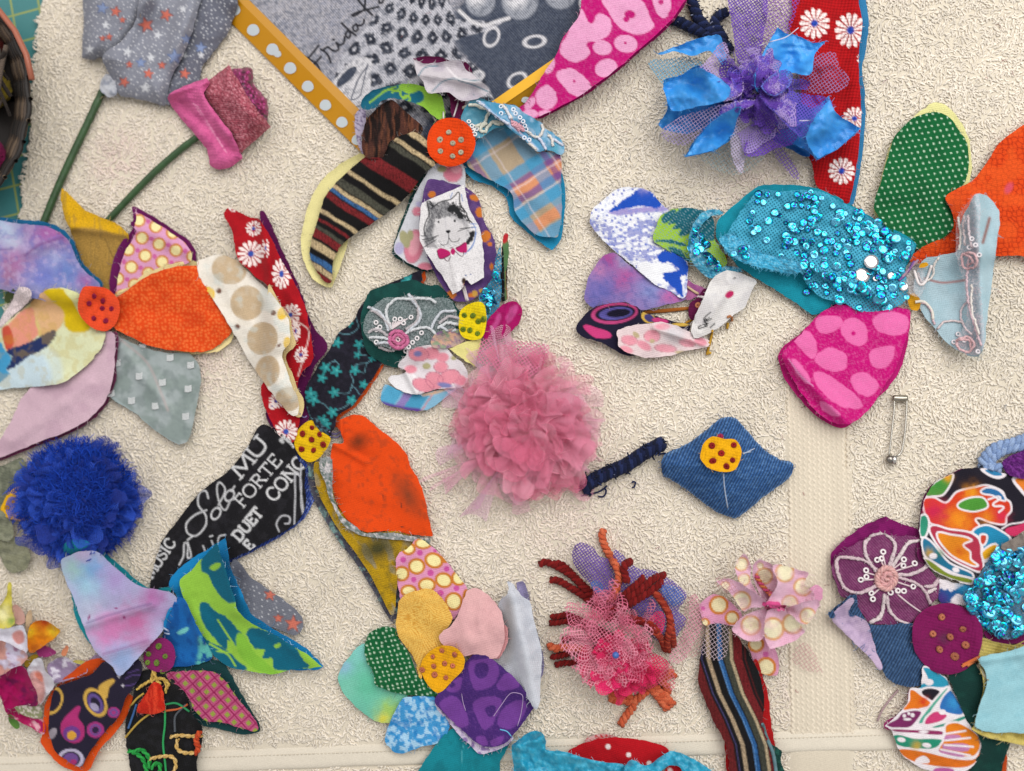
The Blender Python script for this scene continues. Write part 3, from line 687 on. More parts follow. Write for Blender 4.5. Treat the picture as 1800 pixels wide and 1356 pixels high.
# woven border: low honeycomb ribs
mb = MB(); g = np.random.default_rng(2)
ys = np.arange(640, 1292, 3.0)
for i in range(13):
    xl = 1389 + (ys - 900) * .012 + i * 8.6 + 3 * (vn(ys / 60, ys * 0 + i * .15, 12) - .5); ph = (i % 2) * math.pi
    mb.tube(W(xl + 2.0 * np.sin(ys * .62 + ph) + g.normal(0, .35, len(ys)), ys, ndist(xl, ys) + 2.7 + .55 * np.cos(ys * .62 + ph)), 3.3 + .4 * np.sin(ys * 1.24), 6, lin('#ded3c1') * g.uniform(.93, 1.04))
mb.build('woven_border', 'terry', towel, kind='stuff')
# folded hem along the front with fine ribs
xs = np.arange(-70, 1900, 3.0); mb = MB(); hv = hemline(xs); hv = hv + 2.5 * (vn(xs / 90, xs * 0, 8) - .5); rows = [(-8, 2.0), (-2, 5.5), (6, 6.2), (13, 6.6), (20, 7.0), (26, 6.8), (29.5, 4.5), (30.5, -.4)]
Vv = []; 
for dy, z in rows: Vv.append(W(xs, hv + dy + 1.2 * (vn(xs / 40, xs * 0, 4) - .5), ndist(xs, hv) + z + (.5 * np.sin(xs * 1.05) + 1.6 * (vn(xs / 16, xs * 0 + dy * .2, 6) - .5) if -4 < dy < 29 else 0)))
n = len(xs); k = np.arange(n - 1)
Q = np.concatenate([np.stack([r * n + k, (r + 1) * n + k, (r + 1) * n + k + 1, r * n + k + 1], 1) for r in range(len(rows) - 1)])
mb.add(np.concatenate(Vv), Q, None, lin('#dad2c3')); mb.build('hem', 'terry', towel)
k = is_hem(HGX, HGY) & ins; HM[k] += 2.5

# ================================================================== basket at the edge
bk = thing('wicker_basket', -80, 180, 'dark woven basket of yarn on the cutting mat by the towel edge', 'basket')
g = np.random.default_rng(9)
def ell(rx, ry, z, wav=0, ph=0, n=90, cx=-82, cy=174):
    a = np.linspace(0, 2 * np.pi, n); rr = 1 + wav * np.sin(a * 15 + ph)
    return np.stack([cx + rx * rr * np.cos(a), cy + ry * rr * np.sin(a), z + 0 * a], 1)
for i in range(11):
    mb = MB(); z = 2 + i * 7.5; q = ell(112 + i * 2.0, 162 + i * 2.2, z, .018, (i % 2) * math.pi); mb.tube(W(q[:, 0], q[:, 1], q[:, 2]), 4.6, 6, lin(['#2a221d', '#4a3c31', '#1b1614', '#6a5846'][i % 4]))
    mb.build('wicker_strand', 'wicker', bk)
for i in range(30):
    a = 2 * math.pi * i / 30; mb = MB(); t = np.linspace(0, 1, 5); q = np.stack([-82 + (116 + 20 * t) * np.cos(a), 174 + (164 + 22 * t) * np.sin(a), 84 * t], 1)
    mb.tube(W(q[:, 0], q[:, 1], q[:, 2]), 4.0, 5, lin(['#3a3028', '#7d6a55', '#241d19'][i % 3])); mb.build('wicker_stake', 'wicker', bk)
mb = MB(); q = ell(110, 158, 1); n = len(q); mb.add(np.concatenate([W(q[:, 0], q[:, 1], q[:, 2]), W([-82], [182], [1])]), None, [(i, (i + 1) % n, n) for i in range(n)], lin('#1c1614')); mb.build('basket_bottom', 'wicker', bk)
mb = MB(); mb.tube(W(np.array([-60, -10, 26, 46, 56]), np.array([-30, 8, 54, 96, 140]), np.array([90, 90, 89, 87, 84.])), 5.5, 7, lin('#a8614a'), True); mb.build('coral_rim_binding', 'satin', bk, 'coral cord bound along the rim')
def skein(label, cx, cy, z, r, cols, seed):
    g = np.random.default_rng(seed); mb = MB(); a = np.linspace(0, 2 * np.pi * 26, 700)
    inc = .5 + .9 * np.sin(a * .11); ax = a * .19
    P = np.stack([np.cos(a) * np.cos(ax) - np.sin(a) * np.cos(inc) * np.sin(ax), np.cos(a) * np.sin(ax) + np.sin(a) * np.cos(inc) * np.cos(ax), np.sin(a) * np.sin(inc)], 1) * r * (1 + .03 * g.normal(size=(700, 1)))
    c = W([cx], [cy], [z + r])[0]; mb.tube(c + P * S, 4.5, 5, lin(cols)); V, Q = lathe([(.01, .93), (.5, .8), (.93, 0.), (.5, -.8), (.01, -.93)], 12); mb.add(c + V * r * S, Q, None, lin(cols) * .8)
    o = mb.build('yarn_ball', 'yarn'); tagp(o, label, 'yarn', 'yarn balls in the basket')
skein('mustard yellow yarn ball in the dark basket', -30, 152, 4, 42, '#8d7a28', 1); skein('dark red yarn ball in the dark basket above the mustard one', -34, 82, 6, 34, '#6a2420', 2)
skein('magenta yarn ball in the dark basket, lowest of the balls', -42, 278, 4, 46, '#7c1a4c', 3)
# tangled dark strips lying over the basket contents
mb = MB()
for i in range(26):
    x0 = g.uniform(-70, 10); y0 = g.uniform(60, 320); a = g.uniform(1.0, 2.2); L = g.uniform(60, 120); t = np.linspace(-.5, .5, 9); bend = g.uniform(-1, 1)
    x = x0 + L * t * math.cos(a) + bend * 26 * (t * t); y = y0 + L * t * math.sin(a); z = 88 + g.uniform(0, 10) - 60 * t * t
    k = ((x + 82) / 125) ** 2 + ((y - 182) / 155) ** 2 < 1
    if k.sum() > 4: mb.tube(W(x[k], y[k], z[k]), g.uniform(2.5, 5), 5, lin(['#5d5148', '#2b2522', '#7b6d5f', '#3d3430'][i % 4]))
o = mb.build('fabric_strips', 'yarn'); tagp(o, 'tangled grey brown fabric strips heaped in the dark basket', 'fabric strips', kind='stuff')

# ================================================================== framed canvas print
fr = thing('framed_print', 700, 60, 'grey photo print on canvas in a mustard yellow dotted frame', 'framed print')
ZT = 38
def slab(name, quads, col, mat='paint', label=None):
    mb = MB()
    for q in quads:
        P = np.array(q, float); nU, nV = 10, 4; s_, t_ = np.meshgrid(np.linspace(0, 1, nU), np.linspace(0, 1, nV))
        R = ((1 - s_) * (1 - t_))[..., None] * P[0] + (s_ * (1 - t_))[..., None] * P[1] + (s_ * t_)[..., None] * P[2] + ((1 - s_) * t_)[..., None] * P[3]
        i = np.arange(nV - 1)[:, None] * nU; j = np.arange(nU - 1)[None]
        mb.add(W(R[..., 0], R[..., 1], R[..., 2]).reshape(-1, 3), np.stack([i + j, i + j + 1, i + nU + j + 1, i + nU + j], -1).reshape(-1, 4), None, lin(col))
    return mb.build(name, mat, fr, label, smooth=False)
A0, A_1 = (226, -140), (712, 346)         # outer foot of the left moulding
L0, L_1 = (280, -140), (716, 300)         # its shoulder
I0, I_1 = (297, -140), (719, 280)         # sight edge
R_I = (1165, -30); R_S = (1178, -16); R_A = (1190, 12)
slab('frame_side', [[(*A0, 9), (*A_1, 9), (*L_1, ZT), (*L0, ZT)]], '#d8980a', label='left moulding with pale blue dots')  # one yellow frame: lit and shaded tones painted face by face
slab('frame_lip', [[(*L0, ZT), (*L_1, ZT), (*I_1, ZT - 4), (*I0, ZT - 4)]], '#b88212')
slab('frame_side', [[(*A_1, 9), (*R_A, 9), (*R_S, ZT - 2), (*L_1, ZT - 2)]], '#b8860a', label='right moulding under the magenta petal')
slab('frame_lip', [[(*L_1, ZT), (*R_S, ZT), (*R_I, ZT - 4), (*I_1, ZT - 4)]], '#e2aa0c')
# painted dots along the left moulding and one on the right
def decal_dot(x, y, r, za, n=14):
    a = np.arange(n) * 2 * np.pi / n; X = x + r * np.cos(a) * (1 + .06 * np.sin(3 * a)); Y = y + r * .95 * np.sin(a)
    sv = np.clip((Y + 140) / 450., 0, 1); t = np.clip((X - Y - 366) / (54 - 4 * sv), 0, 1); z = 9 + (ZT - 9) * t + 1.2 if za is None else 0 * X + za
    mb = MB(); mb.add(W(X, Y, z), None, [(0, i, i + 1) for i in range(1, n - 1)], lin('#dce9f0')); return mb
for i, (x, y, r) in enumerate([(376, -16, 11.5), (411, 17, 11.5), (445, 53, 11), (479, 87, 11), (510, 120, 11), (541, 152, 10.5), (572, 185, 10.3), (601, 215, 10.2), (628, 246, 10), (488, 95, 6.5)]):
    decal_dot(x, y, r, None).build('painted_dot', 'paint', fr, smooth=False)
mb = MB(); a = np.arange(12) * 2 * np.pi / 12; X = 924 + 8 * np.cos(a); Y = 176 + 5.5 * np.sin(a); mb.add(W(X, Y, 27 + .7 * np.sin(a) * -4), None, [(0, i, i + 1) for i in range(1, 11)], lin('#dce9f0')); mb.build('painted_dot', 'paint', fr, smooth=False)
k = inside(HGX.ravel(), HGY.ravel(), [A0, A_1, R_A, (1190, -140)]).reshape(HGX.shape)
tt = np.clip(((HGX - HGY) - (A0[0] - A0[1])) / 54., 0, 1); t2 = np.clip((430 - (HGY + .72 * HGX - 430)) / 40., 0, 1)
rd = (HGX * .71 + HGY) - (R_A[0] * .71 + R_A[1]); HM[k] = np.maximum(HM[k], (2 + ZT * np.minimum(tt, np.clip(-rd / 25., 0, 1)))[k])
W_ = '#c3c3cb'; K_ = '#262a36'
def netprint(u, v, c):
    """crochet shawl: pale net with dark lozenges, fanning from the top"""
    P = [(330, -400), (500, 100), (770, 120), (690, 170), (560, 200), (490, 230), (530, 300), (640, 380), (720, 560), (560, 620), (300, 620), (60, 620), (-60, 560), (-190, 520), (-140, 330), (20, 130), (130, 0)]
    ins_ = inside(u, v, P); d = seg_dist(u, v, P, True); a = np.where(ins_, np.clip(d / 8, 0, 1), 0)
    th = np.arctan2(u - 370, v + 330); r = np.hypot(u - 370, v + 330) + 14 * (fbm(u / 40, v / 40, 3) - .5)
    X = th * 6.4 + .25 * (fbm(u / 90, v / 90, 12) - .5); Y = r / 98 + .3 * (fbm(u / 80, v / 80, 15) - .5); iy = np.floor(Y); X = X + .5 * (iy % 2); fx = np.abs(X - np.floor(X) - .5) * 2; fy = np.abs(Y - iy - .5) * 2
    dd = fx ** 1.3 + fy ** 1.3; n = fbm(u / 6, v / 6, 5) - .5
    base = mixc(np.tile(lin('#b4b4bd'), (len(u), 1)), K_, np.clip((.88 - dd + n * .7) * 4, 0, 1)); base = mixc(base, '#b9b9c2', np.clip((.16 - dd + n * .15) * 9, 0, 1))
    base = mixc(base, '#6f7380', np.clip((n - .1) * 4, 0, .8))
    return c * (1 - a[:, None]) + base * a[:, None]
canv = sheet('canvas', PX, [(297, -140, 1), (719, 280, 1), (1165, -30, 1), (1165, -140, 1)], '#a2a2ad', [
    mot('#8c8fa0', 60, .55, .3, 4, .7, sy=25, deg=40), mot('#b9b3b4', 5, .55, .4, 8, .5, sy=2.0, deg=-28),
    via(A3, poly('#3a4152', [(500, 60), (720, -200), (1500, -250), (1600, 50), (900, 500), (500, 850), (300, 800), (350, 650), (620, 420), (500, 250)], e=40, wob=20),
        mot('#565d6c', 9, .55, .3, 11, .55), netprint,
        poly('#c5c4ca', [(-60, 330), (30, 320), (40, 400), (10, 560), (-100, 640), (-200, 520)], e=6, wob=6), poly('#3b4252', [(-150, 470), (-90, 380), (-40, 370), (-80, 440)], e=5),
        line('#444b5b', 7, [(-70, 540), (-30, 430), (20, 360)], [(-110, 600), (-60, 590), (0, 570)], e=4),
        line('#4a5060', 6, [(-20, 520), (20, 350)], [(-130, 560), (-40, 540), (-20, 520)], smooth=False),
        dot('#8d919c', (635, 10, 80), (850, 10, 98), (1070, -40, 90), e=14), dot('#c9c9cf', (610, -10, 45), (830, -5, 55), (1050, -60, 50), e=40),
        mot('#555b69', 14, .62, .12, 6, .5), ring('#c6c5cb', 13, (695, 202, 38, 52, 25), (930, 228, 55, 30, -8), (835, 440, 52, 36, -30), (625, 410, 26, 20, 0), (1200, 20, 22, 30, 0), e=7),
        line('#c9c8cd', 20, [(520, 60), (590, 120), (660, 140), (720, 120), (790, 100)], e=10)),
    via(Crop(520, 0, 1 / 9.), line('#24252c', 34, [(140, 890), (250, 960), (340, 1030), (390, 1130)], [(365, 720), (160, 970)], [(400, 900), (250, 1060)], [(395, 780), (480, 840), (530, 920), (550, 990)], [(430, 800), (500, 750), (580, 800), (640, 810), (680, 770), (640, 680)],
                 [(640, 680), (700, 715), (760, 680), (770, 585)], [(590, 630), (605, 632)], [(830, 480), (790, 540), (830, 605), (865, 540), (830, 480)], [(725, 370), (830, 470), (950, 565)], [(960, 385), (900, 430), (940, 500), (985, 460), (960, 385)], [(970, 400), (1020, 410), (1070, 370), (1080, 310)],
                 [(970, -20), (1090, 130), (1210, 240)], [(1100, -20), (1090, 140)], [(1310, 110), (1150, 150), (1000, 190), (890, 240), (920, 255), (1050, 180), (1090, 140)], [(1310, -10), (1330, 50), (1370, 40), (1385, -20)], e=14))],
    mat='twill', flat=ZT - 9, step=1.9, thick=1, gap=0, fray=0, jag=0, wrk=0, parent=fr, label='grey photo print of a fringed shawl and beads with black handwriting', n=2)

# ================================================================== two stemmed flowers
def stem(parent, pts, r, col):
    mb = MB(); P = px_path(A1, pts, r + .5); n = len(P); L = np.arange(n)
    c = lin(col)[None] * (.8 + .4 * vn(L / 1.5, L * 0., 6))[:, None]; mb.tube(P, r * (1 + .10 * (vn(L / 1.2, L * 0., 7) - .5)), 9, c, True)
    o = mb.build('stem', 'satin', parent, 'green wrapped wire stem'); Q = A1(pts)
    for t in np.linspace(0, 1, 40): raise_h(Q[0][0] + (Q[-1][0] - Q[0][0]) * t, Q[0][1] + (Q[-1][1] - Q[0][1]) * t, r * .8, float(hs(Q[0][0], Q[0][1])) * 0 + 6 + 2 * r)
    return o
tf = thing('stemmed_flower', 100, 330, 'grey star print folded tulip flower on a green stem', 'fabric flower', 'flowers on green stems')
stem(tf, [(622, 520), (585, 600), (520, 740), (430, 930), (340, 1130), (255, 1340)], 6.6, '#2f4f2c')
def starry(seed, n, x0, x1, y0, y1):
    g = np.random.default_rng(seed)
    def f(u, v, c):
        c = lat('#d6d8de', 24, 20, 20, 3.0, jit=.9)(u, v, c)
        for i in range(n):
            x, y, r, a = g.uniform(x0, x1), g.uniform(y0, y1), g.uniform(22, 34), g.uniform(0, 72); k = i % 3
            c = star(['#c9cdd6', '#8d9fc4', '#cf7767'][k], [None, '#4a5f8d', '#5d3840'][k], (x, y, r, a))(u, v, c)
        return c
    return f
GS = '#878a97'
REDS = [(690, 70, 34, 10), (870, 150, 46, -15), (990, 90, 40, 20), (730, 120, 22, 5), (610, 230, 20, 0), (650, 220, 22, 10), (770, 385, 24, 0), (885, 440, 32, 10), (965, 390, 26, 0), (740, 490, 34, 25), (1100, 440, 34, 10)]
WHT = [(630, 150, 28, 0), (760, 310, 32, 10), (900, 345, 30, 0), (865, 525, 36, 0), (535, 295, 30, 0), (940, 210, 30, 15), (1090, 55, 26, 0), (1200, 330, 26, 0), (1100, 330, 22, 30)]
BLU = [(610, 50, 36, 10), (1040, 340, 44, 0), (1195, 285, 34, 10), (840, 375, 30, 0), (1110, 235, 30, 0)]
sp = [lat('#d6d8de', 26, 22, 20, 3.2, jit=.9), star('#8596bd', '#3f5382', *BLU), star('#d3d6dd', None, *WHT), star('#cb6f5f', '#5d3840', *REDS)]
sheet('petal', A1, [(515, -60), (500, 120), (488, 345, 1), (560, 362), (600, 340), (640, 395), (720, 300), (830, 130), (880, -60)], GS, sp, [dome(26, 14), tilt(700, 0, 30, 500, 340, 2)], parent=tf, label='left folded panel', fray=1)
sheet('petal', A1, [(1130, -60), (1400, -30), (1372, 165), (1290, 290), (1205, 400), (1180, 500), (1010, 630, 1), (985, 620), (1000, 500)], '#686b79', sp, [dome(18, 16), wr(8, 26, 3)], parent=tf, label='right panel folded underneath', fray=1)  # same star cloth, base darkened to paint in its shadow side
sheet('petal', A1, [(870, -60), (1190, -40), (1170, 90), (1140, 210), (1085, 340), (1015, 480), (985, 632, 1), (890, 610), (800, 585), (720, 570), (690, 540), (655, 450), (610, 340), (720, 250), (800, 140)], GS, sp,
      [dome(34, 22), ridge(870, 0, 690, 420, 60, 14), ridge(1120, 60, 960, 500, 60, 8), wr(7, 40, 2)], parent=tf, label='front folded panel', fray=1)
sheet('wrap', A1, [(640, 440), (690, 490), (695, 560), (655, 580), (600, 545), (600, 480)], '#b9bcc4', [mot('#8f94a2', 20, .55, .2)], [dome(12, 6), wr(8, 8, 4)], parent=tf, label='white gathered cloth at the top of the stem', fray=2)
rf = thing('stemmed_flower', 240, 330, 'rolled pink felt flower with magenta glitter heart on a green stem', 'fabric flower', 'flowers on green stems')
stem(rf, [(1200, 800), (1080, 890), (930, 1020), (780, 1170), (640, 1320)], 6.2, '#2f4f2c')
sheet('glitter_heart', A1, [(1368, 425), (1430, 405), (1500, 410), (1510, 500), (1590, 590), (1600, 640), (1585, 725), (1520, 735), (1400, 640)], '#7d1450', [mot('#c04a92', 7, .64, .08, 3), mot('#3c0826', 10, .6, .1, 9)],
      [dome(40, 12), wr(14, 9, 6)], mat='satin', parent=rf, label='crumpled magenta glitter cloth', fray=.3)
sheet('petal', A1, [(1195, 545), (1280, 450), (1365, 388, 1), (1415, 470), (1490, 600), (1560, 690), (1612, 757, 1), (1530, 830), (1440, 910, 1), (1370, 830), (1290, 700)], '#a55060', [mot('#c98390', 4, .58, .12, 5), mot('#7b3040', 6, .6, .15, 7)],
      [dome(40, 22), tilt(1300, 700, 14, 1500, 560, 0)], mat='velvet', parent=rf, label='rose glitter band rolled round the heart', fray=.2)
sheet('petal', A1, [(1000, 590), (1030, 545), (1120, 505), (1235, 462, 1), (1252, 500), (1215, 560), (1300, 690), (1380, 800), (1450, 945, 1), (1380, 995), (1310, 1012), (1255, 985), (1235, 900), (1180, 820), (1090, 720)], '#cf6096',
      [line('#e79cc0', 5, *[[(1150 + i * 14, 618 + i * 21), (1185 + i * 13, 640 + i * 21)] for i in range(14)], e=4), mot('#b94f84', 30, .6, .3)],
      [dome(30, 16), ridge(1060, 600, 1430, 940, 40, -14), ridge(1010, 560, 1230, 480, 22, 12), ridge(1210, 560, 1440, 930, 40, 14)], mat='felt', parent=rf, label='thick pink felt fold with stitching', thick=6, fray=0)

# stray lint and snippets of thread on the towel
g = np.random.default_rng(77); mb = MB()
for i in range(150):
    x, y = g.uniform(60, 1790), g.uniform(10, 1270); a = g.uniform(0, 6.28); L = g.uniform(4, 12) * (2.6 if i % 17 == 0 else 1); t = np.linspace(0, 1, 5); bend = g.normal(0, 1.2)
    xs_ = x + L * t * np.cos(a + bend * t); ys_ = y + L * t * np.sin(a + bend * t)
    mb.tube(W(xs_, ys_, hs(xs_, ys_) + .6 + .8 * np.sin(t * 3.1)), .42, 3, lin(['#8a5a5c', '#5a5a62', '#a8808a', '#4a4440', '#b9a486', '#6a7a90', '#b07078', '#e8e0d4'][i % 8]))
tagp(mb.build('lint', 'thread'), 'tiny stray thread snippets and lint scattered on the towel', 'lint', kind='stuff')
mb = MB(); xs_ = np.arange(-60, 1880, 7.0)
for x in xs_: q = np.array([x, x + 2.2, x + 4.4]); mb.tube(W(q, hemline(q) + 4 + np.array([0, .4, 0]), ndist(q, hemline(q)) + np.array([6.0, 7.2, 6.2])), .7, 4, lin('#cfc6b6'))
mb.build('hem_stitching', 'thread', towel, kind='stuff')
F3 = Crop(0, 480, .1623); F2 = Crop(690, 320, .14746); F4 = Crop(780, 90, .1548)
def backed(back, front, parent):
    setparent(back, front); return front
# ================================================================== flower with the orange seven-knot centre (left edge)
ORC = lambda: [crackle('#ee7a3c', 17, 5.6, .7, 4, inner=True), mot('#b93208', 60, .6, .3, 5, .5)]
fl = thing('fabric_flower', 175, 545, 'left-edge fabric flower with coral centre of magenta knots and orange spotted petal', 'fabric flower', 'fabric flowers on the towel')
p = sheet('petal', A5, [(293, 25, 1), (345, 75), (400, 130), (460, 160), (560, 200), (615, 265), (580, 330), (560, 390), (525, 520), (440, 480), (380, 340), (335, 230), (310, 170), (292, 90)], '#d3a413',
          [poly('#a98540', [(340, 235), (430, 220), (540, 245), (612, 270), (560, 380), (525, 520), (440, 490), (380, 360)], e=14), mot('#8f7440', 9, .6, .2, 5, .5, sy=60), line('#7a6030', 4, [(500, 270), (530, 340), (545, 370)])],
          [ridge(300, 60, 345, 210, 30, 8), ridge(345, 215, 600, 250, 26, 8), tilt(500, 500, 0, 300, 40, 24)], mat='velvet', parent=fl, label='mustard yellow petal with folded tip')
b = sheet('backing', A5, [(-70, 165), (0, 168), (110, 182), (215, 190), (295, 225), (352, 285), (382, 365), (432, 430), (490, 490), (400, 560), (180, 540), (0, 500), (-70, 490)], '#1a6796', [], [tilt(400, 500, 4, 0, 200, 30)])
p = sheet('petal', A5, [(-70, 190), (0, 185), (110, 200), (210, 210), (280, 238), (335, 290), (365, 372), (415, 435), (475, 495), (400, 570), (180, 560), (0, 510), (-70, 500)], '#8f93c4',
          [blot(('#b3c4dd', 20, 220, 90, .9), ('#9a5c9e', 200, 240, 90, .9), ('#b04c96', 300, 250, 70, .7), ('#7d86c4', 300, 380, 80, .9), ('#b6b9dd', 250, 370, 40, .8), ('#6c78c8', 210, 440, 60, .8), ('#b477ae', 60, 380, 80, .9), ('#a06a8c', 40, 450, 60, .7), ('#5f7fc0', 330, 440, 60, .7), ('#a85aa6', 410, 470, 40, .7), ('#c2d3e6', 60, 290, 40, .6)),
           mot('#6a6fb8', 26, .60, .1, 6, .4), mot('#c3b0d6', 22, .62, .1, 16, .35), line('#76407e', 5, [(120, 350), (190, 300), (300, 265)], e=18), line('#6a4c8e', 4, [(-20, 325), (60, 320)], e=14)], [wr(8, 50, 3), ridge(60, 350, 300, 260, 40, 8)], parent=fl, label='blue violet tie-dye petal with blue lining')
backed(b, p, fl)
def circ(seed, off, sc=1.0, deg=0):
    """pink print with cream discs in orange rings and magenta spots"""
    def f(u, v, c):
        a = math.radians(deg); X = (u * math.cos(a) + v * math.sin(a) - off[0]) / sc; Y = (-u * math.sin(a) + v * math.cos(a) - off[1]) / sc
        c = lat('#c8629f', 100, 86, 0, 13)(X + 50, Y + 14, c)
        c = lat('#cc8248', 100, 86, 0, 38, e=4)(X, Y, c); c = lat('#efe3a8', 100, 86, 0, 27, e=4)(X, Y, c)
        return c
    return f
b = sheet('backing', A5, [(628, 110, 1), (720, 158), (815, 220), (898, 278), (932, 335), (925, 390), (640, 480), (548, 548), (522, 520), (532, 400), (572, 300), (635, 225), (622, 200), (636, 180)], '#651656')
p = sheet('petal', A5, [(645, 140, 1), (720, 180), (800, 232), (880, 290), (912, 335), (905, 380), (800, 430), (640, 500), (560, 540), (560, 480), (580, 380), (610, 310), (650, 235), (640, 215), (650, 185)], '#d79bc0', [circ(1, (40, 20), .86, 20)],
          [ridge(640, 210, 900, 330, 40, 9), tilt(600, 500, 0, 700, 180, 12)], parent=fl, label='pink petal printed with cream circles, plum lining'); backed(b, p, fl)
p = sheet('petal', A5, [(540, 720), (580, 745), (680, 790), (800, 815), (905, 820), (948, 880), (958, 960), (935, 1080), (895, 1235), (850, 1252), (760, 1200), (640, 1100), (515, 1010), (545, 900)], '#83918f',
          [mot('#a3adb0', 60, .5, .2, 6, .7), mot('#6d7a7a', 40, .6, .15, 9, .5), line('#a99a9a', 6, [(560, 740), (700, 860), (770, 1010), (800, 1090)], e=14), line('#9aa9ac', 9, [(520, 1015), (640, 1105), (760, 1205), (850, 1255)], e=8)],
          [wr(5, 40, 4), ridge(560, 760, 800, 1090, 30, 5)], mat='satin', parent=fl, label='grey sheer petal with white woven tufts')
for (x, y) in [(665, 928), (775, 958), (812, 840), (910, 875), (898, 988), (742, 1070), (628, 1045), (886, 1120), (680, 790), (560, 865), (530, 1010)]:
    q = A5([(x, y)])[0]; mb = MB()
    for i in range(6): mb.tube(W(np.array([q[0] - 6, q[0] + random.uniform(-1, 1), q[0] + 6]), q[1] + np.array([-5 + i * 1.9, -4.4 + i * 1.9, -6.4 + i * 1.9]), float(hs(*q)) + np.array([.4, 1.7, .4])), 1.1, 4, lin('#d4d8da'))
    mb.build('woven_tuft', 'thread', p)
b = sheet('backing', A5, [(545, 715), (556, 860), (548, 965), (508, 1058), (448, 1130), (330, 1200), (150, 1270), (0, 1330), (-50, 1335), (200, 1000)], '#6b2f50')
p = sheet('petal', A5, [(530, 715), (546, 860), (536, 960), (498, 1048), (438, 1118), (330, 1186), (150, 1256), (0, 1314), (-60, 1330), (-20, 1260), (50, 1150), (110, 1020), (220, 930), (400, 800)], '#cdafbe',
          [mot('#b898ab', 90, .58, .2, 3, .5)], [wr(6, 60, 6, 40, 3), ridge(60, 1230, 420, 960, 40, 6)], parent=fl, label='plain pale pink petal with plum lining'); backed(b, p, fl)
# white zigzag trim and dark scraps peeping out at the very edge
sheet('trim', A5, [(95, 500), (150, 530), (110, 600), (60, 640), (20, 700), (-10, 690), (10, 640), (50, 580)], '#dccdd0', [], [dome(10, 8), wr(10, 7, 3)], mat='knit', parent=fl, label='white ruffled trim scrap', fray=2)
sheet('trim', A5, [(55, 505), (80, 520), (75, 540), (40, 580), (20, 560)], '#47532f', [], parent=fl, label='dark green scrap')
P_ = [(-80, 640), (0, 600), (150, 470), (330, 320), (490, 190), (620, 160), (760, 180), (900, 260), (1000, 400), (1140, 640), (1110, 790), (1030, 900), (930, 1010), (700, 1180), (420, 1230), (120, 1245), (-80, 1250)]
p = sheet('petal', F3, P_, '#d4d9b4', [
    poly('#ccd9cf', [(480, 800), (640, 900), (660, 1180), (420, 1260), (-100, 1300), (-100, 1100), (200, 940)], e=60), poly('#c2d6e0', [(420, 860), (540, 1200), (100, 1270), (-100, 1300), (60, 1050)], e=60),
    poly('#d9ae82', [(330, 300), (500, 170), (600, 320), (690, 400), (690, 520), (600, 640), (430, 680), (380, 560)], e=14, wob=8), poly('#d3c07a', [(320, 360), (400, 500), (440, 680), (380, 660), (340, 500), (300, 380)], e=30),
    poly('#dc917e', [(90, 560), (330, 370), (390, 560), (410, 680), (100, 850), (60, 700)], e=14, wob=8), poly('#c9523e', [(20, 610), (90, 570), (150, 760), (90, 840), (60, 820)], e=12),
    poly('#22305f', [(60, 850), (300, 760), (590, 615), (600, 690), (480, 820), (320, 900), (70, 1050), (130, 920)], e=14, wob=18), poly('#4198c8', [(-100, 760), (10, 760), (60, 850), (130, 930), (70, 1040), (110, 1100), (-100, 1200)], e=14, wob=14),
    poly('#d0b310', [(480, 190), (700, 180), (800, 330), (870, 460), (980, 600), (780, 640), (700, 560), (690, 420), (560, 300)], e=18, wob=8), poly('#d7dba4', [(700, 170), (870, 240), (850, 400), (800, 320)], e=12), mot('#b79a10', 80, .56, .12, 3, .25)],
    [dome(10, 20), wr(5, 60, 3)], parent=fl, label='petal painted with yellow, salmon, navy and pale green patches')
b = sheet('backing', A5, [(545, 540), (620, 500), (690, 438), (800, 395), (900, 380), (945, 385), (980, 480), (1050, 580), (1122, 700), (1080, 785), (990, 818), (860, 816), (540, 690)], '#e8d79c')
p = sheet('petal', A5, [(545, 565), (600, 522), (690, 456), (800, 412), (900, 398), (938, 402), (968, 480), (1040, 582), (1110, 700), (1050, 772), (980, 808), (860, 808), (720, 782), (600, 728), (540, 690)], '#d94713', ORC(),
          [dome(8, 18), ridge(580, 600, 900, 630, 40, -5), wr(6, 50, 3)], step=1.5, parent=fl, label='orange petal with pebbled spots, cream lining'); backed(b, p, fl)
def center(crop, out, col, kn, kcol, kr, parent, label, mat='felt', h=7, extra=()):
    kx = [bump(x, y, 2.6 * kr / crop.k * .55, -3.2) for x, y in kn]
    c = sheet('center', crop, out, col, list(extra), [dome(h, 9), wr(4, 14, len(kn))] + kx, mat=mat, parent=parent, label=label, thick=3, fray=.5, stiff=14, jag=.7, step=2.0)
    knots(crop, kn, kcol, kr * 1.18, c); return c
center(A5, [(395, 505), (450, 498), (510, 510), (560, 555), (572, 610), (550, 680), (500, 712), (430, 690), (372, 612)], '#de4a24', [(447, 545), (490, 568), (425, 580), (488, 605), (532, 605), (447, 652), (505, 663)], '#a01048', 4.4, fl, 'coral disc with magenta knots')

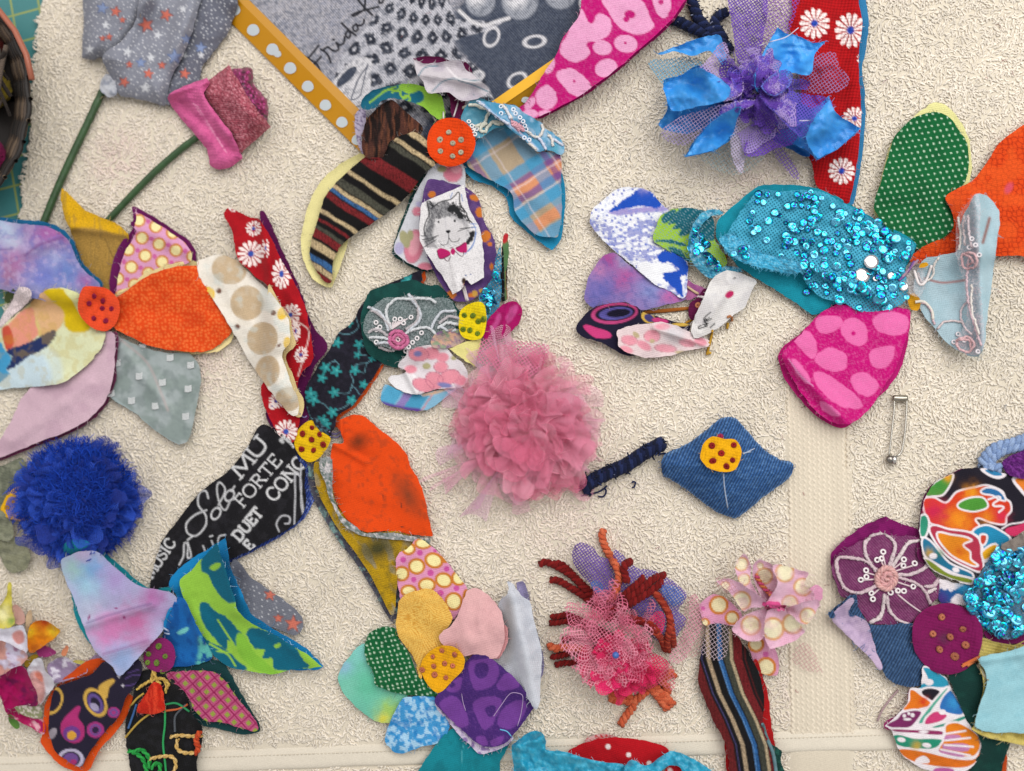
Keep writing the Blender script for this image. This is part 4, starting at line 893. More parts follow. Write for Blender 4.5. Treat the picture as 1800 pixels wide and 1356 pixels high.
# ================================================================== large flower with the yellow red-knot centre
fl = thing('fabric_flower', 548, 775, 'large flower with yellow centre of red knots and black petal of music words', 'fabric flower', 'fabric flowers on the towel')
DZ = [(305, 150, 40), (292, 278, 66), (447, 380, 78, .62, 0), (365, 250, 50, .4, 0), (490, 590, 62, .8, 40), (520, 670, 50, .5, 0), (545, 790, 42, .8, 20), (420, 1025, 38), (470, 1180, 60), (400, 1050, 20), (200, 40, 26)]
b = sheet('backing', A6, [(335, 65), (355, 62), (385, 110), (435, 225), (485, 330), (545, 470), (605, 640), (678, 735), (672, 775), (612, 855), (590, 1000), (585, 1110), (520, 1180), (480, 1250), (420, 1190), (370, 1110), (380, 1000), (400, 700), (380, 300)], '#561148', [], [wr(6, 30, 3)])
p = sheet('petal', A6, [(158, 85), (175, 42), (205, 55), (290, 95), (335, 105), (395, 200), (440, 300), (498, 395), (545, 490), (573, 570), (585, 640), (602, 720), (605, 820), (560, 870), (530, 925), (540, 1110), (515, 1220), (490, 1240), (430, 1190), (385, 1110), (350, 1020), (342, 945), (400, 880), (390, 640), (380, 450), (310, 390), (225, 300), (195, 160)],
          '#a80f1c', [mot('#8a0a18', 40, .6, .2, 3, .5), daisy(*DZ), line('#e9d3cf', 5, [(525, 620), (580, 660), (585, 700), (560, 800), (530, 900)], e=6)], [ridge(350, 110, 390, 420, 30, 14), ridge(390, 300, 580, 640, 40, 10), wr(5, 30, 3), tilt(500, 1200, 0, 250, 100, 12)], parent=fl, label='red petal with white daisies and plum lining', stiff=14); backed(b, p, fl)
b = sheet('backing', A6, [(380, 440), (440, 530), (492, 605), (506, 680), (516, 740), (470, 800), (498, 880), (528, 960), (560, 1020), (545, 1105), (515, 1100), (400, 900)], '#e2cc94', [], [wr(4, 20, 4)], fray=1)
p = sheet('petal', A6, [(18, 320), (60, 300), (95, 285), (125, 282), (215, 310), (300, 390), (385, 468), (438, 540), (480, 610), (490, 680), (485, 730), (450, 790), (478, 880), (506, 960), (530, 1020), (522, 1098), (450, 1050), (370, 950), (290, 830), (205, 682), (110, 522), (45, 430)],
          '#e6e0d6', [dot('#bfa98b', (182, 357, 90, 76, 10), (272, 528, 85, 88), (350, 708, 78, 84, 20), (375, 873, 62, 80, 10), (480, 1015, 66, 62), e=5), dot('#e3bd47', (70, 482, 40, 38), (452, 580, 26, 36, 30), (476, 730, 20, 30), e=4), dot('#6b4436', (130, 467, 14), (405, 578, 14), (223, 648, 14), (434, 743, 13, 6, -40), e=4),
           mot('#c6d3d2', 60, .64, .12, 3, .45), mot('#cfc6b6', 30, .6, .2, 8, .3)], [dome(10, 14), wr(9, 50, 3), ridge(120, 380, 480, 1000, 50, 6)], parent=fl, label='white petal with large tan discs and brown dots'); backed(b, p, fl)
b = sheet('backing', B6, [(900, 190), (985, 300), (1010, 350), (1055, 440), (1036, 545), (966, 655), (866, 728), (726, 808), (566, 888), (500, 900), (700, 500)], '#2b3f87', [mot('#8291c4', 10, .62, .08, 3, .7)], mat='denim', fray=2)
def script(col, *L, w=16): return line(col, w, *L, e=7)
p = sheet('petal', B6, [(725, 92), (790, 105), (860, 150), (915, 200), (940, 280), (985, 350), (985, 450), (990, 560), (950, 650), (860, 715), (720, 795), (560, 876), (400, 960), (250, 1065), (90, 1070), (95, 950), (150, 770), (250, 640), (380, 480), (560, 340), (660, 200)],
          '#131217', [mot('#232228', 30, .55, .2, 3, .6), text('#cfd0d3', 'MU', 612, 404, 90, -50, 14, 1.55), text('#cfd0d3', 'T', 905, 235, 80, -49, 20), text('#cfd0d3', 'FORTE', 625, 578, 74, -50, 9.5, 1.22), text('#cfd0d3', 'CONC', 806, 545, 76, -50, 12, 1.1),
           text('#cfd0d3', 'DUET', 604, 776, 62, -50, 14, 1.05), text('#cfd0d3', 'MUSIC', 92, 990, 62, -56, 11, 1.04), text('#cfd0d3', 'E', 668, 830, 60, -50, 14),
           script('#c6c7cb', [(420, 520), (405, 478), (368, 490), (362, 560), (405, 620), (405, 680), (350, 740), (300, 725), (292, 670), (340, 620), (410, 590)], [(325, 745), (300, 765)], w=10),
           ring('#c6c7cb', 9, (465, 610, 24, 36, 30), (545, 505, 24, 34, 30)), script('#c6c7cb', [(480, 560), (520, 470), (480, 430), (478, 520), (515, 590), (545, 545)], [(555, 480), (575, 450)], w=9),
           script('#c6c7cb', [(250, 910), (275, 860), (290, 780), (300, 870), (320, 860), (300, 780)], [(390, 800), (410, 850)], [(430, 745), (445, 740)], [(440, 770), (455, 810)], [(520, 735), (485, 745), (480, 790), (510, 790)], w=9),
           script('#b9bac0', [(925, 680), (930, 520), (945, 370), (965, 560), (978, 615), (960, 440), (965, 320)], [(835, 715), (820, 670), (850, 625), (895, 630), (895, 665), (870, 670)], w=9)],
          [wr(6, 50, 3), dome(6, 14)], mat='velvet', step=1.7, parent=fl, label='black petal with white words MUSIC, Solo, FORTE, DUET', fray=1.6, frayc='#1b1a20'); backed(b, p, fl)
b = sheet('backing', PX, [(543, 812), (560, 812), (580, 880), (700, 945), (700, 1090), (688, 1092), (636, 1005), (586, 938), (548, 868)], '#4a4955', [mot('#7fa5a0', 8, .62, .1, 3, .7), mot('#2f2e3a', 7, .6, .1, 8, .7)], fray=3, mat='plush')
p = sheet('petal', PX, [(553, 815), (572, 815), (585, 860), (592, 888), (630, 930), (720, 938), (738, 965), (705, 990), (697, 1040), (692, 1078), (686, 1080), (644, 1000), (594, 930), (560, 866)], '#ae8b10',
          [mot('#8a8574', 16, .62, .1, 3, .75, sy=40, deg=-25), dot('#3a3a22', (664, 964, 26, 18, -20), e=26), mot('#5d5320', 12, .6, .2, 9, .4)], [wr(5, 22, 3)], parent=fl, label='dirty mustard yellow petal with dark smudge', mat='velvet', fray=1.5); backed(b, p, fl)
b = sheet('backing', B6, [(1080, 290), (1140, 280), (1150, 400), (1150, 500), (1200, 620), (1300, 700), (1330, 725), (1480, 722), (1640, 748), (1720, 760), (1700, 800), (1600, 770), (1320, 740), (1210, 670), (1150, 560), (1100, 420), (1070, 340)], '#8b8f92', [mot('#5a6a64', 14, .55, .1, 4), mot('#c9c4c6', 12, .62, .1, 7)], fray=2)
p = sheet('petal', B6, [(1165, 85), (1215, 50), (1275, 30), (1340, 45), (1420, 110), (1510, 180), (1580, 260), (1612, 350), (1650, 400), (1690, 520), (1712, 640), (1736, 745, 1), (1640, 735), (1480, 712), (1330, 715), (1240, 650), (1170, 540), (1146, 440), (1140, 300), (1150, 205), (1212, 195), (1195, 130)], '#db470f',
          [mot('#8c3c20', 26, .66, .16, 3, .45), dot('#7a3216', (1300, 190, 50, 34, -30), e=60), dot('#7d3a20', (1590, 500, 90, 40, 60), e=90), line('#6a3020', 5, [(1445, 500), (1448, 530)], [(1550, 550), (1552, 575)], [(1548, 688), (1565, 690)])],
          [dome(12, 22), bump(1290, 280, 70, -8), ridge(1150, 200, 1340, 310, 20, 6), ridge(1200, 150, 1200, 60, 16, 9), wr(7, 50, 3)], parent=fl, label='plain orange petal with dark smudges'); backed(b, p, fl)
leafs = [(260, 722, 36, 0), (395, 735, 34, 20), (388, 800, 26, 0), (185, 880, 36, 30), (252, 900, 38, 10), (165, 945, 32, 0), (240, 1035, 36, 40), (370, 895, 34, 15), (425, 985, 30, 0), (350, 1085, 36, 10), (90, 1045, 42, 60), (110, 1080, 40, 20), (170, 1210, 38, 0), (230, 1160, 36, 30), (190, 1240, 34, 50), (700, 330, 40, 20), (480, 820, 26, 40), (500, 620, 34, 0), (330, 600, 30, 0)]
b = sheet('backing', A8, [(812, 262, 1), (814, 330), (560, 760), (548, 868), (470, 1000), (380, 1120), (285, 1190), (250, 1250), (150, 1310), (300, 1000)], '#d3531c')
p = sheet('petal', A8, [(785, 262, 1), (792, 335), (700, 460), (560, 760), (528, 862), (445, 1000), (360, 1110), (255, 1190), (240, 1260), (190, 1300), (140, 1310), (108, 1250), (62, 1110), (58, 1030), (128, 885), (200, 780), (240, 712), (280, 650), (360, 590), (400, 500), (520, 380), (650, 325)], '#191823',
          [mot('#262432', 24, .55, .2, 3, .7), line('#56808d', 6, [(345, 1010), (360, 960), (345, 920), (380, 860), (450, 850), (480, 815)], [(260, 1040), (330, 1040), (360, 1000), (400, 1050)], [(260, 660), (330, 670), (390, 630), (375, 560)], [(130, 1090), (180, 1110), (220, 1150), (300, 1130), (340, 1100)], [(210, 850), (250, 840), (270, 860), (240, 830)], [(70, 1130), (100, 1200), (160, 1200)], [(390, 740), (410, 800), (440, 800)], [(440, 860), (430, 910), (410, 910)])] +
          [dot('#2c8a8e', *[(x + .5 * r * math.cos(math.radians(a + 72 * k)), y + .5 * r * math.sin(math.radians(a + 72 * k)), r * .52, r * .26, a + 72 * k) for x, y, r, a in leafs for k in range(5)]), dot('#2c8a8e', *[(x, y, r * .42) for x, y, r, a in leafs]), dot('#4aa9a8', *[(x + 5, y - 4, r * .22) for x, y, r, a in leafs])],
          [wr(7, 40, 3), dome(6, 14), ridge(700, 420, 200, 1150, 60, 5)], parent=fl, label='black petal with teal ivy leaves, orange lining'); backed(b, p, fl)
sheet('petal', A6, [(608, 1112), (660, 1150), (700, 1180), (698, 1215), (670, 1238), (640, 1180)], '#20202c', [mot('#4a6a78', 12, .62, .1)], parent=fl, label='dark turned corner beside the centre')
threads('stitch', A6, [[(690, 1180), (720, 1195), (745, 1180)], [(700, 1195), (730, 1188)], [(695, 1205), (725, 1210), (750, 1195)], [(540, 1090), (560, 1110), (575, 1100)]], 1.3, '#8f86b8', fl)
center(A6, [(597, 1122), (640, 1172), (690, 1205), (697, 1222), (680, 1262), (640, 1312), (590, 1336), (538, 1300), (510, 1240), (530, 1172)], '#e0b60c', [(602, 1160), (553, 1190), (640, 1195), (600, 1220), (657, 1245), (550, 1270), (608, 1273)], '#a3211c', 4.6, fl, 'yellow disc with red knots')

# ================================================================== green-grey flower and blue tulle pompom on top of it (left edge)
fl = thing('fabric_flower', 0, 880, 'grey green felt flower with a yellow centre, half hidden under the royal blue pompom', 'fabric flower', 'fabric flowers on the towel')
for o_, c_, l_ in (([(-60, 400), (30, 350), (100, 320), (175, 295), (230, 420), (300, 600), (60, 800), (-60, 760)], '#666b5c', 'upper grey green petal'), ([(-60, 820), (60, 900), (160, 960), (220, 1010), (245, 1090), (190, 1190), (80, 1200), (0, 1080), (-60, 960)], '#85866f', 'lower grey green petal'), ([(-60, 700), (60, 760), (110, 900), (60, 960), (-60, 900)], '#7d806c', 'middle grey green petal')):
    sheet('petal', B7, o_, c_, [mot('#50544a', 40, .6, .2, 3, .5), mot('#9a9b88', 30, .6, .2, 7, .4)], [wr(12, 24, 4), dome(8, 12)], mat='felt', parent=fl, label=l_)
center(B7, [(180, 518), (110, 540), (60, 580), (30, 640), (5, 705), (70, 775), (220, 780), (260, 560)], '#d9a616', [(110, 640), (60, 690)], '#c08a10', 4, fl, 'mustard disc')
def pompom(name, label, cx, cy, rad, h, cols, mat, seed, n=46, hair=0, cat='pompom', spread=.5, amp=9, layers=None, hairc=None, z0=10):
    g = np.random.default_rng(seed); root = thing(name, cx, cy, label, cat, 'tulle pompoms')
    for li, (k, r0, r1, za, zb, ap) in enumerate(layers or [(n // 2, 4, rad, 10, 12, amp), (n // 3, 3, rad * .82, h * .45, h * .7, amp * 1.2), (n // 4, 2, rad * .5, h * .6, h, amp * 1.1)]):
        for i in range(k):
            mb = MB(); a = 2 * math.pi * (i + g.uniform(-.3, .3)) / k
            ruffle(mb, cx + g.uniform(-6, 6), cy + g.uniform(-6, 6), a, spread * g.uniform(.8, 1.4), r0, r1 * g.uniform(.8, 1.1), za + z0 * .3, zb * g.uniform(.7, 1.15) + z0, ap, g.uniform(5, 9), cols, g, lift=g.uniform(0, 12))
            mb.build('tulle_ruffle', mat, root)
    if hair:
        mb = MB()
        for i in range(hair):
            a = g.uniform(0, 6.28); b = g.uniform(0, 1) ** .6; r = rad * (.35 + .75 * b); zt = h * math.sqrt(max(0, 1 - b * b)) * .9 + 12
            t = np.linspace(.45, 1, 4); aa = a + g.normal(0, .25) * (t - .4); x = cx + r * t * np.cos(aa); y = cy + r * t * np.sin(aa); z = np.maximum(12 + (zt - 6) * t + g.uniform(-3, 6) * t, hs(x, y) + 1)
            mb.tube(W(x, y, z), [.8, .7, .55, .3], 3, lin(hairc or cols[i % len(cols)]) * g.uniform(.6, 1.25))
        mb.build('tulle_threads', 'thread', root, kind='stuff')
    return root
BC = ['#1439a8', '#0f2f94', '#1c46ba', '#0c2780']
g = np.random.default_rng(3)
root = thing('tulle_pompom', 137, 878, 'royal blue shaggy tulle pompom at the left edge', 'pompom', 'tulle pompoms')
BC = ['#1742b0', '#13389e', '#1f4cc0', '#102e90']
froth('tulle_ruffle', root, 132, 882, 104, 62, 90, 40, BC, 'tulle_froth', g, amp=9)
mb = MB()
for i in range(7500):
    a = g.uniform(0, 6.28); b_ = g.uniform(0, 1) ** .55; r = 100 * b_; zc = 8 + 66 * math.sqrt(max(0, 1 - b_ * b_)); L = g.uniform(8, 26); t = np.linspace(0, 1, 4); aa = a + g.normal(0, .8); el = g.uniform(.1, .9) * (1 - .7 * b_)
    x0, y0 = 135 + r * math.cos(a), 880 + r * math.sin(a); cv = g.normal(0, .7); x = x0 + L * t * np.cos(aa + cv * t); y = y0 + L * t * np.sin(aa + cv * t); z = np.maximum(zc - 4 + L * el * t, hs(x, y) + 1)
    mb.tube(W(x, y, z), [.75, .65, .5, .25], 3, lin(BC[i % 4]) * g.uniform(.7, 1.5))
mb.build('tulle_threads', 'thread', root, kind='stuff')
for (x, y, r, z) in ((137, 878, 92, 40), (137, 878, 70, 70)): raise_h(x, y, r, z)
# ================================================================== scrap rosette at lower left
fl = thing('scrap_rosette', 40, 1160, 'blurred rosette of small pink, yellow and magenta scraps at the lower left edge', 'fabric rosette')
def scrap(out, base, ops=(), lab=None, lift=8, crop=C1, mat='cotton', par=None, **kw):
    return sheet('scrap', crop, out, base, list(ops), [wr(lift, 18, random.randrange(90)), edge(lift * .5, 8)], mat=mat, parent=par or fl, label=lab, **kw)
scrap([(-60, 260), (0, 270), (50, 190), (70, 100), (85, 200), (90, 320), (110, 410), (60, 440), (-60, 430)], '#cfc456', [blot(('#e8e3b0', 20, 340, 60, .9), ('#7a9a4c', 85, 390, 30, .9))], 'pale yellow pointed scrap', 16)
scrap([(90, 290), (130, 270), (180, 330), (190, 390), (150, 420), (110, 400)], '#c39a90', (), 'dusty pink scrap')
scrap([(190, 400), (205, 330), (230, 310), (235, 380), (215, 450), (200, 470)], '#bda384', (), 'tan scrap')
scrap([(270, 600), (330, 570), (390, 600), (420, 630), (350, 660), (290, 650)], '#93336e', (), 'purple scrap')
scrap([(455, 640), (470, 600), (500, 570), (510, 600), (490, 650)], '#c8805e', (), 'salmon scrap')
scrap([(540, 690), (600, 680), (640, 695), (620, 720), (570, 720)], '#c9bf68', (), 'yellow scrap'); scrap([(640, 740), (700, 650), (740, 640), (730, 690)], '#9a86a4', (), 'lilac scrap')
scrap([(350, 730), (400, 680), (480, 660), (560, 700), (650, 740), (640, 780), (420, 850), (370, 800)], '#9684a3', [mot('#d7d2e0', 40, .6, .1)], 'mauve leaf scrap', 14)
scrap([(205, 520), (220, 430), (280, 385), (350, 390), (410, 430), (450, 460), (400, 520), (330, 570), (260, 620), (215, 620)], '#d07b12', [blot(('#d9bb28', 390, 460, 50, .9), ('#b03a14', 330, 400, 50, .9), ('#cfae20', 230, 470, 40, .8), ('#8a3a10', 250, 590, 40, .7))], 'orange scrap with yellow tips', 18)
scrap([(-60, 460), (60, 445), (170, 425), (205, 600), (180, 640), (60, 560), (-60, 560)], '#d5d6e2', [poly('#c98d88', [(90, 490), (160, 460), (180, 540), (130, 560)], e=10)], 'white and pink scrap', 14)
scrap([(-60, 560), (20, 540), (130, 590), (210, 650), (160, 720), (40, 790), (-60, 820)], '#c9968c', [mot('#c9c3d8', 70, .52, .12, 5), mot('#a07b98', 60, .6, .1, 9)], 'peach and lilac folded scrap', 22)
scrap([(190, 730), (180, 690), (250, 640), (280, 650), (230, 730)], '#a98a2a', (), 'mustard scrap')
scrap([(200, 760), (290, 660), (340, 760), (410, 860), (360, 930), (290, 1010), (240, 900)], '#dcdde6', [poly('#d9aaa6', [(220, 790), (290, 760), (330, 850), (330, 960), (280, 1010)], e=14), poly('#d78876', [(260, 780), (300, 775), (320, 840), (280, 820)], e=8)], 'white scrap with pink print', 18)
scrap([(-60, 850), (20, 790), (160, 720), (230, 830), (280, 960), (270, 1020), (130, 1030), (60, 1080), (20, 980)], '#9c0d55', [mot('#6c0a4a', 60, .55, .15)], 'magenta scrap', 22)
scrap([(50, 1080), (120, 1030), (220, 1110), (320, 1130), (330, 1230), (240, 1190), (130, 1130)], '#a81a5a', [mot('#d9a7b4', 40, .64, .1)], 'magenta lower scrap', 12)
scrap([(110, 1040), (190, 1020), (300, 1030), (310, 1100), (220, 1110)], '#8b8f6c', [mot('#d9cfc8', 16, .56, .1)], 'green and white scrap', 8); scrap([(60, 1090), (120, 1120), (150, 1180), (110, 1195)], '#56803a', (), 'green scrap')

# ================================================================== lower left flower, plum centre
fl = thing('fabric_flower', 150, 1290, 'lower left fabric flower with small plum centre and pastel tie-dye petal', 'fabric flower', 'fabric flowers on the towel')
sheet('petal', B8, [(1090, 200), (1180, 290), (1290, 370), (1380, 430), (1450, 490), (1470, 560), (1430, 615), (1380, 600), (1200, 520), (1100, 400)], '#6f727e', [lat('#d0d2d8', 34, 30, 20, 3.5, jit=.8), star('#c8705f', '#55343c', (1290, 392, 34, 10), (1415, 550, 46, 5), (1335, 520, 26, 0)), blot(('#3a3a46', 1120, 280, 60, .6))], [wr(4, 30, 3)], parent=fl, label='grey petal with red stars', fray=1.2)
b = sheet('backing', B8, [(735, 770), (960, 745), (1040, 770), (1090, 850), (1150, 960), (1195, 1040), (1235, 1130), (1140, 1155), (1000, 1120), (900, 1100), (850, 1060), (880, 980)], '#163f42')
KS = '#b8577e'
def check(u, v, c):
    a = math.radians(-42); X = (u * math.cos(a) + v * math.sin(a)) / 56; Y = (-u * math.sin(a) + v * math.cos(a)) / 56
    d = np.maximum(np.abs(X - np.floor(X) - .5), np.abs(Y - np.floor(Y) - .5)) * 2
    c = mixc(c, '#8c1a50', sm(.86 - d, .12)); c = mixc(c, '#6f1742', sm(.5 - d, .1) * sm(d - .56, .1)); return mixc(c, '#8c9a3c', sm(d - .42, .14))
p = sheet('petal', B8, [(720, 830), (790, 812), (880, 805), (980, 810), (1030, 850), (1080, 910), (1130, 980), (1180, 1040), (1225, 1130), (1130, 1120), (1030, 1090), (930, 1075), (870, 1010), (850, 960), (800, 900)], KS, [check], [ridge(900, 810, 920, 940, 30, 8), wr(8, 40, 3), tilt(750, 850, 6, 1200, 1100, 0)], step=1.8, parent=fl, label='magenta and green check petal, dark green lining'); backed(b, p, fl)
TH = ['#c2a24a', '#2e9a55', '#3e6fa0', '#6a6f74', '#c05a30']
p = sheet('petal', B8, [(550, 880), (590, 810), (640, 800), (720, 830), (780, 870), (840, 960), (860, 1040), (915, 1110), (918, 1200), (890, 1290), (880, 1400), (560, 1420), (520, 1300), (500, 1180), (500, 1080), (540, 960)], '#0d0d10', [mot('#1c1c22', 30, .55, .2, 3, .7)], [dome(8, 14), wr(7, 40, 3)], mat='velvet', parent=fl, label='black petal covered with loose coloured threads')
threads('couched_thread', B8, [[(500, 1170), (560, 1100), (620, 1050), (700, 1000)], [(715, 1000), (715, 1100), (705, 1200), (715, 1300), (725, 1400)], [(515, 1120), (540, 1050), (560, 990)], [(770, 1140), (770, 1060), (800, 1020), (830, 990)], [(720, 1025), (790, 1015), (840, 990)], [(560, 910), (620, 870), (690, 850), (720, 880), (720, 930)], [(720, 990), (780, 985), (850, 1030)], [(520, 1010), (560, 960), (600, 930)]], 2.0, ['#b89a48', '#2f9a58', '#40659a', '#50555c', '#c06038', '#cbb055', '#2f8a58', '#b89a48'], p)
cord('cord', B8, [[(745, 1168), (800, 1160), (860, 1165), (918, 1160)], [(785, 1180), (780, 1230), (820, 1255), (880, 1255)], [(630, 1290), (700, 1275), (760, 1280), (775, 1330), (750, 1380)]], 3.4, ['#d8b878', '#c9a560'], p, pitch=22)
cord('cord', B8, [[(515, 1245), (560, 1260), (600, 1300), (620, 1390)], [(540, 1250), (590, 1240), (630, 1290), (625, 1340)], [(640, 1340), (670, 1310), (690, 1330), (680, 1390)]], 3.8, ['#2fa24a', '#1f8a3c'], p, pitch=22)
cord('cord', B8, [[(905, 1140), (885, 1190), (900, 1230), (880, 1260)]], 5, ['#c9502a', '#b33f20'], p)
p = sheet('tassel', B8, [(650, 870), (690, 880), (705, 930), (715, 990), (712, 1025), (640, 1045), (570, 1035), (565, 1010), (600, 950)], '#b4200f', [mot('#e0472a', 8, .55, .2, 3, .7, sy=40, deg=0)], [dome(14, 10)], mat='yarn', parent=fl, label='bright red yarn tassel', fray=2)
cord('loop', B8, [[(640, 870), (655, 800), (665, 850), (690, 880)], [(570, 900), (640, 860), (700, 850), (735, 880), (715, 915)]], 3, ['#cfae5a', '#b9984a'], p)
b = sheet('backing', B8, [(385, 735, 1), (280, 760), (150, 860), (90, 930), (60, 1000), (45, 1150), (38, 1200), (90, 1270), (160, 1330), (290, 1356), (350, 1250), (480, 1100), (545, 960), (520, 930), (450, 850)], '#d94f14', [], [wr(5, 30, 3)])
p = sheet('petal', B8, [(390, 755), (320, 820), (200, 870), (120, 900), (95, 960), (80, 1060), (85, 1170), (120, 1250), (170, 1290), (250, 1330), (290, 1270), (370, 1160), (460, 1060), (500, 960), (540, 900), (590, 810), (570, 740), (520, 760), (470, 830), (430, 800)], '#211c30', [
    ring('#c9a24c', 14, (335, 980, 75, 50, 60)), poly('#c9a24c', [(350, 905), (380, 870), (440, 855), (410, 900), (390, 960)], e=6), dot('#211c30', (340, 975, 60, 38, 60)), ring('#5e4a8a', 14, (335, 985, 48, 30, 60)), dot('#9c95b4', (330, 1005, 28, 18, 40)),
    dot('#a52e6e', (210, 1130, 75, 64, 60)), poly('#a52e6e', [(160, 1080), (200, 1030), (250, 1000), (240, 1060), (270, 1120), (200, 1130)], e=8), dot('#6a3a86', (205, 1150, 48, 42)), dot('#d39c3a', (205, 1160, 26, 24)),
    dot('#9c3378', (335, 1130, 48, 44), (435, 1035, 34, 30)), ring('#6b4a8c', 10, (335, 1130, 26, 26), (435, 1035, 18, 16)), dot('#2b2140', (335, 1130, 18, 18)),
    ring('#b5aec8', 16, (200, 1290, 62, 50)), dot('#6b4a8c', (200, 1290, 42, 34)), dot('#a52e6e', (215, 1305, 18, 14)), ring('#c9a24c', 12, (100, 970, 50, 70, 20)), dot('#98909c', (100, 1150, 20, 34, 30)),
    line('#4f3c74', 7, [(500, 850), (540, 830), (580, 830)], [(500, 890), (550, 880), (590, 860)], [(480, 800), (540, 770)], [(510, 820), (570, 800)]), dot('#c9c6d2', (463, 838, 7), (485, 888, 7))], [dome(6, 12), wr(8, 40, 3)], parent=fl, label='navy paisley petal with bright orange lining'); backed(b, p, fl)
b = sheet('backing', B8, [(147, 210), (160, 120), (200, 92), (240, 86), (330, 120), (455, 215), (545, 295), (640, 362), (750, 360), (620, 600), (385, 745), (330, 690), (265, 600), (215, 490), (210, 430), (190, 330)], '#178a98', [], [tilt(600, 700, 0, 240, 90, 14)])
p = sheet('petal', B8, [(146, 208), (200, 172), (270, 153), (340, 156), (400, 202), (500, 292), (590, 350), (690, 366), (776, 405), (750, 520), (700, 590), (640, 660), (560, 745), (470, 834), (430, 790), (330, 690), (268, 560), (225, 440), (165, 290)], '#a8aed2', [
    blot(('#6aa9dd', 310, 250, 80, .9), ('#9cc6c0', 210, 250, 60, .8), ('#b8a2c6', 270, 165, 60, .7), ('#9ccbe0', 300, 350, 70, .8), ('#a48cc4', 440, 300, 90, .8), ('#a8629e', 640, 410, 80, .9), ('#b9c4dc', 300, 480, 70, .8), ('#cf7cb4', 400, 600, 100, .95), ('#c2649c', 540, 540, 90, .9), ('#8fa6d2', 480, 740, 80, .95), ('#c486b8', 600, 640, 60, .7), ('#b48cc0', 700, 490, 60, .6)),
    line('#6c5a86', 4, [(290, 545), (420, 500), (560, 460), (640, 440)], e=20), line('#8a5a8c', 4, [(380, 715), (500, 680), (620, 640)], e=24), dot('#8c2f6c', (448, 465, 9, 5), (492, 515, 8), (300, 515, 5, 16, 20), e=6)], [ridge(270, 560, 640, 450, 26, 7), ridge(380, 720, 640, 640, 30, 6), tilt(600, 700, 4, 240, 170, 10), wr(7, 50, 3)], parent=fl, label='pastel blue and pink tie-dye petal, turquoise lining', stiff=20); backed(b, p, fl)
b = sheet('backing', B8, [(736, 335), (760, 280), (850, 200), (940, 150), (1046, 78, 1), (1060, 150), (1075, 240), (1120, 350), (1160, 440), (1195, 500), (1330, 590), (1480, 680), (1585, 782, 1), (1550, 800), (1400, 800), (1000, 700), (760, 600), (705, 570), (730, 480), (780, 410)], '#1580bd', [], [curl(1046, 80, 1130, 400, 120, 14)])
LT = '#8fc043'; TT = '#0b5f78'
p = sheet('petal', B8, [(795, 318), (860, 260), (920, 190), (998, 108, 1), (1040, 230), (1070, 330), (1095, 410), (1115, 480), (1190, 550), (1300, 602), (1400, 662), (1490, 716), (1572, 784, 1), (1480, 796), (1400, 802), (1310, 826), (1200, 812), (1080, 792), (1000, 740), (930, 640), (880, 540), (830, 440)], LT, [
    poly(TT, [(920, 180), (1000, 90), (1060, 250), (1110, 420), (1060, 435), (990, 360), (950, 280), (915, 260)], e=5, wob=5), poly(LT, [(958, 245), (1000, 215), (1022, 225), (990, 258)], e=4),
    poly(TT, [(915, 430), (950, 440), (990, 480), (1060, 520), (1120, 590), (1160, 640), (1110, 640), (1120, 680), (1060, 640), (1050, 690), (980, 620), (930, 560), (905, 480)], e=5, wob=6), poly(TT, [(1170, 580), (1300, 600), (1420, 660), (1460, 730), (1500, 790), (1320, 800), (1300, 740), (1250, 740), (1260, 690), (1200, 680)], e=5, wob=8),
    poly(LT, [(1310, 670), (1340, 655), (1350, 665), (1325, 685)], e=4), poly(TT, [(900, 600), (960, 650), (1050, 690), (1120, 760), (1160, 800), (1080, 795), (980, 740)], e=5, wob=6), line(LT, 10, [(960, 660), (1060, 720), (1100, 780)], [(1000, 700), (1090, 710)], [(1005, 530), (1050, 600), (1090, 660)]), poly('#7fb83c', [(1120, 600), (1200, 700), (1300, 790), (1330, 825), (1240, 815), (1120, 720)], e=6, wob=6)],
    [curl(1000, 110, 1110, 480, 140, 16), wr(6, 40, 3), ridge(1110, 480, 1570, 785, 40, 6)], parent=fl, label='lime and teal print petal with blue lining', stiff=20, frayc='#9fc8e8', fray=1); backed(b, p, fl)
p = sheet('petal', B8, [(712, 580), (740, 500), (790, 400), (830, 430), (880, 540), (930, 640), (978, 730), (900, 770), (800, 785), (720, 780), (690, 680)], '#155fa6', [poly('#5bb4ae', [(905, 620), (950, 660), (980, 740), (890, 775), (900, 700)], e=20), mot('#0f4f94', 30, .58, .15), poly('#6fc0bc', [(780, 600), (815, 575), (845, 572), (825, 600), (795, 608)], e=4)], [dome(8, 16), ridge(830, 430, 920, 640, 26, 8)], parent=fl, label='deep blue and aqua petal')
threads('stitch', B8, [[(700, 580), (715, 600), (740, 605)], [(705, 570), (735, 590)]], 1.6, '#b8c8e4', p)
center(B8, [(660, 632), (710, 628), (755, 660), (772, 720), (760, 780), (720, 812), (660, 810), (610, 780), (598, 730), (620, 670)], '#7f1d5e', [(680, 672), (625, 715), (716, 727), (622, 760), (670, 765), (705, 808)], '#7f9c3c', 4.6, fl, 'plum disc with green knots', h=9)
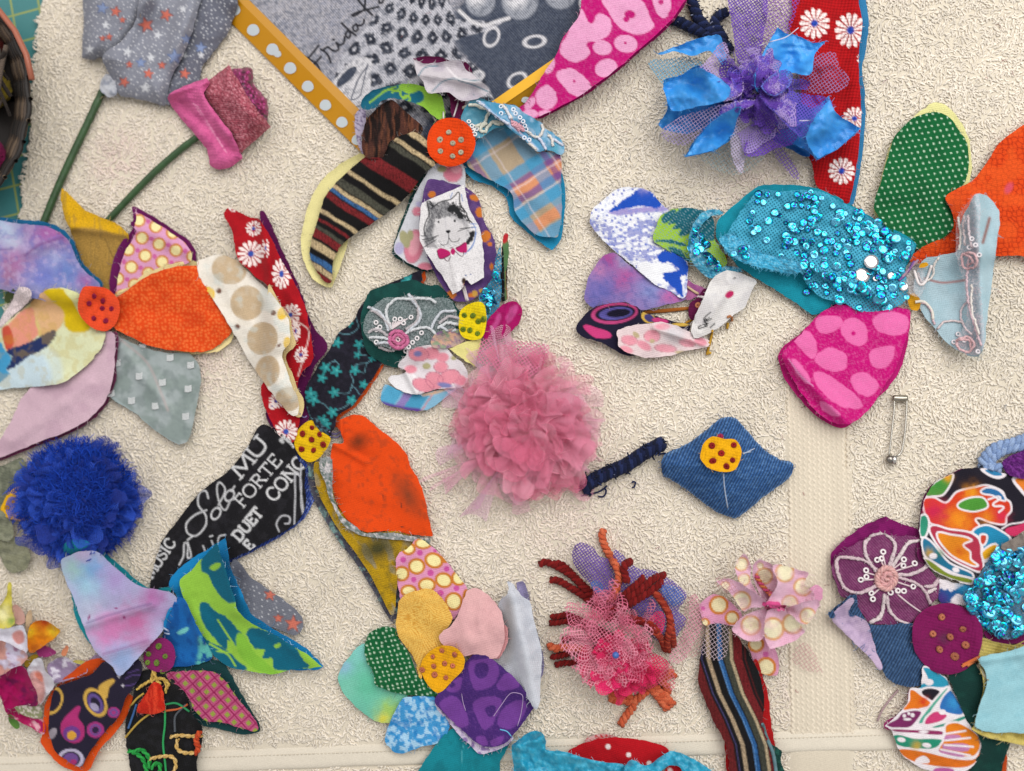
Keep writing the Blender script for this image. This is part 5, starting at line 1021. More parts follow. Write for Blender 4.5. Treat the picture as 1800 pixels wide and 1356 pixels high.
# ================================================================== red daisy petal, tulle flower, magenta petal (top)
fl = thing('fabric_petal', 1480, 200, 'long red basket-weave petal with white daisies and a bright blue lining', 'fabric petal')
b = sheet('backing', A4, [(1380, -60), (1468, -60), (1474, 0), (1492, 140), (1482, 280), (1452, 420), (1468, 640), (1468, 820), (1442, 1050), (1402, 1300), (1372, 1318), (1300, 1200), (1380, 700), (1380, 300)], '#2f76a6', [], [tilt(1300, 500, 0, 1480, 500, 6)])
p = sheet('petal', A4, [(1010, -60), (1418, -60), (1426, 0), (1452, 150), (1440, 260), (1424, 420), (1440, 640), (1442, 800), (1425, 1000), (1395, 1180), (1368, 1300), (1350, 1312), (1250, 1260), (1155, 1200), (1130, 1080), (1100, 990), (1060, 700), (1040, 400), (990, 200), (975, 150), (1000, 80)], '#a80a12',
          [mot('#8c0810', 40, .58, .2, 3, .5), daisy((1143, 152, 98), (1375, 196, 112, .92), (1400, 765, 74), (1318, 1103, 86), (1440, 380, 26), cen='#2444a8')], [wr(5, 50, 3), dome(5, 12)], mat='basket_weave', parent=fl, label='red daisy print'); backed(b, p, fl)
fl = thing('tulle_flower', 1322, 161, 'bright blue satin and purple tulle flower with navy braided cords', 'tulle flower')
def braid(name, crop, path, r, parent, cols=('#141c3c', '#1f2a52', '#10162e'), seed=1, specks=True, label=None):
    g = np.random.default_rng(seed); mb = MB(); P = px_path(crop, path, r * .85, step=3); mb.yarn(P, r, cols, r * 1.5, 5, 3)
    P2 = resample(P, 2.4 * S)
    for i in range(0, len(P2) - 1):      # looped chenille surface
        for _ in range(2):
            a = g.uniform(0, 6.28); o = np.array([math.cos(a), math.sin(a), abs(g.normal(0, .6))]); o /= np.linalg.norm(o)
            q = P2[i] + o * r * .75 * S; e = q + (o + g.normal(0, .8, 3)) * r * .35 * S; m_ = (q + e) / 2 + g.normal(0, .25, 3) * r * .4 * S
            mb.tube(np.array([q, m_, e]), r * .13, 3, lin('#8d93b0' if (specks and g.random() < .10) else cols[i % 3]))
    return mb.build(name, 'yarn', parent, label)
braid('braided_cord', A4, [(175, 115), (250, 135), (340, 175), (420, 215), (560, 300)], 9, fl, seed=2, label='navy braided cord'); braid('braided_cord', A4, [(345, -20), (370, 60), (400, 130), (480, 215), (600, 330)], 9.5, fl, seed=3, label='navy braided cord')
braid('braided_cord', A4, [(575, 80), (520, 110), (500, 160), (560, 260)], 9, fl, seed=4, label='navy braided cord')
SB = '#2b90e0'
g = np.random.default_rng(12)
def satin(o_, c_, h_, s_): sheet('satin_petal', A4, o_, c_, [mot('#52abee', 60, .6, .15, s_, .35), mot('#1a70bc', 50, .58, .2, s_ + 3, .4)], [wr(h_, 30, s_), wr(h_ * .4, 12, s_ + 7), tilt(740, 590, 26, o_[0][0], o_[0][1], 6), edge(5, 6)], mat='satin', parent=fl, fray=1.4, frayc='#4a9fe0', label='bright blue satin petal', lifta=2)
def tnet(o_, c_, mt, h_=16, s_=3): sheet('tulle_petal', A4, o_, c_, [], [wr(h_, 26, s_), wr(h_ * .6, 11, s_ + 5), tilt(740, 590, 20, o_[0][0], o_[0][1], 6)], mat=mt, parent=fl, thick=.4, fray=1.2, lifta=3, stiff=16, label='purple or pale tulle piece')
tnet([(70, 400), (170, 385), (330, 370), (430, 420), (330, 500), (200, 570), (110, 470)], '#5a98b8', 'tulle_open', 10, 4); tnet([(400, 990), (560, 900), (760, 900), (820, 990), (780, 1060), (640, 1130), (480, 1080)], '#9ab8bc', 'tulle_wisp', 8, 5)
satin([(135, 352), (200, 320), (300, 280), (430, 240), (530, 228), (556, 280), (560, 420), (470, 330), (360, 362), (240, 332)], '#3a98e2', 22, 3); satin([(172, 520), (280, 490), (390, 425), (480, 470), (560, 560), (560, 680), (360, 700), (220, 640), (180, 590)], '#2686d2', 20, 5)
satin([(138, 805), (190, 720), (215, 610), (400, 600), (640, 600), (560, 740), (440, 810), (330, 862), (180, 840)], '#2380cc', 26, 7); satin([(840, 860), (960, 880), (1100, 960), (1110, 1010), (980, 960)], '#2070be', 8, 12)
tnet([(860, 950), (930, 940), (1000, 1040), (1045, 1120), (1040, 1165), (960, 1100), (900, 1020)], '#7a58b4', 'tulle_open', 10, 6); tnet([(930, 520), (1060, 450), (1180, 350), (1270, 340), (1300, 420), (1370, 520), (1280, 600), (1100, 600), (900, 570)], '#8a6a9c', 'tulle_open', 20, 7)
tnet([(835, -60), (1045, -40), (1030, 60), (980, 200), (880, 400), (770, 560), (790, 300)], '#7d4aa8', 'tulle_open', 14, 8)
satin([(305, 1012, 1), (380, 890), (480, 760), (600, 690), (720, 640), (660, 760), (630, 870), (500, 970), (400, 998)], SB, 22, 8); satin([(905, 180, 1), (960, 215), (1040, 232), (1132, 278), (1225, 262, 1), (1145, 345), (1115, 482), (1000, 470), (960, 500), (890, 540), (770, 590), (780, 420), (840, 290)], '#3a9ae6', 26, 9)
satin([(1235, 618, 1), (1280, 730), (1440, 828, 1), (1310, 950), (1160, 1032, 1), (1090, 970), (960, 900), (860, 740), (780, 640), (1000, 640), (1130, 700)], '#2c88d8', 22, 10)
tnet([(588, -60), (700, -50), (835, -60), (810, 250), (770, 540), (710, 600), (650, 420), (610, 160)], '#5a2fa2', 'tulle_open_dense', 22, 9); tnet([(560, 270), (600, 370), (680, 480), (670, 610), (540, 650), (450, 560), (370, 480), (460, 380)], '#a791c4', 'tulle_open_dense', 22, 10)
tnet([(150, 860), (250, 770), (480, 690), (720, 640), (775, 660), (620, 740), (480, 800), (330, 930), (240, 935)], '#b4a2ce', 'tulle_open', 18, 11); tnet([(620, 760), (700, 690), (775, 680), (775, 750), (710, 900), (680, 1110), (640, 1090), (600, 950)], '#bdb2cc', 'tulle_open_dense', 18, 12)
tnet([(770, 620), (860, 640), (960, 760), (1050, 830), (1000, 930), (880, 960), (820, 1000), (690, 995), (750, 800)], '#6236ac', 'tulle_open_dense', 26, 13); tnet([(790, 600), (920, 580), (1100, 610), (1240, 640), (1255, 760), (1210, 885), (1080, 900), (900, 740)], '#5a48b8', 'tulle_open_dense', 24, 14); tnet([(800, 560), (900, 470), (1000, 470), (980, 560), (880, 620)], '#5a6cc4', 'tulle_open_dense', 20, 15)
froth('tulle_ruffle', fl, 1330, 168, 56, 32, 30, 42, ['#5a2fa2', '#6a45b4', '#9a84c4', '#5a48b8'], 'tulle_open_dense', g, z0=34, amp=9, base='tulle_wisp', edges=True)
satin([(172, 560), (250, 500), (390, 440), (470, 470), (600, 570), (560, 650), (380, 690), (230, 720), (190, 640)], '#2f90de', 20, 21); satin([(320, 1005, 1), (400, 880), (500, 770), (660, 690), (640, 780), (610, 870), (500, 965)], '#3a9ae8', 20, 22); satin([(1240, 640, 1), (1290, 740), (1435, 828, 1), (1310, 945), (1165, 1025, 1), (1090, 900), (1130, 780)], '#2f8cdc', 18, 23)
froth('tulle_ruffle', fl, 1326, 162, 34, 20, 16, 28, ['#5a2fa2', '#6a45b4'], 'tulle_dense', g, z0=58, amp=6)
threads('thread', A4, [[(790, 295, 30), (860, 270, 40), (960, 240, 44), (1040, 180, 40)]], .8, '#d5cfe4', fl); threads('thread', A4, [[(1045, 780, 20), (1115, 778, 20)]], .8, '#d5cfe4', fl)
raise_h(1322, 161, 60, 55)
fl = thing('fabric_petal', 1050, 90, 'large magenta petal with pale pink blotches lying across the yellow frame corner', 'fabric petal')
MG = '#b5086c'; PK = '#dc9cc2'
def blobs(u, v, c):
    for o in (poly(PK, [(1300, -10), (1420, -30), (1520, 10), (1562, 100), (1580, 150), (1490, 190), (1390, 150), (1330, 60)], [(1575, -30), (1650, -40), (1675, 30), (1640, 100), (1595, 70)], [(1180, 50), (1235, 130), (1280, 75), (1342, 105), (1342, 180), (1280, 222), (1215, 240), (1232, 295), (1150, 342), (1068, 285), (1105, 195)], [(1050, 400), (1130, 375), (1205, 425), (1242, 490), (1160, 528), (1080, 465)], [(945, 500), (1000, 465), (1050, 520), (1040, 580), (980, 595), (940, 560)], e=5, wob=5),
              dot(PK, (1300, 262, 52, 40, 10), (1428, 240, 64, 48, 10), (1320, 372, 62, 48, -20), (905, 622, 42, 26), (990, 622, 42, 20), (1012, 360, 26, 46, 25), (905, 565, 22, 40, 40)), dot(MG, (1450, 80, 30, 22, 10), (1430, 105, 16), (1620, 12, 14), (1425, 236, 7), (1146, 445, 8))): c = o(u, v, c)
    return mot('#c06a9c', 7, .6, .2, 6, .25)(u, v, c)
b = sheet('backing', A3, [(1250, -70), (1775, -70), (1752, 20), (1652, 155), (1512, 276), (1410, 368), (1210, 518), (1068, 598), (952, 650), (930, 640), (1100, 400)], '#8d0a58', stiff=30)
p = sheet('petal', A3, [(1220, -70), (1772, -70), (1742, 20), (1640, 150), (1500, 270), (1400, 360), (1200, 508), (1060, 588), (950, 640), (928, 645), (838, 600, 1), (880, 560), (930, 490), (980, 400), (1032, 330), (1090, 200), (1172, 90)], MG, [blobs], [wr(8, 70, 3), dome(6, 16), edge(4, 8)], parent=fl, label='magenta cloth with pink blotches', stiff=40); backed(b, p, fl)

# ================================================================== top flower, orange centre
fl = thing('fabric_flower', 790, 260, 'flower lying on the frame corner with orange centre and plaid petal', 'fabric flower', 'fabric flowers on the towel')
b = sheet('backing', A7, [(320, 380), (345, 350), (372, 345), (378, 420), (352, 500), (372, 590), (330, 520)], '#b7aec6', [mot('#6a5f80', 8, .6, .1)], fray=2.5, stiff=26)
p = sheet('petal', A7, [(515, 295), (600, 365), (690, 450), (650, 500), (510, 520), (470, 610), (380, 605), (358, 490), (400, 380), (480, 310)], '#1a0f0e', [mot('#4d2d25', 22, .55, .14, 4, .95, sy=140, deg=3), mot('#70432f', 10, .62, .12, 8, .7, sy=90, deg=3)], [wr(10, 26, 3, 90, 3), ridge(520, 300, 480, 560, 40, 8)], mat='velvet', parent=fl, label='dark brown velvet petal', stiff=26); backed(b, p, fl)
b = sheet('backing', A7, [(375, 588), (260, 632), (140, 728), (68, 870), (30, 1040), (36, 1140), (90, 1262), (170, 1312), (200, 1306), (300, 1000)], '#e2d99a', [], [edge(4, 8)], stiff=26, mat='cotton')
TN = '#b39f7c'; RD = '#712024'; BL = '#345c8c'; GG = '#45453c'
p = sheet('petal', A7, [(650, 472), (715, 520), (752, 640), (700, 690), (600, 820), (540, 870), (450, 940), (320, 1020), (240, 1090), (200, 1180), (188, 1290), (120, 1232), (76, 1150), (78, 1080), (112, 960), (165, 810), (285, 680), (380, 604), (470, 600), (500, 530), (590, 482)], '#0f0e10',
          [band(123, [(40, 72, TN), (122, 146, TN), (155, 185, GG), (262, 338, RD), (408, 430, TN), (470, 508, GG), (516, 538, TN), (540, 560, BL), (568, 602, RD), (664, 684, TN), (712, 726, RD), (750, 772, GG), (772, 812, RD), (825, 866, TN), (895, 925, BL), (930, 960, TN), (964, 1010, RD)], wob=9, e=7, sc=90), mot('#0c0b0d', 9, .66, .1, 4, .5)], [dome(16, 20), wr(8, 50, 3)], mat='knit', parent=fl, label='dark striped knit petal with pale yellow lining', stiff=34); backed(b, p, fl)
p = sheet('petal', A7, [(360, 342), (370, 275), (450, 232), (600, 208), (690, 222), (745, 252), (790, 280), (806, 400), (770, 402), (690, 335), (600, 302), (540, 288), (470, 300), (430, 340)], '#145c74', [poly('#86b43e', [(560, 210), (700, 215), (800, 280), (815, 410), (760, 400), (650, 320), (690, 300), (680, 250), (600, 260)], e=5, wob=6), line('#86b43e', 10, [(400, 310), (500, 240), (560, 250)], [(470, 250), (540, 225)], [(520, 255), (600, 220)]), ring('#86b43e', 10, (590, 260, 24), (600, 290, 18))], [wr(10, 30, 3), edge(6, 8), tilt(780, 400, 0, 450, 230, 16)], parent=fl, label='teal and lime curled petal', stiff=26)
b = sheet('backing', A7, [(632, 70, 1), (720, 58), (800, 66), (860, 92), (920, 88), (956, 150), (930, 260), (920, 300), (890, 400), (850, 400), (820, 260), (700, 200)], '#5c1440', [], [edge(8, 8)], stiff=26)
p = sheet('petal', A7, [(640, 78, 1), (700, 98), (770, 92), (890, 84), (925, 130), (1000, 190), (1048, 240), (1022, 272), (940, 300), (880, 295), (830, 255), (720, 258), (690, 200), (655, 150)], '#c3bdc4', [mot('#a79fae', 60, .58, .2, 3, .6), line('#5d7c8c', 7, [(660, 170), (700, 120), (770, 110)], [(740, 250), (790, 200), (850, 180), (960, 190), (1020, 180)], [(880, 190), (960, 215), (1040, 250)], e=5), line('#e4e0e4', 8, [(820, 120), (880, 180), (1000, 205)], e=10)], [ridge(650, 150, 1000, 200, 30, 16), wr(18, 30, 3), edge(8, 8)], parent=fl, label='white petal with thin blue lines, plum lining', stiff=22, fray=1.4); backed(b, p, fl)
def plaid(u, v, c):
    a = math.radians(57); X = u * math.cos(a) + v * math.sin(a); Y = -u * math.sin(a) + v * math.cos(a); n = 14 * (fbm(u / 60, v / 60, 5) - .5); X = X + n; Y = Y + n
    c = np.tile(lin('#a8967e'), (len(u), 1)); BLU = '#2f8fbc'; PUR = '#6f4088'; ORG = '#d4875c'
    def st(c, T, L, aa):
        for t0, t1, col in L: c = mixc(c, col, aa * np.minimum(sm(t0 - T, 9), sm(T - t1, 9)))
        return c
    c = st(c, X, [(1288, 1350, ORG), (1500, 1560, ORG)], .8); c = st(c, Y, [(-1050, -830, ORG)], .5)
    c = st(c, X, [(960, 1045, BLU), (1205, 1262, BLU), (1262, 1292, PUR), (1345, 1385, PUR), (1400, 1465, BLU), (860, 930, PUR), (1570, 1640, BLU)], .75)
    c = st(c, Y, [(-778, -698, BLU), (-560, -490, BLU), (-905, -862, PUR), (-825, -790, PUR), (-480, -440, PUR), (-1010, -950, PUR)], .62)
    c = st(c, X, [(1068, 1074, '#d8c8c8'), (1300, 1306, '#e4d4d8'), (1392, 1397, '#e4d4d8')], .7); c = st(c, Y, [(-842, -836, '#e4d4d8'), (-590, -585, '#d8ccd0')], .6)
    return c
b = sheet('backing', A7, [(905, 640), (980, 560), (1300, 600), (1445, 700), (1442, 1040), (1388, 1112, 1), (1300, 1050), (1166, 930), (1140, 830), (1060, 760), (990, 740), (930, 700)], '#1f86b0', stiff=26)
p = sheet('petal', A7, [(960, 540), (1080, 440), (1180, 445), (1260, 520), (1320, 570), (1432, 598), (1436, 750), (1442, 850), (1420, 1030), (1380, 1040), (1310, 1030), (1190, 910), (1165, 800), (1080, 742), (1000, 700), (930, 645)], '#a8937c', [plaid], [wr(10, 45, 3), ridge(1000, 620, 1400, 900, 60, 6), edge(3, 8)], parent=fl, label='blue, purple and tan plaid petal', stiff=26, fray=1); backed(b, p, fl)
p = sheet('petal', F4, [(200, 790), (225, 680), (300, 560), (380, 515), (470, 560), (640, 600), (800, 610), (860, 680), (760, 880), (600, 870), (480, 940), (390, 985), (290, 890)], '#2c7d98', [mot('#5aa0b8', 60, .55, .2, 3, .5)], [wr(8, 30, 3), edge(5, 8)], mat='satin', parent=fl, label='turquoise petal under white lace', stiff=26)
threads('lace_cord', F4, [[(225, 650), (280, 615), (360, 610), (430, 650), (500, 640)], [(540, 680), (490, 740), (470, 810), (390, 850), (360, 850)], [(680, 830), (600, 800), (540, 820), (500, 870), (470, 920), (410, 900), (440, 850), (490, 820)], [(640, 830), (560, 810)]], 3.4, '#d7d8cc', p)
rings(F4, [(285, 800), (320, 850), (350, 865), (375, 885), (330, 910), (355, 945)], p, 4.6, '#e8e6e6')
p = sheet('petal', F4, [(380, 570), (480, 575), (640, 600), (800, 620), (900, 690), (1000, 750), (1110, 820), (1160, 880), (1280, 960), (1372, 1072), (1340, 1172), (1240, 1140), (1160, 1130), (1060, 1140), (930, 1025), (760, 885), (620, 760), (500, 660)], '#4b8fb4', [mot('#2a80a4', 50, .58, .15, 3, .6), mot('#9fbcd6', 50, .6, .14, 9, .6), line('#a9bcdc', 20, [(440, 600), (600, 740), (800, 880), (960, 1010), (1070, 1120)], e=16), blot(('#1788a4', 1270, 1110, 70, .9))], [wr(12, 30, 3), ridge(400, 580, 1060, 1130, 60, 12), dome(10, 10)], mat='satin', parent=fl, label='folded blue petal edged with white lace and a pink bead flower', stiff=24, fray=1.4)
threads('lace_cord', F4, [[(390, 575), (480, 640), (560, 710), (660, 780), (740, 830)], [(660, 610), (720, 680), (770, 770)], [(690, 640), (740, 720), (760, 770)], [(940, 910), (1000, 950), (1070, 980), (1130, 900), (1110, 840)], [(1080, 980), (1120, 1050), (1170, 1120)], [(1190, 950), (1230, 1010), (1240, 1080)], [(1240, 1000), (1300, 1030), (1355, 1075)], [(960, 1040), (1010, 1080), (1060, 1130)]], 3.0, ['#d3d9ea', '#e0dcd8'], p)
rings(F4, [(650, 630), (650, 710), (790, 665), (815, 710), (865, 755), (900, 800), (920, 850), (935, 890), (880, 960), (915, 985), (970, 1010)], p, 4.6, '#dfe6f2')
threads('bead_flower', F4, [[(770, 800), (830, 830), (880, 870), (910, 910)], [(775, 830), (820, 860), (860, 900)], [(790, 815), (850, 860), (900, 900)]], 4, '#d9a5b2', p)
def floral(seed, cols=('#d99aaa', '#cf7f92'), n=14, x0=0, x1=1, y0=0, y1=1, r=60):
    g = np.random.default_rng(seed); F = [(g.uniform(x0, x1), g.uniform(y0, y1), g.uniform(.6, 1.1) * r, g.uniform(0, 72)) for _ in range(n)]
    def f(u, v, c):
        for i, (x, y, rr, a) in enumerate(F):
            if i % 3 == 2: c = dot(['#9aa582', '#a8a0c4'][i % 2], (x, y, rr * .6, rr * .28, a), e=5)(u, v, c); continue
            for k in range(5):
                t = math.radians(a + 72 * k); px, py = x + .52 * rr * math.cos(t), y + .52 * rr * math.sin(t)
                c = dot(cols[i % 2], (px, py, rr * .46, rr * .36, a + 72 * k), e=5)(u, v, c); c = ring('#b0607a', 3, (px, py, rr * .46, rr * .36, a + 72 * k), e=3)(u, v, c)
            c = dot('#8d86b4', (x, y, rr * .18), e=4)(u, v, c)
        return c
    return f
b = sheet('backing', A7, [(745, 655), (700, 690), (630, 800), (560, 980), (522, 1110), (528, 1135), (610, 1195), (700, 1228), (770, 1205), (850, 800)], '#1b4340', stiff=24)
p = sheet('petal', A7, [(755, 645), (900, 645), (918, 740), (900, 900), (800, 1150), (750, 1205), (700, 1215), (620, 1185), (535, 1112), (575, 980), (645, 810), (705, 700)], '#c6c8d0', [floral(4, n=0), dot('#c9788c', (640, 1090, 50, 90, 10), (850, 690, 50, 50), (660, 900, 26, 24), (700, 1200, 40, 24), e=8), dot('#d99aa8', (640, 1080, 30, 60, 10), (870, 670, 30, 24), e=10), ring('#b0707f', 4, (640, 1090, 50, 90, 10), (660, 900, 28, 26), (850, 690, 52, 52)), dot('#9d9a76', (590, 1050, 26, 50, -20), (790, 670, 26, 18), (620, 1030, 18, 30), e=6), dot('#a8a4c4', (560, 1100, 26, 34), (670, 860, 20, 16), e=8)], [wr(7, 40, 3)], parent=fl, label='pale floral print petal with dark green lining', stiff=24); backed(b, p, fl)
threads('stitch', A7, [[(740, 380), (762, 415)], [(800, 360), (800, 400)], [(885, 290), (870, 340), (852, 395)], [(965, 500), (1010, 498)], [(752, 640), (756, 665)]], 1.6, '#d9d4d6', fl)
center(A7, [(722, 468), (770, 410), (840, 392), (910, 410), (960, 468), (973, 540), (935, 620), (852, 656), (770, 640), (714, 570)], '#d94006', [(830, 470), (783, 512), (895, 512), (850, 530), (785, 572), (893, 580), (850, 600)], '#c9c2a8', 4.4, fl, 'orange disc with white and green knots', h=9)

# ================================================================== middle flower, yellow centre with green knots and the cat petal
fl = thing('fabric_flower', 832, 565, 'middle flower with lemon yellow centre of green knots and a white cat petal', 'fabric flower', 'fabric flowers on the towel')
b = sheet('petal', F2, [(420, -10), (560, -25), (700, 20), (850, 60), (1010, 180), (1080, 450), (1200, 650), (1240, 900), (1190, 1150), (1080, 1280), (980, 1400), (800, 1430), (700, 1400), (640, 1310), (560, 1200), (500, 1060), (420, 900), (330, 500), (350, 250)], '#553a72', [mot('#6e5288', 60, .56, .2, 3, .5), dot('#c9742e', (470, 150, 46, 40, -30), (980, 190, 62, 38, 15), (1040, 365, 50, 62, -10), (1110, 650, 60, 70, 30), (1160, 740, 30, 26), (700, 1345, 60, 48), (1180, 1010, 20, 46), (940, 1350, 40, 30), e=6), dot('#c79a48', (980, 1330, 34, 40), (1060, 1300, 30, 26), e=6)], [wr(6, 40, 3)], parent=fl, label='purple petal with orange spots behind the cat', stiff=16)
CW = '#dfdde0'
p = sheet('petal', F2, [(348, 250, 1), (470, 200), (850, 38, 1), (885, 200), (920, 330), (1040, 560), (1085, 850), (1090, 1140, 1), (940, 1230, 1), (880, 1170), (830, 1270), (720, 1335, 1), (640, 1190), (520, 1020), (380, 810), (322, 650), (325, 420)], CW, [
    poly('#8d8d90', [(420, 240), (540, 260), (640, 220), (700, 300), (720, 400), (640, 420), (560, 440), (500, 470), (520, 600), (480, 740), (400, 780), (380, 600), (430, 420)], e=30, wob=30), poly('#a9a8ac', [(700, 300), (860, 400), (900, 520), (880, 640), (780, 560), (720, 440)], e=60, wob=30), mot('#7a7a80', 13, .58, .12, 4, .3, sy=5, deg=70), polymot('#4c4c52', [(420, 240), (540, 260), (640, 220), (720, 300), (740, 400), (640, 430), (560, 450), (500, 500), (500, 640), (480, 740), (400, 780), (380, 600), (430, 420)], 26, .5, .12, .75, 3, 8, 70), polymot('#6a6a70', [(480, 470), (860, 430), (920, 560), (880, 720), (700, 780), (480, 780), (400, 700)], 22, .56, .12, .5, 6, 7, 40), poly('#c9c7ca', [(520, 500), (640, 430), (800, 470), (880, 560), (860, 700), (700, 720), (560, 700), (480, 640)], e=40), poly('#9b999d', [(480, 780), (420, 760), (470, 720), (540, 790)], e=20),
    polymot('#18181c', [(690, 250), (800, 240), (900, 400), (930, 500), (860, 460), (780, 440), (700, 380)], 14, .45, .15, .9, 8), poly('#222326', [(650, 320), (700, 270), (760, 280), (800, 340), (850, 400), (820, 440), (780, 420), (740, 360), (680, 360)], e=12, wob=14),
    line('#1c1d22', 13, [(405, 235), (445, 230), (490, 290), (540, 255), (600, 230), (690, 210), (740, 170), (790, 125), (800, 230), (830, 310), (880, 370), (900, 440), (950, 490)], [(410, 240), (430, 340), (435, 400), (395, 480), (375, 560), (385, 640)], [(450, 270), (480, 300), (455, 320)], e=8),
    line('#26272c', 9, [(340, 645), (400, 640)], [(355, 690), (440, 675), (545, 640)], [(385, 720), (460, 690), (520, 655)], [(370, 780), (440, 740), (520, 690)], [(780, 590), (880, 555), (970, 540)], [(800, 560), (900, 545)], e=7, smooth=True), line('#26272c', 8, [(665, 600), (670, 680), (650, 740), (600, 755), (570, 735)], [(675, 670), (710, 715), (780, 705), (800, 670)], e=7),
    poly('#1a1b20', [(635, 585), (690, 580), (665, 615)], e=6), dot('#33343a', (548, 478, 12, 14), (742, 465, 13, 18), e=6), line('#b4b2b8', 8, [(625, 430), (640, 560)], e=12), poly('#232428', [(930, 590), (985, 600), (950, 700), (880, 740), (910, 660)], e=14, wob=14),
    line('#3f70b8', 8, [(960, 500), (990, 560), (985, 640), (970, 720), (920, 800), (860, 860)], [(1000, 600), (960, 760), (900, 830)], [(690, 190), (715, 130)], [(820, 150), (835, 230)], [(930, 500), (1000, 500)], [(940, 545), (1000, 540)], e=10),
    poly('#b01d62', [(530, 820), (580, 790), (680, 830), (690, 870), (600, 920), (560, 910)], [(690, 830), (720, 790), (750, 830), (720, 870)], [(750, 790), (800, 760), (870, 720), (890, 790), (880, 840), (800, 840)], e=8), line('#4a1434', 9, [(530, 820), (550, 900), (580, 920), (690, 870)], [(610, 910), (660, 945), (690, 890)], [(750, 830), (830, 890), (850, 830)], [(690, 790), (720, 780)], [(760, 790), (860, 730)], e=7), dot('#3a2a20', (850, 1180, 26, 36), e=14), dot('#a0603a', (880, 1225, 40, 20), e=14), dot('#3f5a90', (873, 1115, 12, 7), (930, 1103, 14, 5, -20), e=5)],
    [wr(6, 50, 3), dome(4, 10), ridge(700, 900, 780, 1300, 40, 4)], step=1.3, parent=fl, label='white petal with a hand-drawn grey cat in a pink bow tie', stiff=16, fray=.3)
threads('stitch', A8, [[(1045, 370), (1060, 420), (1075, 475)], [(1055, 365), (1068, 415), (1082, 470)]], 2.2, '#cfc6c8', fl)
p = sheet('petal', A8, [(468, 398), (620, 350), (740, 330), (820, 360), (912, 370), (985, 470), (1030, 540), (1010, 640), (850, 735), (760, 805), (640, 878), (540, 848), (455, 790), (418, 690), (408, 580), (420, 490)], '#0f3c39', [mot('#17504a', 60, .56, .2, 3, .5)], [wr(6, 50, 3), dome(5, 14)], parent=fl, label='dark green petal under grey organza and white lace flower', stiff=16)
sheet('organza', A8, [(560, 442), (640, 440), (720, 425), (850, 442), (962, 450), (1000, 520), (1022, 600), (940, 660), (860, 700), (850, 760), (760, 760), (640, 770), (560, 750), (480, 720), (425, 650), (435, 560), (490, 490)], '#aab4b8', [], [wr(5, 30, 3)], mat='organza', parent=p, thick=.6, fray=1, label='sheer grey organza')
LC = ['#c9ced6', '#b9b4b8', '#d2d6da']
threads('lace_cord', A8, [[(455, 500), (520, 530), (560, 580), (580, 650)], [(475, 520), (540, 560), (600, 640)], [(600, 640), (570, 560), (575, 500), (630, 450), (710, 450), (780, 445), (840, 450), (880, 470)], [(705, 420), (740, 470), (780, 530), (770, 590), (700, 650)], [(720, 430), (760, 490), (765, 580), (690, 640)], [(690, 660), (760, 635), (830, 630), (870, 660), (870, 670)], [(850, 630), (880, 570), (920, 530), (1000, 522)], [(900, 600), (960, 560), (1020, 570)], [(890, 630), (950, 600), (1020, 610)], [(900, 620), (960, 650), (1000, 640)], [(455, 660), (510, 640), (580, 680)], [(460, 690), (520, 690), (580, 700)], [(500, 730), (560, 720), (600, 740)], [(520, 750), (580, 770), (615, 770)]], 3.2, LC, p)
threads('lace_thread', A8, [[(600, 640), (575 + 18 * i, 600 - 4 * i)] for i in range(8)] + [[(620, 700), (590 + 25 * i, 760)] for i in range(5)], 1.3, '#d9cfd2', p)
rings(A8, [(620, 576), (655, 576), (675, 600), (722, 564), (503, 597), (527, 626), (505, 642), (505, 720), (788, 662), (760, 696), (732, 722), (707, 750), (690, 775)], p, 5, '#e3dfe2')
threads('bead_flower', A8, [[(590, 680), (610, 655), (650, 655), (690, 680), (700, 720), (670, 750), (620, 750), (590, 720), (590, 680)], [(605, 700), (640, 670), (680, 710), (640, 735), (605, 700)]], 4, '#c9709a', p)
rings(A8, [(630, 682), (655, 672), (640, 705), (672, 712), (635, 735), (665, 690)], p, 5, '#e6c4d0')
b = sheet('petal', A8, [(538, 1035), (565, 985), (640, 1020), (800, 1040), (1000, 995), (1010, 1010), (930, 1072), (855, 1130), (760, 1152), (650, 1130), (545, 1100)], '#7fb0cc', [band(35, [(880, 930, '#5a3f96'), (930, 990, '#3f8cc8'), (1010, 1018, '#dfe4ea'), (1040, 1140, '#4f9ec4'), (1150, 1200, '#8a7ab4'), (1200, 1290, '#4796bc'), (1300, 1310, '#b98a96')], wob=4), line('#5a3f8c', 40, [(540, 1110), (650, 1140), (770, 1155)], e=14), line('#c9a98c', 18, [(800, 1050), (880, 1035), (960, 1005)], e=10)], [wr(6, 30, 3)], parent=fl, label='blue and purple plaid tip', stiff=12)
p = sheet('petal', A8, [(640, 870), (690, 800), (700, 770), (830, 738), (940, 750), (985, 800), (1060, 870), (1082, 930), (1045, 1000), (900, 1012), (760, 1046), (650, 1022), (578, 950), (600, 930), (690, 905)], '#d6d0d6', [poly('#e2e0e4', [(580, 950), (690, 905), (770, 950), (760, 1046), (650, 1022)], e=8), dot('#d98c9c', (770, 795, 62, 44, 5), (850, 790, 50, 40), (920, 815, 40, 30), (910, 875, 42, 34), (720, 890, 40, 26), (870, 960, 60, 50, 40), (960, 940, 70, 44, -20), (800, 990, 70, 40, 20), (1030, 960, 40, 34), e=10), ring('#b46a80', 4, (770, 795, 62, 44, 5), (870, 960, 60, 50, 40), (960, 940, 70, 44, -20), (800, 990, 70, 40, 20), (910, 875, 44, 36)), dot('#7a7cb0', (765, 793, 26, 18), (935, 990, 46, 16, 10), e=8), dot('#a8a47c', (820, 870, 26, 20), (990, 820, 18, 14), e=6)], [wr(8, 35, 3), ridge(690, 905, 760, 1040, 20, 8)], parent=fl, label='white petal with large pink flowers', stiff=12)
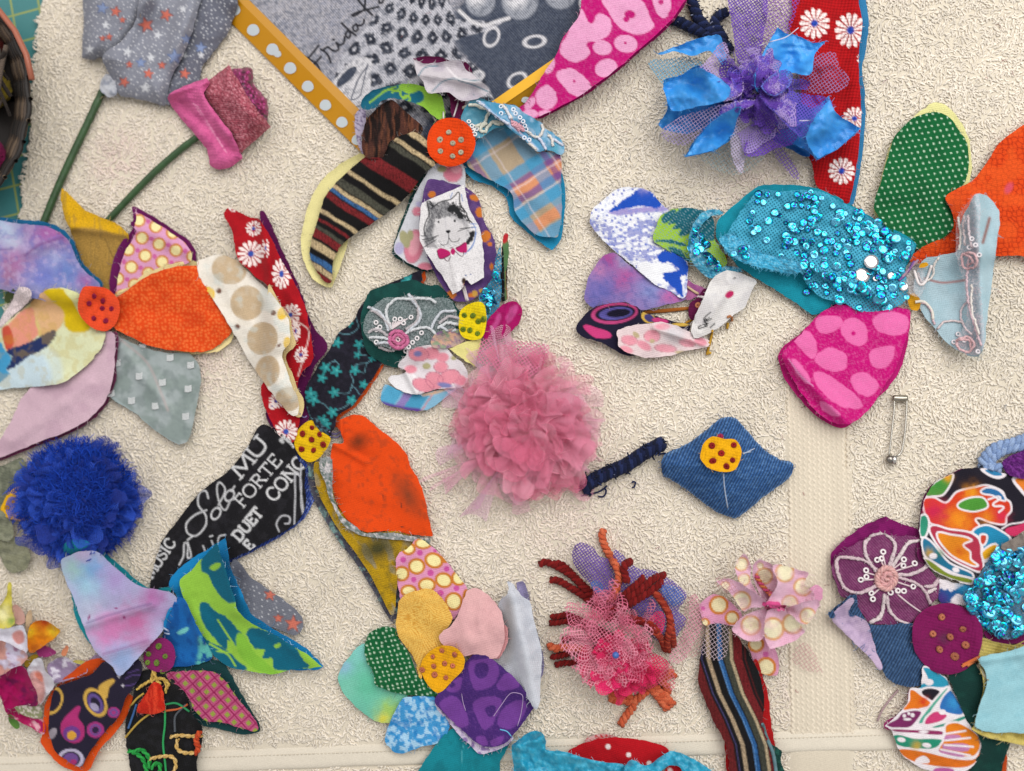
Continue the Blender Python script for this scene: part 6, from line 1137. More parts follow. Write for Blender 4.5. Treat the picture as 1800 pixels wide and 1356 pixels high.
p = sheet('petal', A8, [(850, 740), (870, 670), (960, 640), (1030, 640), (1060, 700), (990, 750), (900, 760)], '#b49c94', [mot('#7a5a86', 30, .58, .1, 3), mot('#d2a890', 24, .6, .1, 9), mot('#8a9a80', 26, .62, .1, 14)], [wr(6, 20, 3)], parent=fl, label='small crumpled peach print piece')
sheet('petal', A8, [(962, 762, 1), (1060, 720), (1165, 690, 1), (1150, 780), (1120, 872, 1), (1040, 820)], '#ddd68c', [], [wr(6, 30, 3)], parent=fl, label='pale yellow pointed petal')
p = sheet('petal', A8, [(1150, 440), (1175, 400), (1225, 330), (1245, 230), (1270, 130), (1284, 100, 1), (1292, 280), (1284, 460), (1250, 540), (1205, 592), (1170, 540)], '#2c86ad', [mot('#7ec4dc', 16, .6, .1, 3, .7), mot('#14506e', 20, .6, .1, 8, .7)], [wr(14, 18, 3), tilt(1200, 580, 0, 1280, 100, 22)], mat='mesh_cloth', parent=fl, label='turquoise sequinned tip')
sequins(A8, [(1215, 390), (1235, 410), (1200, 430), (1180, 440), (1225, 450), (1210, 480), (1240, 470), (1250, 300), (1265, 330), (1190, 400), (1205, 520), (1245, 440)], p, 6.5)
sheet('petal', A8, [(1292, 170), (1310, 90), (1322, 200), (1326, 340), (1315, 450), (1295, 470), (1284, 360)], '#141318', [], [tilt(1300, 470, 8, 1310, 90, 30)], parent=fl, label='narrow black turned edge')
sheet('petal', A8, [(1296, 80, 1), (1308, 38), (1332, 44, 1), (1334, 110), (1332, 200), (1318, 300), (1326, 440), (1312, 460), (1306, 250)], '#4e7048', [poly('#a8222a', [(1290, 30), (1340, 30), (1330, 80), (1300, 100)], e=8), line('#b06a4a', 8, [(1320, 280), (1330, 450)], e=8)], [tilt(1300, 470, 12, 1310, 60, 40)], parent=fl, label='narrow green and red turned edge')
p = sheet('petal', A8, [(1178, 690), (1190, 610), (1230, 550), (1280, 500), (1345, 462), (1400, 480), (1422, 522), (1402, 600), (1340, 660), (1280, 705)], '#a00c5e', [poly('#bd4a8c', [(1240, 600), (1270, 540), (1290, 560), (1250, 640), (1210, 660)], [(1320, 600), (1350, 500), (1390, 490), (1370, 560)], e=10, wob=6)], [ridge(1340, 470, 1290, 690, 30, 14), wr(10, 20, 3)], parent=fl, label='curled magenta petal', stiff=12)
center(A8, [(1028, 532), (1090, 480), (1172, 472), (1196, 560), (1192, 622), (1166, 692), (1100, 706), (1034, 672)], '#dcc40e', [(1055, 552), (1112, 552), (1145, 592), (1048, 640), (1090, 645), (1140, 665), (1178, 575)], '#7c9424', 4.4, fl, 'lemon yellow disc with green knots', h=7)

# ================================================================== navy cord and pink tulle pompom
fl = thing('braided_cord', 1095, 825, 'short navy braided cord between the pink pompom and the denim diamond', 'cord')
braid('braid', B4, [(75, 560), (120, 520), (200, 480), (290, 440), (380, 380), (462, 338)], 12.5, fl, seed=9)
threads('loose_thread', B4, [[(60, 595), (90, 590), (150, 575), (190, 545)], [(145, 598), (170, 600), (185, 575), (178, 560)], [(310, 530), (330, 525), (322, 555), (312, 555)], [(440, 330), (470, 330)], [(440, 345), (480, 345)], [(445, 390), (480, 385)]], 1.6, '#1a2348', fl)
PC = ['#d37f98', '#c8607e', '#dc93a8', '#c4587a', '#d8a0bc']
def pink_pom():
    g = np.random.default_rng(21); root = thing('tulle_pompom', 915, 755, 'large fluffy pink tulle pompom in the middle of the towel', 'pompom', 'tulle pompoms')
    cx, cy = 925, 752
    PC1 = ['#e08ca6', '#dc7896', '#e6a0b6', '#d86c8c']
    for i in range(16):
        mb = MB(); ruffle(mb, cx, cy, 2 * math.pi * i / 16 + g.uniform(-.15, .15), .4 * g.uniform(.8, 1.4), 20, 122 * g.uniform(.8, 1.12), 14, 16 + g.uniform(0, 14), 8, g.uniform(3, 6), ['#e2a6ba', '#e4b0c4', '#de9ab0'], g, lift=16, wob=.15, nv=26); mb.build('tulle_ruffle', 'tulle_haze', root)
    froth('tulle_ruffle', root, cx, cy, 120, 46, 60, 56, PC1 + ['#e6a8c0'], 'tulle_haze', g, z0=10, amp=9, base='tulle_soft')
    froth('tulle_ruffle', root, cx, cy + 6, 92, 52, 40, 54, ['#e08aa6', '#de7e9c', '#e498ae'], 'tulle_soft', g, z0=24, amp=11, up=16, base='tulle_haze', edges=True)
    froth('tulle_ruffle', root, cx + 4, cy + 6, 66, 30, 22, 46, ['#da6c8e', '#de7c9a'], 'tulle_haze', g, z0=52, amp=11, up=18, base='tulle_haze', edges=True)
    for a, L, s in ((-122, 170, .2), (-105, 165, .2), (165, 150, .12), (146, 190, .07), (122, 175, .08), (-150, 140, .2), (100, 140, .2), (40, 135, .2)):
        mb = MB(); ruffle(mb, cx, cy, math.radians(a), s, 30, L, 24, 18, 6, 4, ['#dfb0cc', '#e0a8c0'], g, lift=14, wob=.1); mb.build('tulle_ruffle', 'tulle_haze', root)
    sheet('tulle_flap', B5, [(402, 132, 1), (560, 150), (700, 152), (852, 176, 1), (840, 260), (800, 320), (700, 400), (560, 410), (470, 320), (370, 280)], '#c96f92', [], [wr(14, 30, 3), tilt(600, 400, 30, 600, 130, 4)], mat='tulle_open', parent=root, thick=.4, fray=.6, put=False, label='loose flap of pink net')
pink_pom(); raise_h(925, 752, 80, 60)
# ================================================================== loose cluster with the white Lily petal
fl = thing('fabric_flower', 1225, 545, 'small unfinished flower with a red-dotted white petal and a white and blue print petal', 'fabric flower', 'fabric flowers on the towel')
TD = [blot(('#9c3f86', 300, 570, 80, .9), ('#8f97b8', 420, 590, 60, .8), ('#5f5fa6', 250, 800, 110, .9), ('#a8468a', 420, 720, 90, .8), ('#7c88c0', 620, 820, 110, .9), ('#b45a9a', 760, 850, 80, .8), ('#6a6ab0', 200, 920, 80, .8), ('#c07aa8', 220, 660, 50, .7)), mot('#4f5598', 26, .6, .1, 3, .4)]
sheet('petal', B1, [(118, 880), (138, 740), (200, 620), (262, 550), (345, 530), (450, 620), (600, 720), (760, 800), (872, 862), (860, 882), (700, 922), (540, 955), (420, 940), (200, 950)], '#8a72ac', TD, [wr(7, 50, 3), dome(5, 12)], parent=fl, label='violet tie-dye petal')
sheet('petal', B1, [(868, 738), (940, 765), (1015, 800), (960, 850), (900, 882), (862, 872)], '#a4608f', [mot('#8c4a80', 40, .56, .2)], [wr(4, 30, 3)], parent=fl, label='mauve strip')
threads('warp_thread', B1, [[(560, 968), (700, 955), (900, 938)], [(870, 1050), (950, 1015)], [(1175, 545), (1165, 600)], [(560, 975), (720, 965), (905, 945)], [(880, 780), (930, 815), (965, 835)]], 2.2, ['#a8662c', '#b8862c', '#b06a2a', '#94561f', '#c9b090'], fl)
sheet('petal', B1, [(178, 205), (250, 140), (370, 45), (450, 38), (540, 45), (610, 75), (690, 165), (757, 225), (690, 320), (640, 430), (700, 480), (800, 540), (880, 600), (882, 720), (858, 862), (760, 820), (640, 762), (450, 600), (250, 430), (163, 320)], '#e4e6ec', [
    mot('#8389c4', 38, .52, .10, 4, .85, sy=20), poly('#e6e8ee', [(160, 200), (260, 110), (400, 30), (520, 60), (420, 150), (300, 230), (700, 230), (690, 270), (160, 290)], e=16, wob=14), lat('#7a82c2', 60, 42, 8, 9, jit=.8), poly('#9d93c8', [(300, 215), (700, 180), (750, 215), (560, 225), (400, 250), (300, 240)], e=14, wob=12), poly('#1c4bb2', [(325, 195), (450, 110), (535, 45), (610, 80), (690, 178), (560, 178), (440, 195), (310, 225)], e=6, wob=12), mot('#3a68c4', 20, .64, .08, 6, .3),
    poly('#e6e8ee', [(640, 600), (760, 620), (800, 660), (690, 690), (740, 760), (620, 740), (500, 620)], e=10, wob=14), poly('#1c4bb2', [(660, 580), (730, 505), (880, 595), (885, 700), (830, 700), (855, 860), (780, 790), (700, 690), (815, 655), (760, 605)], e=6, wob=12), line('#e6e8ee', 9, [(850, 710), (855, 840)], e=5), blot(('#c9b9d4', 560, 40, 40, .5))],
    [wr(8, 60, 3), dome(6, 14)], step=1.9, parent=fl, label='white petal printed with blue and lavender watercolour', stiff=14)
sheet('petal', B1, [(632, 440), (652, 330), (690, 250), (760, 210), (830, 194), (950, 200), (1030, 230), (1082, 290), (1085, 420), (1130, 500), (1172, 560), (1160, 640), (1000, 625), (900, 592), (800, 540), (700, 485)], '#93ba3f', [
    poly('#0e5a6a', [(690, 270), (760, 210), (800, 215), (720, 310)], [(740, 320), (830, 200), (950, 195), (1090, 250), (1090, 420), (990, 400), (950, 360), (870, 400), (820, 400), (830, 350), (770, 350), (790, 310)], [(640, 440), (760, 430), (880, 470), (850, 480), (720, 450)], [(740, 490), (820, 500), (900, 560), (900, 600), (800, 545)], [(1000, 340), (1090, 340), (1090, 430), (1020, 430)], e=5, wob=6), line('#93ba3f', 10, [(850, 520), (890, 560), (860, 500)], e=4), lat('#7c9aa6', 20, 20, 45, 4)],
    [wr(9, 35, 3), dome(6, 12)], parent=fl, label='lime and teal print petal')
p = sheet('petal', B1, [(890, 460), (905, 380), (940, 300), (985, 240), (1060, 205), (1120, 210), (1155, 232), (1050, 262), (985, 330), (970, 420), (1010, 490), (1070, 560), (1110, 640), (1180, 630), (1290, 650), (1240, 690), (1130, 705), (1060, 722), (960, 650), (905, 560)], '#4ba4c4', [mot('#1f6c94', 20, .58, .1, 3, .8), mot('#a8d2e2', 14, .62, .1, 7, .7)], [wr(16, 14, 3), dome(8, 6)], mat='plush', parent=fl, label='ruffled turquoise sequin scrap', fray=3, frayc='#7fbcd6')
sequins(B1, [(950, 350), (935, 400), (975, 430), (1000, 450), (960, 470), (1010, 480), (1030, 470), (980, 500), (950, 520), (1060, 570), (1080, 590), (1050, 600), (1100, 610), (1030, 540), (920, 440), (1110, 640), (900, 500), (990, 400)], p, 7)
sheet('petal', B1, [(53, 1110), (100, 1010), (200, 930), (320, 903), (420, 900), (500, 930), (560, 970), (700, 1020), (900, 1070), (890, 1115), (700, 1200), (520, 1292), (400, 1287), (250, 1200), (120, 1160)], '#1b1830', [
    dot('#b8427a', (340, 980, 175, 78, -6), e=5), dot('#1b1830', (345, 978, 150, 58, -6), e=5), dot('#5f5aa8', (350, 980, 125, 46, -6), e=5), dot('#1b1830', (370, 978, 90, 30, -6), e=5), poly('#c23a78', [(110, 1070), (200, 1085), (320, 1145), (210, 1165), (150, 1130)], e=6), dot('#c9a548', (590, 1010, 55, 40, 30), e=5), dot('#3f3a70', (600, 1015, 42, 28, 30), e=5), dot('#c23a78', (680, 1035, 60, 20, 8), e=6), poly('#c9a548', [(760, 1060), (900, 1050), (890, 1070), (800, 1075)], e=6)],
    [wr(8, 50, 3), dome(6, 12)], parent=fl, label='navy paisley petal', step=1.9)
sheet('petal', B1, [(368, 1105), (480, 1070), (600, 1055), (680, 1045), (800, 1070), (900, 1120), (1052, 1190), (1035, 1232), (900, 1252), (760, 1292), (590, 1312), (500, 1292), (375, 1232), (363, 1160)], '#dcc9cc', [dot('#dd94a4', (620, 1150, 60, 46), (450, 1180, 60, 36, 10), (560, 1220, 60, 30, 30), (720, 1240, 80, 30, 5), (880, 1200, 60, 28, 10), (980, 1190, 50, 30, 20), (430, 1250, 50, 26, 20), (700, 1080, 60, 24), e=12), ring('#b87a86', 3, (620, 1150, 60, 46), (720, 1240, 80, 30, 5), (880, 1200, 60, 28, 10), (450, 1180, 60, 36, 10)), dot('#b9a987', (500, 1140, 30, 18, 40), (620, 1185, 20, 16), (830, 1270, 40, 14), e=5), blot(('#c8c6cc', 780, 1130, 80, .8))], [ridge(640, 1090, 1030, 1220, 24, 9), wr(9, 40, 3)], parent=fl, label='pale pink floral petal')
center(B1, [(898, 912), (960, 860), (1025, 785), (1080, 840), (1090, 950), (1000, 1020), (905, 1022)], '#560f3c', [(962, 918)], '#c9825e', 4.4, fl, 'plum disc half hidden')
p = sheet('petal', B1, [(1045, 760), (1100, 692), (1180, 664), (1262, 670), (1335, 702), (1397, 745), (1372, 800), (1312, 930), (1220, 1000), (1110, 1090), (1000, 1152), (930, 1156), (914, 1080), (950, 980), (1010, 860)], '#dad8d8', [poly('#b8255e', [(1165, 840), (1195, 812), (1225, 818), (1228, 840), (1195, 868), (1168, 862)], e=5), mot('#c2c0c4', 80, .58, .2, 3, .6), line('#c4c2c6', 5, [(1060, 770), (1200, 760), (1280, 712), (1390, 745)], e=8),
    line('#2a2a2c', 9, *[[(805.4 + x * .4379, 635.9 + y * .4379) for x, y in q] for q in ([(575, 765), (500, 830), (455, 895), (500, 878)], [(540, 862), (552, 855)], [(525, 885), (450, 932)], [(590, 875), (470, 940)], [(520, 948), (440, 978)], [(525, 960), (470, 1000), (512, 998)], [(512, 998), (430, 1030), (370, 1042), (365, 1020), (410, 990)], [(645, 960), (610, 985), (570, 1025)], [(965, 195), (995, 180)])], e=5, smooth=True)], [wr(8, 45, 3), dome(8, 14), ridge(1200, 760, 980, 1120, 40, 6)], step=1.9, parent=fl, label='white petal with a red dot and handwritten black letters', stiff=14)
threads('loose_thread', B1, [[(1070, 1110), (1055, 1180), (1040, 1240), (1030, 1290)], [(1040, 1270), (1060, 1280)], [(1185, 1050), (1180, 1095)], [(960, 855), (1010, 860)], [(1180, 1010), (1210, 1000), (1215, 1040)]], 2.4, ['#b98f30', '#c9a040', '#b98f30', '#d9cdd0', '#a86f4a'], fl)

# ================================================================== right flower with the big sequin petal
fl = thing('fabric_flower', 1600, 530, 'right flower with a large turquoise sequin petal and no centre disc', 'fabric flower', 'fabric flowers on the towel')
b = sheet('backing', B3, [(405, 470), (428, 350), (480, 180), (560, 85), (610, 48), (652, 24), (700, 40), (745, 90), (792, 180), (794, 340), (740, 430), (730, 540), (590, 615), (430, 500)], '#e0dc9a')
p = sheet('petal', B3, [(404, 440), (430, 355), (458, 260), (490, 160), (555, 92), (630, 64), (700, 76), (740, 125), (782, 188), (780, 330), (722, 405), (724, 530), (590, 614), (500, 565), (430, 495)], '#0b5c30', [mot('#0a4c28', 60, .56, .2, 3, .5), lat('#cfe6cf', 40, 15, 28, 3.4, e=3)], [wr(7, 60, 3), dome(6, 16)], step=1.9, parent=fl, label='green petal with tiny white dots, pale yellow lining'); backed(b, p, fl)
p = sheet('petal', B3, [(548, 664), (600, 610), (720, 545), (722, 470), (696, 402), (800, 345), (860, 270), (910, 190), (1011, 112), (1090, 60), (1090, 650), (980, 642), (885, 645), (780, 650), (640, 668)], '#d54512', [crackle('#9c2606', 21, 3.6, .85, 6), mot('#e05a20', 60, .55, .2, 3, .5), dot('#c84a5c', (950, 370, 14, 24, 30), e=10), blot(('#8f2018', 700, 450, 20, .8))], [wr(8, 70, 3), dome(5, 18)], step=1.9, parent=fl, label='orange petal with dark crackle lines')
p = sheet('petal', B3, [(565, 780), (600, 662), (680, 640), (742, 622), (760, 500), (800, 420), (820, 392), (870, 408), (912, 470), (900, 600), (888, 700), (862, 900), (850, 1010), (822, 1052), (720, 1010), (650, 935), (600, 875)], '#a6bfca', [mot('#8fb0bd', 60, .56, .2, 3, .4), line('#a07878', 9, [(610, 735), (680, 752), (775, 742)], e=6), line('#8f6a66', 12, [(872, 492), (862, 530), (845, 590)], e=6)], [wr(6, 50, 3), ridge(820, 400, 845, 1020, 34, 26), tilt(600, 760, 0, 860, 700, 20)], parent=fl, label='pale blue petal overlaid with pink lace', stiff=14)
sheet('lace_net', B3, [(738, 640), (742, 490), (790, 420), (822, 392), (835, 470), (830, 600), (835, 760), (850, 1000), (820, 1045), (740, 1010), (780, 900), (770, 760)], '#e6dae0', [mot('#e8c4cc', 30, .56, .1, 3, .8)], [wr(10, 18, 3)], mat='veil', parent=p, thick=.3, fray=2, label='pinkish lace net')
threads('lace_cord', B3, [[(745, 490), (755, 560), (750, 620)], [(770, 480), (765, 540), (775, 600)], [(785, 480), (790, 560), (800, 610)], [(790, 640), (780, 740), (790, 850), (820, 950), (840, 1005)], [(800, 760), (800, 860), (830, 960)], [(650, 950), (690, 910), (750, 910), (770, 920)], [(780, 830), (755, 870), (770, 930), (800, 960)], [(580, 830), (620, 840), (640, 880), (650, 920)], [(600, 750), (640, 730), (650, 680), (668, 650)], [(570, 690), (590, 730), (600, 760)]], 2.3, ['#e6e0dc', '#d8cacc', '#dccdd2', '#d9c0c8'], p)
threads('bead_flower', B3, [[(760, 640), (790, 630), (820, 650), (810, 690), (770, 690), (760, 640), (790, 645), (805, 670), (780, 680)]], 2.6, '#e0bcc0', p); threads('bead_flower', B3, [[(740, 985), (780, 970), (810, 1000), (790, 1030), (750, 1020), (740, 985), (790, 985), (795, 1015)]], 2.6, '#e0bcc0', p)
rings(B3, [(770, 985), (728, 992), (745, 960), (815, 600), (800, 575), (830, 640), (790, 610), (825, 1030)], p, 4.6, '#e2dce2')
BB_ = [poly('#dc68a6', [(170, 900), (250, 885), (280, 910), (250, 945), (190, 955)], [(275, 920), (320, 893), (375, 930), (375, 990), (340, 1010), (280, 970)], [(400, 900), (460, 870), (540, 890), (535, 950), (480, 965), (420, 945)], [(80, 980), (130, 945), (172, 990), (160, 1060), (110, 1020)], [(165, 1060), (220, 1015), (290, 1040), (290, 1100), (240, 1110), (190, 1090)], [(390, 1030), (470, 1005), (490, 1020), (460, 1090), (400, 1090)], [(315, 1130), (370, 1115), (425, 1170), (390, 1210), (330, 1190)], [(165, 1115), (260, 1150), (360, 1250), (280, 1255), (200, 1200)], [(75, 1060), (110, 1080), (150, 1160), (100, 1130)], [(190, 1230), (270, 1280), (260, 1295), (200, 1270)], e=4, wob=4), dot('#bb0670', (322, 957, 9), e=3), mot('#d97ab0', 5, .62, .2, 3, .3), line('#d98fbd', 4, [(60, 1060), (110, 1130), (160, 1170)], e=4)]
b = sheet('backing', B3, [(262, 832), (100, 965), (22, 1035), (40, 1130), (95, 1210), (195, 1308), (288, 1336), (400, 1230), (460, 1180), (520, 1080), (550, 930), (540, 860)], '#b81a72')
p = sheet('petal', B3, [(268, 838), (380, 872), (542, 858), (546, 925), (502, 1080), (440, 1182), (380, 1270), (290, 1326), (200, 1296), (110, 1195), (60, 1110), (34, 1042), (100, 972), (180, 885)], '#bb0670', BB_, [ridge(60, 1060, 290, 1310, 30, 18), dome(10, 16), wr(8, 50, 3), edge(5, 8)], step=1.9, parent=fl, label='magenta petal with pink blotches curling at its tip'); backed(b, p, fl)
p = sheet('petal', B2, [(85, 520), (100, 395), (250, 255), (420, 126), (560, 112), (740, 118), (905, 145), (1100, 240), (1200, 300), (1400, 420), (1662, 572), (1650, 640), (1590, 760), (1500, 1000), (1050, 1050), (870, 1142), (720, 1050), (560, 950), (400, 850), (250, 750), (150, 620)], '#138aa0', [mot('#0e7388', 80, .57, .2, 3, .5)], [dome(14, 22), wr(8, 60, 3)], parent=fl, label='turquoise sequin petal', stiff=16)
NETP = [(150, 560), (230, 400), (330, 260), (435, 155), (600, 165), (750, 152), (905, 165), (1100, 262), (1350, 405), (1500, 500), (1655, 595), (1580, 730), (1600, 1000), (1500, 1085), (1240, 1120), (1100, 1055), (900, 995), (790, 880), (740, 790), (600, 780), (370, 735), (220, 660)]
q = sheet('sequin_net', B2, NETP, '#3da3c4', [mot('#1d7f9e', 60, .55, .2, 3, .7)], [wr(12, 24, 3), ridge(650, 690, 1550, 1060, 50, 12)], mat='mesh_cloth', parent=p, thick=.6, fray=1.2, frayc='#6cc0dc', label='turquoise net')
r_ = sheet('ruffled_edge', B2, [(110, 545), (180, 505), (300, 560), (420, 640), (560, 690), (720, 720), (760, 790), (640, 815), (500, 780), (370, 750), (230, 690)], '#3fa4cc', [mot('#7cc6e2', 9, .58, .12, 3, .8), mot('#1f7fa6', 12, .62, .1, 9, .6)], [dome(2, 6), wr(10, 6, 3), wr(6, 14, 9)], mat='plush', parent=p, fray=9, frayc='#5cb6da', lifta=0, label='frayed turquoise loops along the edge')
g = np.random.default_rng(44); SP = []
for (x, y) in [(490, 190), (575, 185), (820, 200), (1010, 280), (885, 370), (1250, 430), (1350, 560), (1405, 625), (945, 710), (720, 650), (1290, 990), (650, 280), (700, 270), (550, 330), (500, 400), (640, 410), (350, 400), (410, 460), (380, 490), (700, 460), (940, 500), (1030, 410), (910, 590), (1050, 600), (800, 600), (860, 670), (1185, 370), (1150, 470), (1200, 570), (1320, 630), (1455, 700), (1400, 870), (1480, 930), (1230, 830), (1100, 860), (1310, 720), (1560, 690), (1250, 940), (950, 910), (1040, 760), (1150, 740), (800, 960), (1500, 640), (1420, 480), (1320, 480), (1470, 540), (700, 560), (640, 510), (1560, 910), (1475, 835), (1130, 680)]: SP.append((x, y))
while len(SP) < 200:
    x, y = g.uniform(200, 1620), g.uniform(160, 1100)
    if inside(np.array([x]), np.array([y]), NETP)[0] and (y > 130 + (x - 800) * .25) and (x > 750 or g.random() < .35): SP.append((x, y))
sequins(B2, [(x, y, g.uniform(5.2, 8.4)) for x, y in SP], p, 8, tiltmax=.2)
sequins(B2, [(1312, 722, 12), (1240, 830, 13), (1470, 835, 7), (1568, 915, 8), (1345, 855, 5)], p, 10, mat='sequin_glint', tiltmax=.04)  # white discs stand in for mirror glints on the turquoise sequins
sheet('sheer_scrap', B2, [(1590, 760), (1650, 720), (1720, 760), (1740, 900), (1690, 1000), (1610, 960)], '#c9c6cc', [], [wr(10, 20, 3)], mat='organza', parent=fl, thick=.5, fray=3, label='wisp of sheer cloth at the join')
sheet('petal', B2, [(1600, 990), (1640, 970), (1700, 1020), (1680, 1110), (1620, 1090)], '#c9921c', [], [wr(8, 12, 3)], parent=fl, label='small mustard scrap'); sheet('petal', B2, [(1690, 760), (1730, 730), (1770, 740), (1720, 775)], '#c9921c', [], [wr(6, 10, 3)], parent=fl, label='tiny mustard scrap')
threads('stitch', B2, [[(1530, 870), (1600, 800), (1650, 720)], [(1560, 840), (1620, 770), (1680, 710)], [(1650, 790), (1690, 900), (1740, 880), (1790, 750)], [(1660, 1040), (1730, 1040), (1790, 1110), (1800, 1180)]], 2.4, ['#7d5a9a', '#a8889a', '#e3dcdc', '#dcd6cc'], fl)

# ================================================================== denim diamond and safety pin
fl = thing('denim_diamond', 1278, 825, 'stuffed blue denim diamond with a yellow disc of red knots', 'stuffed diamond')
p = sheet('cushion', B4, [(466, 402), (560, 352), (680, 270), (725, 228), (780, 206), (828, 216), (880, 272), (960, 360), (1040, 415), (1106, 436), (1100, 492), (1060, 532), (960, 602), (880, 672), (822, 704), (762, 690), (680, 642), (580, 562), (502, 516), (466, 490)], '#2b4f80', [line('#6f8fb8', 6, [(466, 402), (560, 352), (680, 270), (725, 228), (780, 206), (828, 216), (880, 272), (960, 360), (1040, 415), (1106, 436)], [(1100, 492), (1060, 532), (960, 602), (880, 672), (822, 704), (762, 690), (680, 642), (580, 562), (502, 516), (466, 490)], e=8), mot('#5f86b4', 26, .56, .14, 3, .35, sy=4, deg=-14), mot('#1d3c66', 20, .6, .14, 8, .4, sy=4, deg=-14), line('#6f93bd', 5, [(760, 480), (770, 560), (785, 660)], e=5)], [dome(38, 40), wr(9, 26, 3), ridge(480, 440, 700, 430, 40, 5), ridge(1090, 460, 900, 450, 40, -4), edge(-3, 5)], mat='denim', parent=fl, thick=5, fray=1.2, frayc='#3a5f92')
center(B4, [(652, 382), (665, 338), (710, 302), (770, 316), (825, 320), (853, 380), (825, 462), (770, 479), (692, 460), (650, 412)], '#e0a408', [(708, 348), (815, 345), (753, 385), (713, 424), (810, 418), (777, 450)], '#a01c20', 4.6, fl, 'yellow disc with red knots', h=3)
knots(B4, [(748, 302)], '#c22f62', 5, p); threads('stitch', B4, [[(860, 390), (890, 375), (918, 362)], [(860, 385), (900, 378)], [(764, 485), (770, 560), (785, 655)]], 1.0, '#a9b6cc', p)
fl = thing('safety_pin', 1578, 756, 'open silver safety pin on the bare towel right of the denim diamond', 'safety pin')
ZP = 14
def wire(name, pts, r, lab=None, col='#c4c0b8'):
    mb = MB(); P = px_path(B4, pts, ZP, absolute=True, step=3); mb.tube(P, r, 7, lin(col), True); return mb.build(name, 'steel', fl, lab)
wire('pin_wire', [(1608, 112), (1606, 180), (1594, 290), (1582, 395)], 1.9); wire('pin_wire', [(1670, 112), (1668, 180), (1660, 280), (1650, 350), (1640, 385), (1622, 400)], 2.0)
mb = MB(); c0 = W([1000 + 1637 * .3556], [660 + 114 * .3556], [ZP])[0]; V, Q = lathe([(.02, -1), (.35, -1), (.42, -.8), (.42, .8), (.35, 1), (.02, 1)], 10); V = np.stack([V[:, 2] * 12, V[:, 0] * 13, V[:, 1] * 12], 1) * S; mb.add(c0 + V, Q, None, lin('#a39d92')); mb.build('clasp_cap', 'steel', fl, 'silver clasp cap')
mb = MB(); c0 = W([1000 + 1588 * .3556], [660 + 417 * .3556], [ZP])[0]; V, Q = lathe([(.02, .75), (.5, .7), (.9, .35), (1, 0), (.9, -.35), (.02, -.7)], 14); mb.add(c0 + V * 7.5 * S, Q, None, lin('#8f8a84')); mb.build('hinge_head', 'steel', fl, 'round silver hinge head')
mb = MB(); q_ = B4([(1598, 402), (1622, 398), (1618, 440), (1600, 436)]); P_ = np.array(q_); mb.add(np.concatenate([W(P_[:, 0], P_[:, 1], [ZP + 6] * 4), W(P_[:, 0], P_[:, 1], [ZP - 4] * 4)]), [(0, 1, 2, 3), (0, 4, 5, 1), (1, 5, 6, 2), (2, 6, 7, 3), (3, 7, 4, 0)], None, lin('#d9d6d0')); mb.build('hinge_plate', 'steel', fl, smooth=False)
# ================================================================== bottom middle flower
fl = thing('fabric_flower', 775, 1175, 'bottom middle flower with golden centre of coral knots and a purple blotched petal', 'fabric flower', 'fabric flowers on the towel')
b = sheet('backing', C2, [(1020, 330), (1060, 322), (1085, 400), (1110, 520), (1140, 620), (1168, 740), (1150, 850), (1120, 800)], '#8f88b0', [], [edge(6, 8)])
p = sheet('petal', C2, [(965, 312, 1), (1000, 330), (1050, 400), (1090, 425), (1120, 550), (1145, 640), (1160, 720), (1150, 860), (1135, 1015), (1080, 960), (950, 860), (880, 740), (900, 560), (930, 420), (975, 380)], '#c6cad4', [mot('#aab0bd', 60, .56, .2, 3, .5), poly('#a9a8ac', [(900, 740), (920, 560), (960, 420), (985, 400), (1010, 560), (990, 740), (940, 800)], e=40)], [ridge(970, 320, 1130, 1000, 60, 26), wr(8, 45, 3)], parent=fl, label='white petal standing on edge, lavender lining', stiff=16); backed(b, p, fl)
p = sheet('petal', C2, [(45, 830), (75, 770), (140, 690), (190, 658), (240, 720), (330, 850), (420, 940), (400, 1000), (330, 1090), (255, 1085), (160, 1020), (70, 920)], '#6fbfa8', [blot(('#8fb4d8', 80, 790, 50, .8), ('#58b894', 190, 880, 80, .7), ('#86d0cc', 170, 700, 70, .8), ('#9cc25c', 320, 1020, 60, .9), ('#d3cf4a', 290, 1075, 40, .95), ('#7cc4b0', 100, 900, 60, .7))], [wr(8, 50, 3), dome(6, 14)], parent=fl, label='aqua tie-dye petal')
p = sheet('petal', C2, [(300, 1180), (315, 1120), (350, 1040), (400, 960), (470, 945), (560, 940), (600, 1000), (650, 1100), (640, 1150), (590, 1200), (480, 1230), (400, 1262), (350, 1250), (310, 1210)], '#3f92cc', [mot('#a9cfe8', 22, .53, .08, 3, .85), mot('#1f77bc', 26, .6, .1, 8, .7)], [wr(8, 40, 3), dome(6, 14)], step=1.9, parent=fl, label='mottled sky blue petal')
p = sheet('petal', C2, [(440, 1450), (500, 1330), (560, 1240), (620, 1160), (680, 1120), (800, 1150), (980, 1180), (960, 1250), (930, 1300), (915, 1450)], '#12808f', [mot('#0d6a78', 60, .56, .2, 3, .5), line('#4fa8b4', 3, [(735, 1195), (720, 1260), (725, 1330)], e=3)], [wr(7, 50, 3), ridge(735, 1180, 720, 1356, 14, 4)], parent=fl, label='plain teal petal')
GD = [mot('#0a4c28', 60, .56, .2, 3, .5), lat('#cfe6cf', 42, 17, 30, 4.4, e=4, jit=.3)]
p = sheet('petal', C2, [(190, 680), (205, 620), (250, 578), (310, 566), (360, 580), (380, 640), (420, 690), (450, 750), (480, 830), (590, 930), (500, 945), (400, 935), (300, 910), (245, 880), (235, 810), (200, 760)], '#0b5a30', GD, [wr(7, 40, 3), dome(6, 12)], step=1.9, parent=fl, label='green petal with white pin dots')
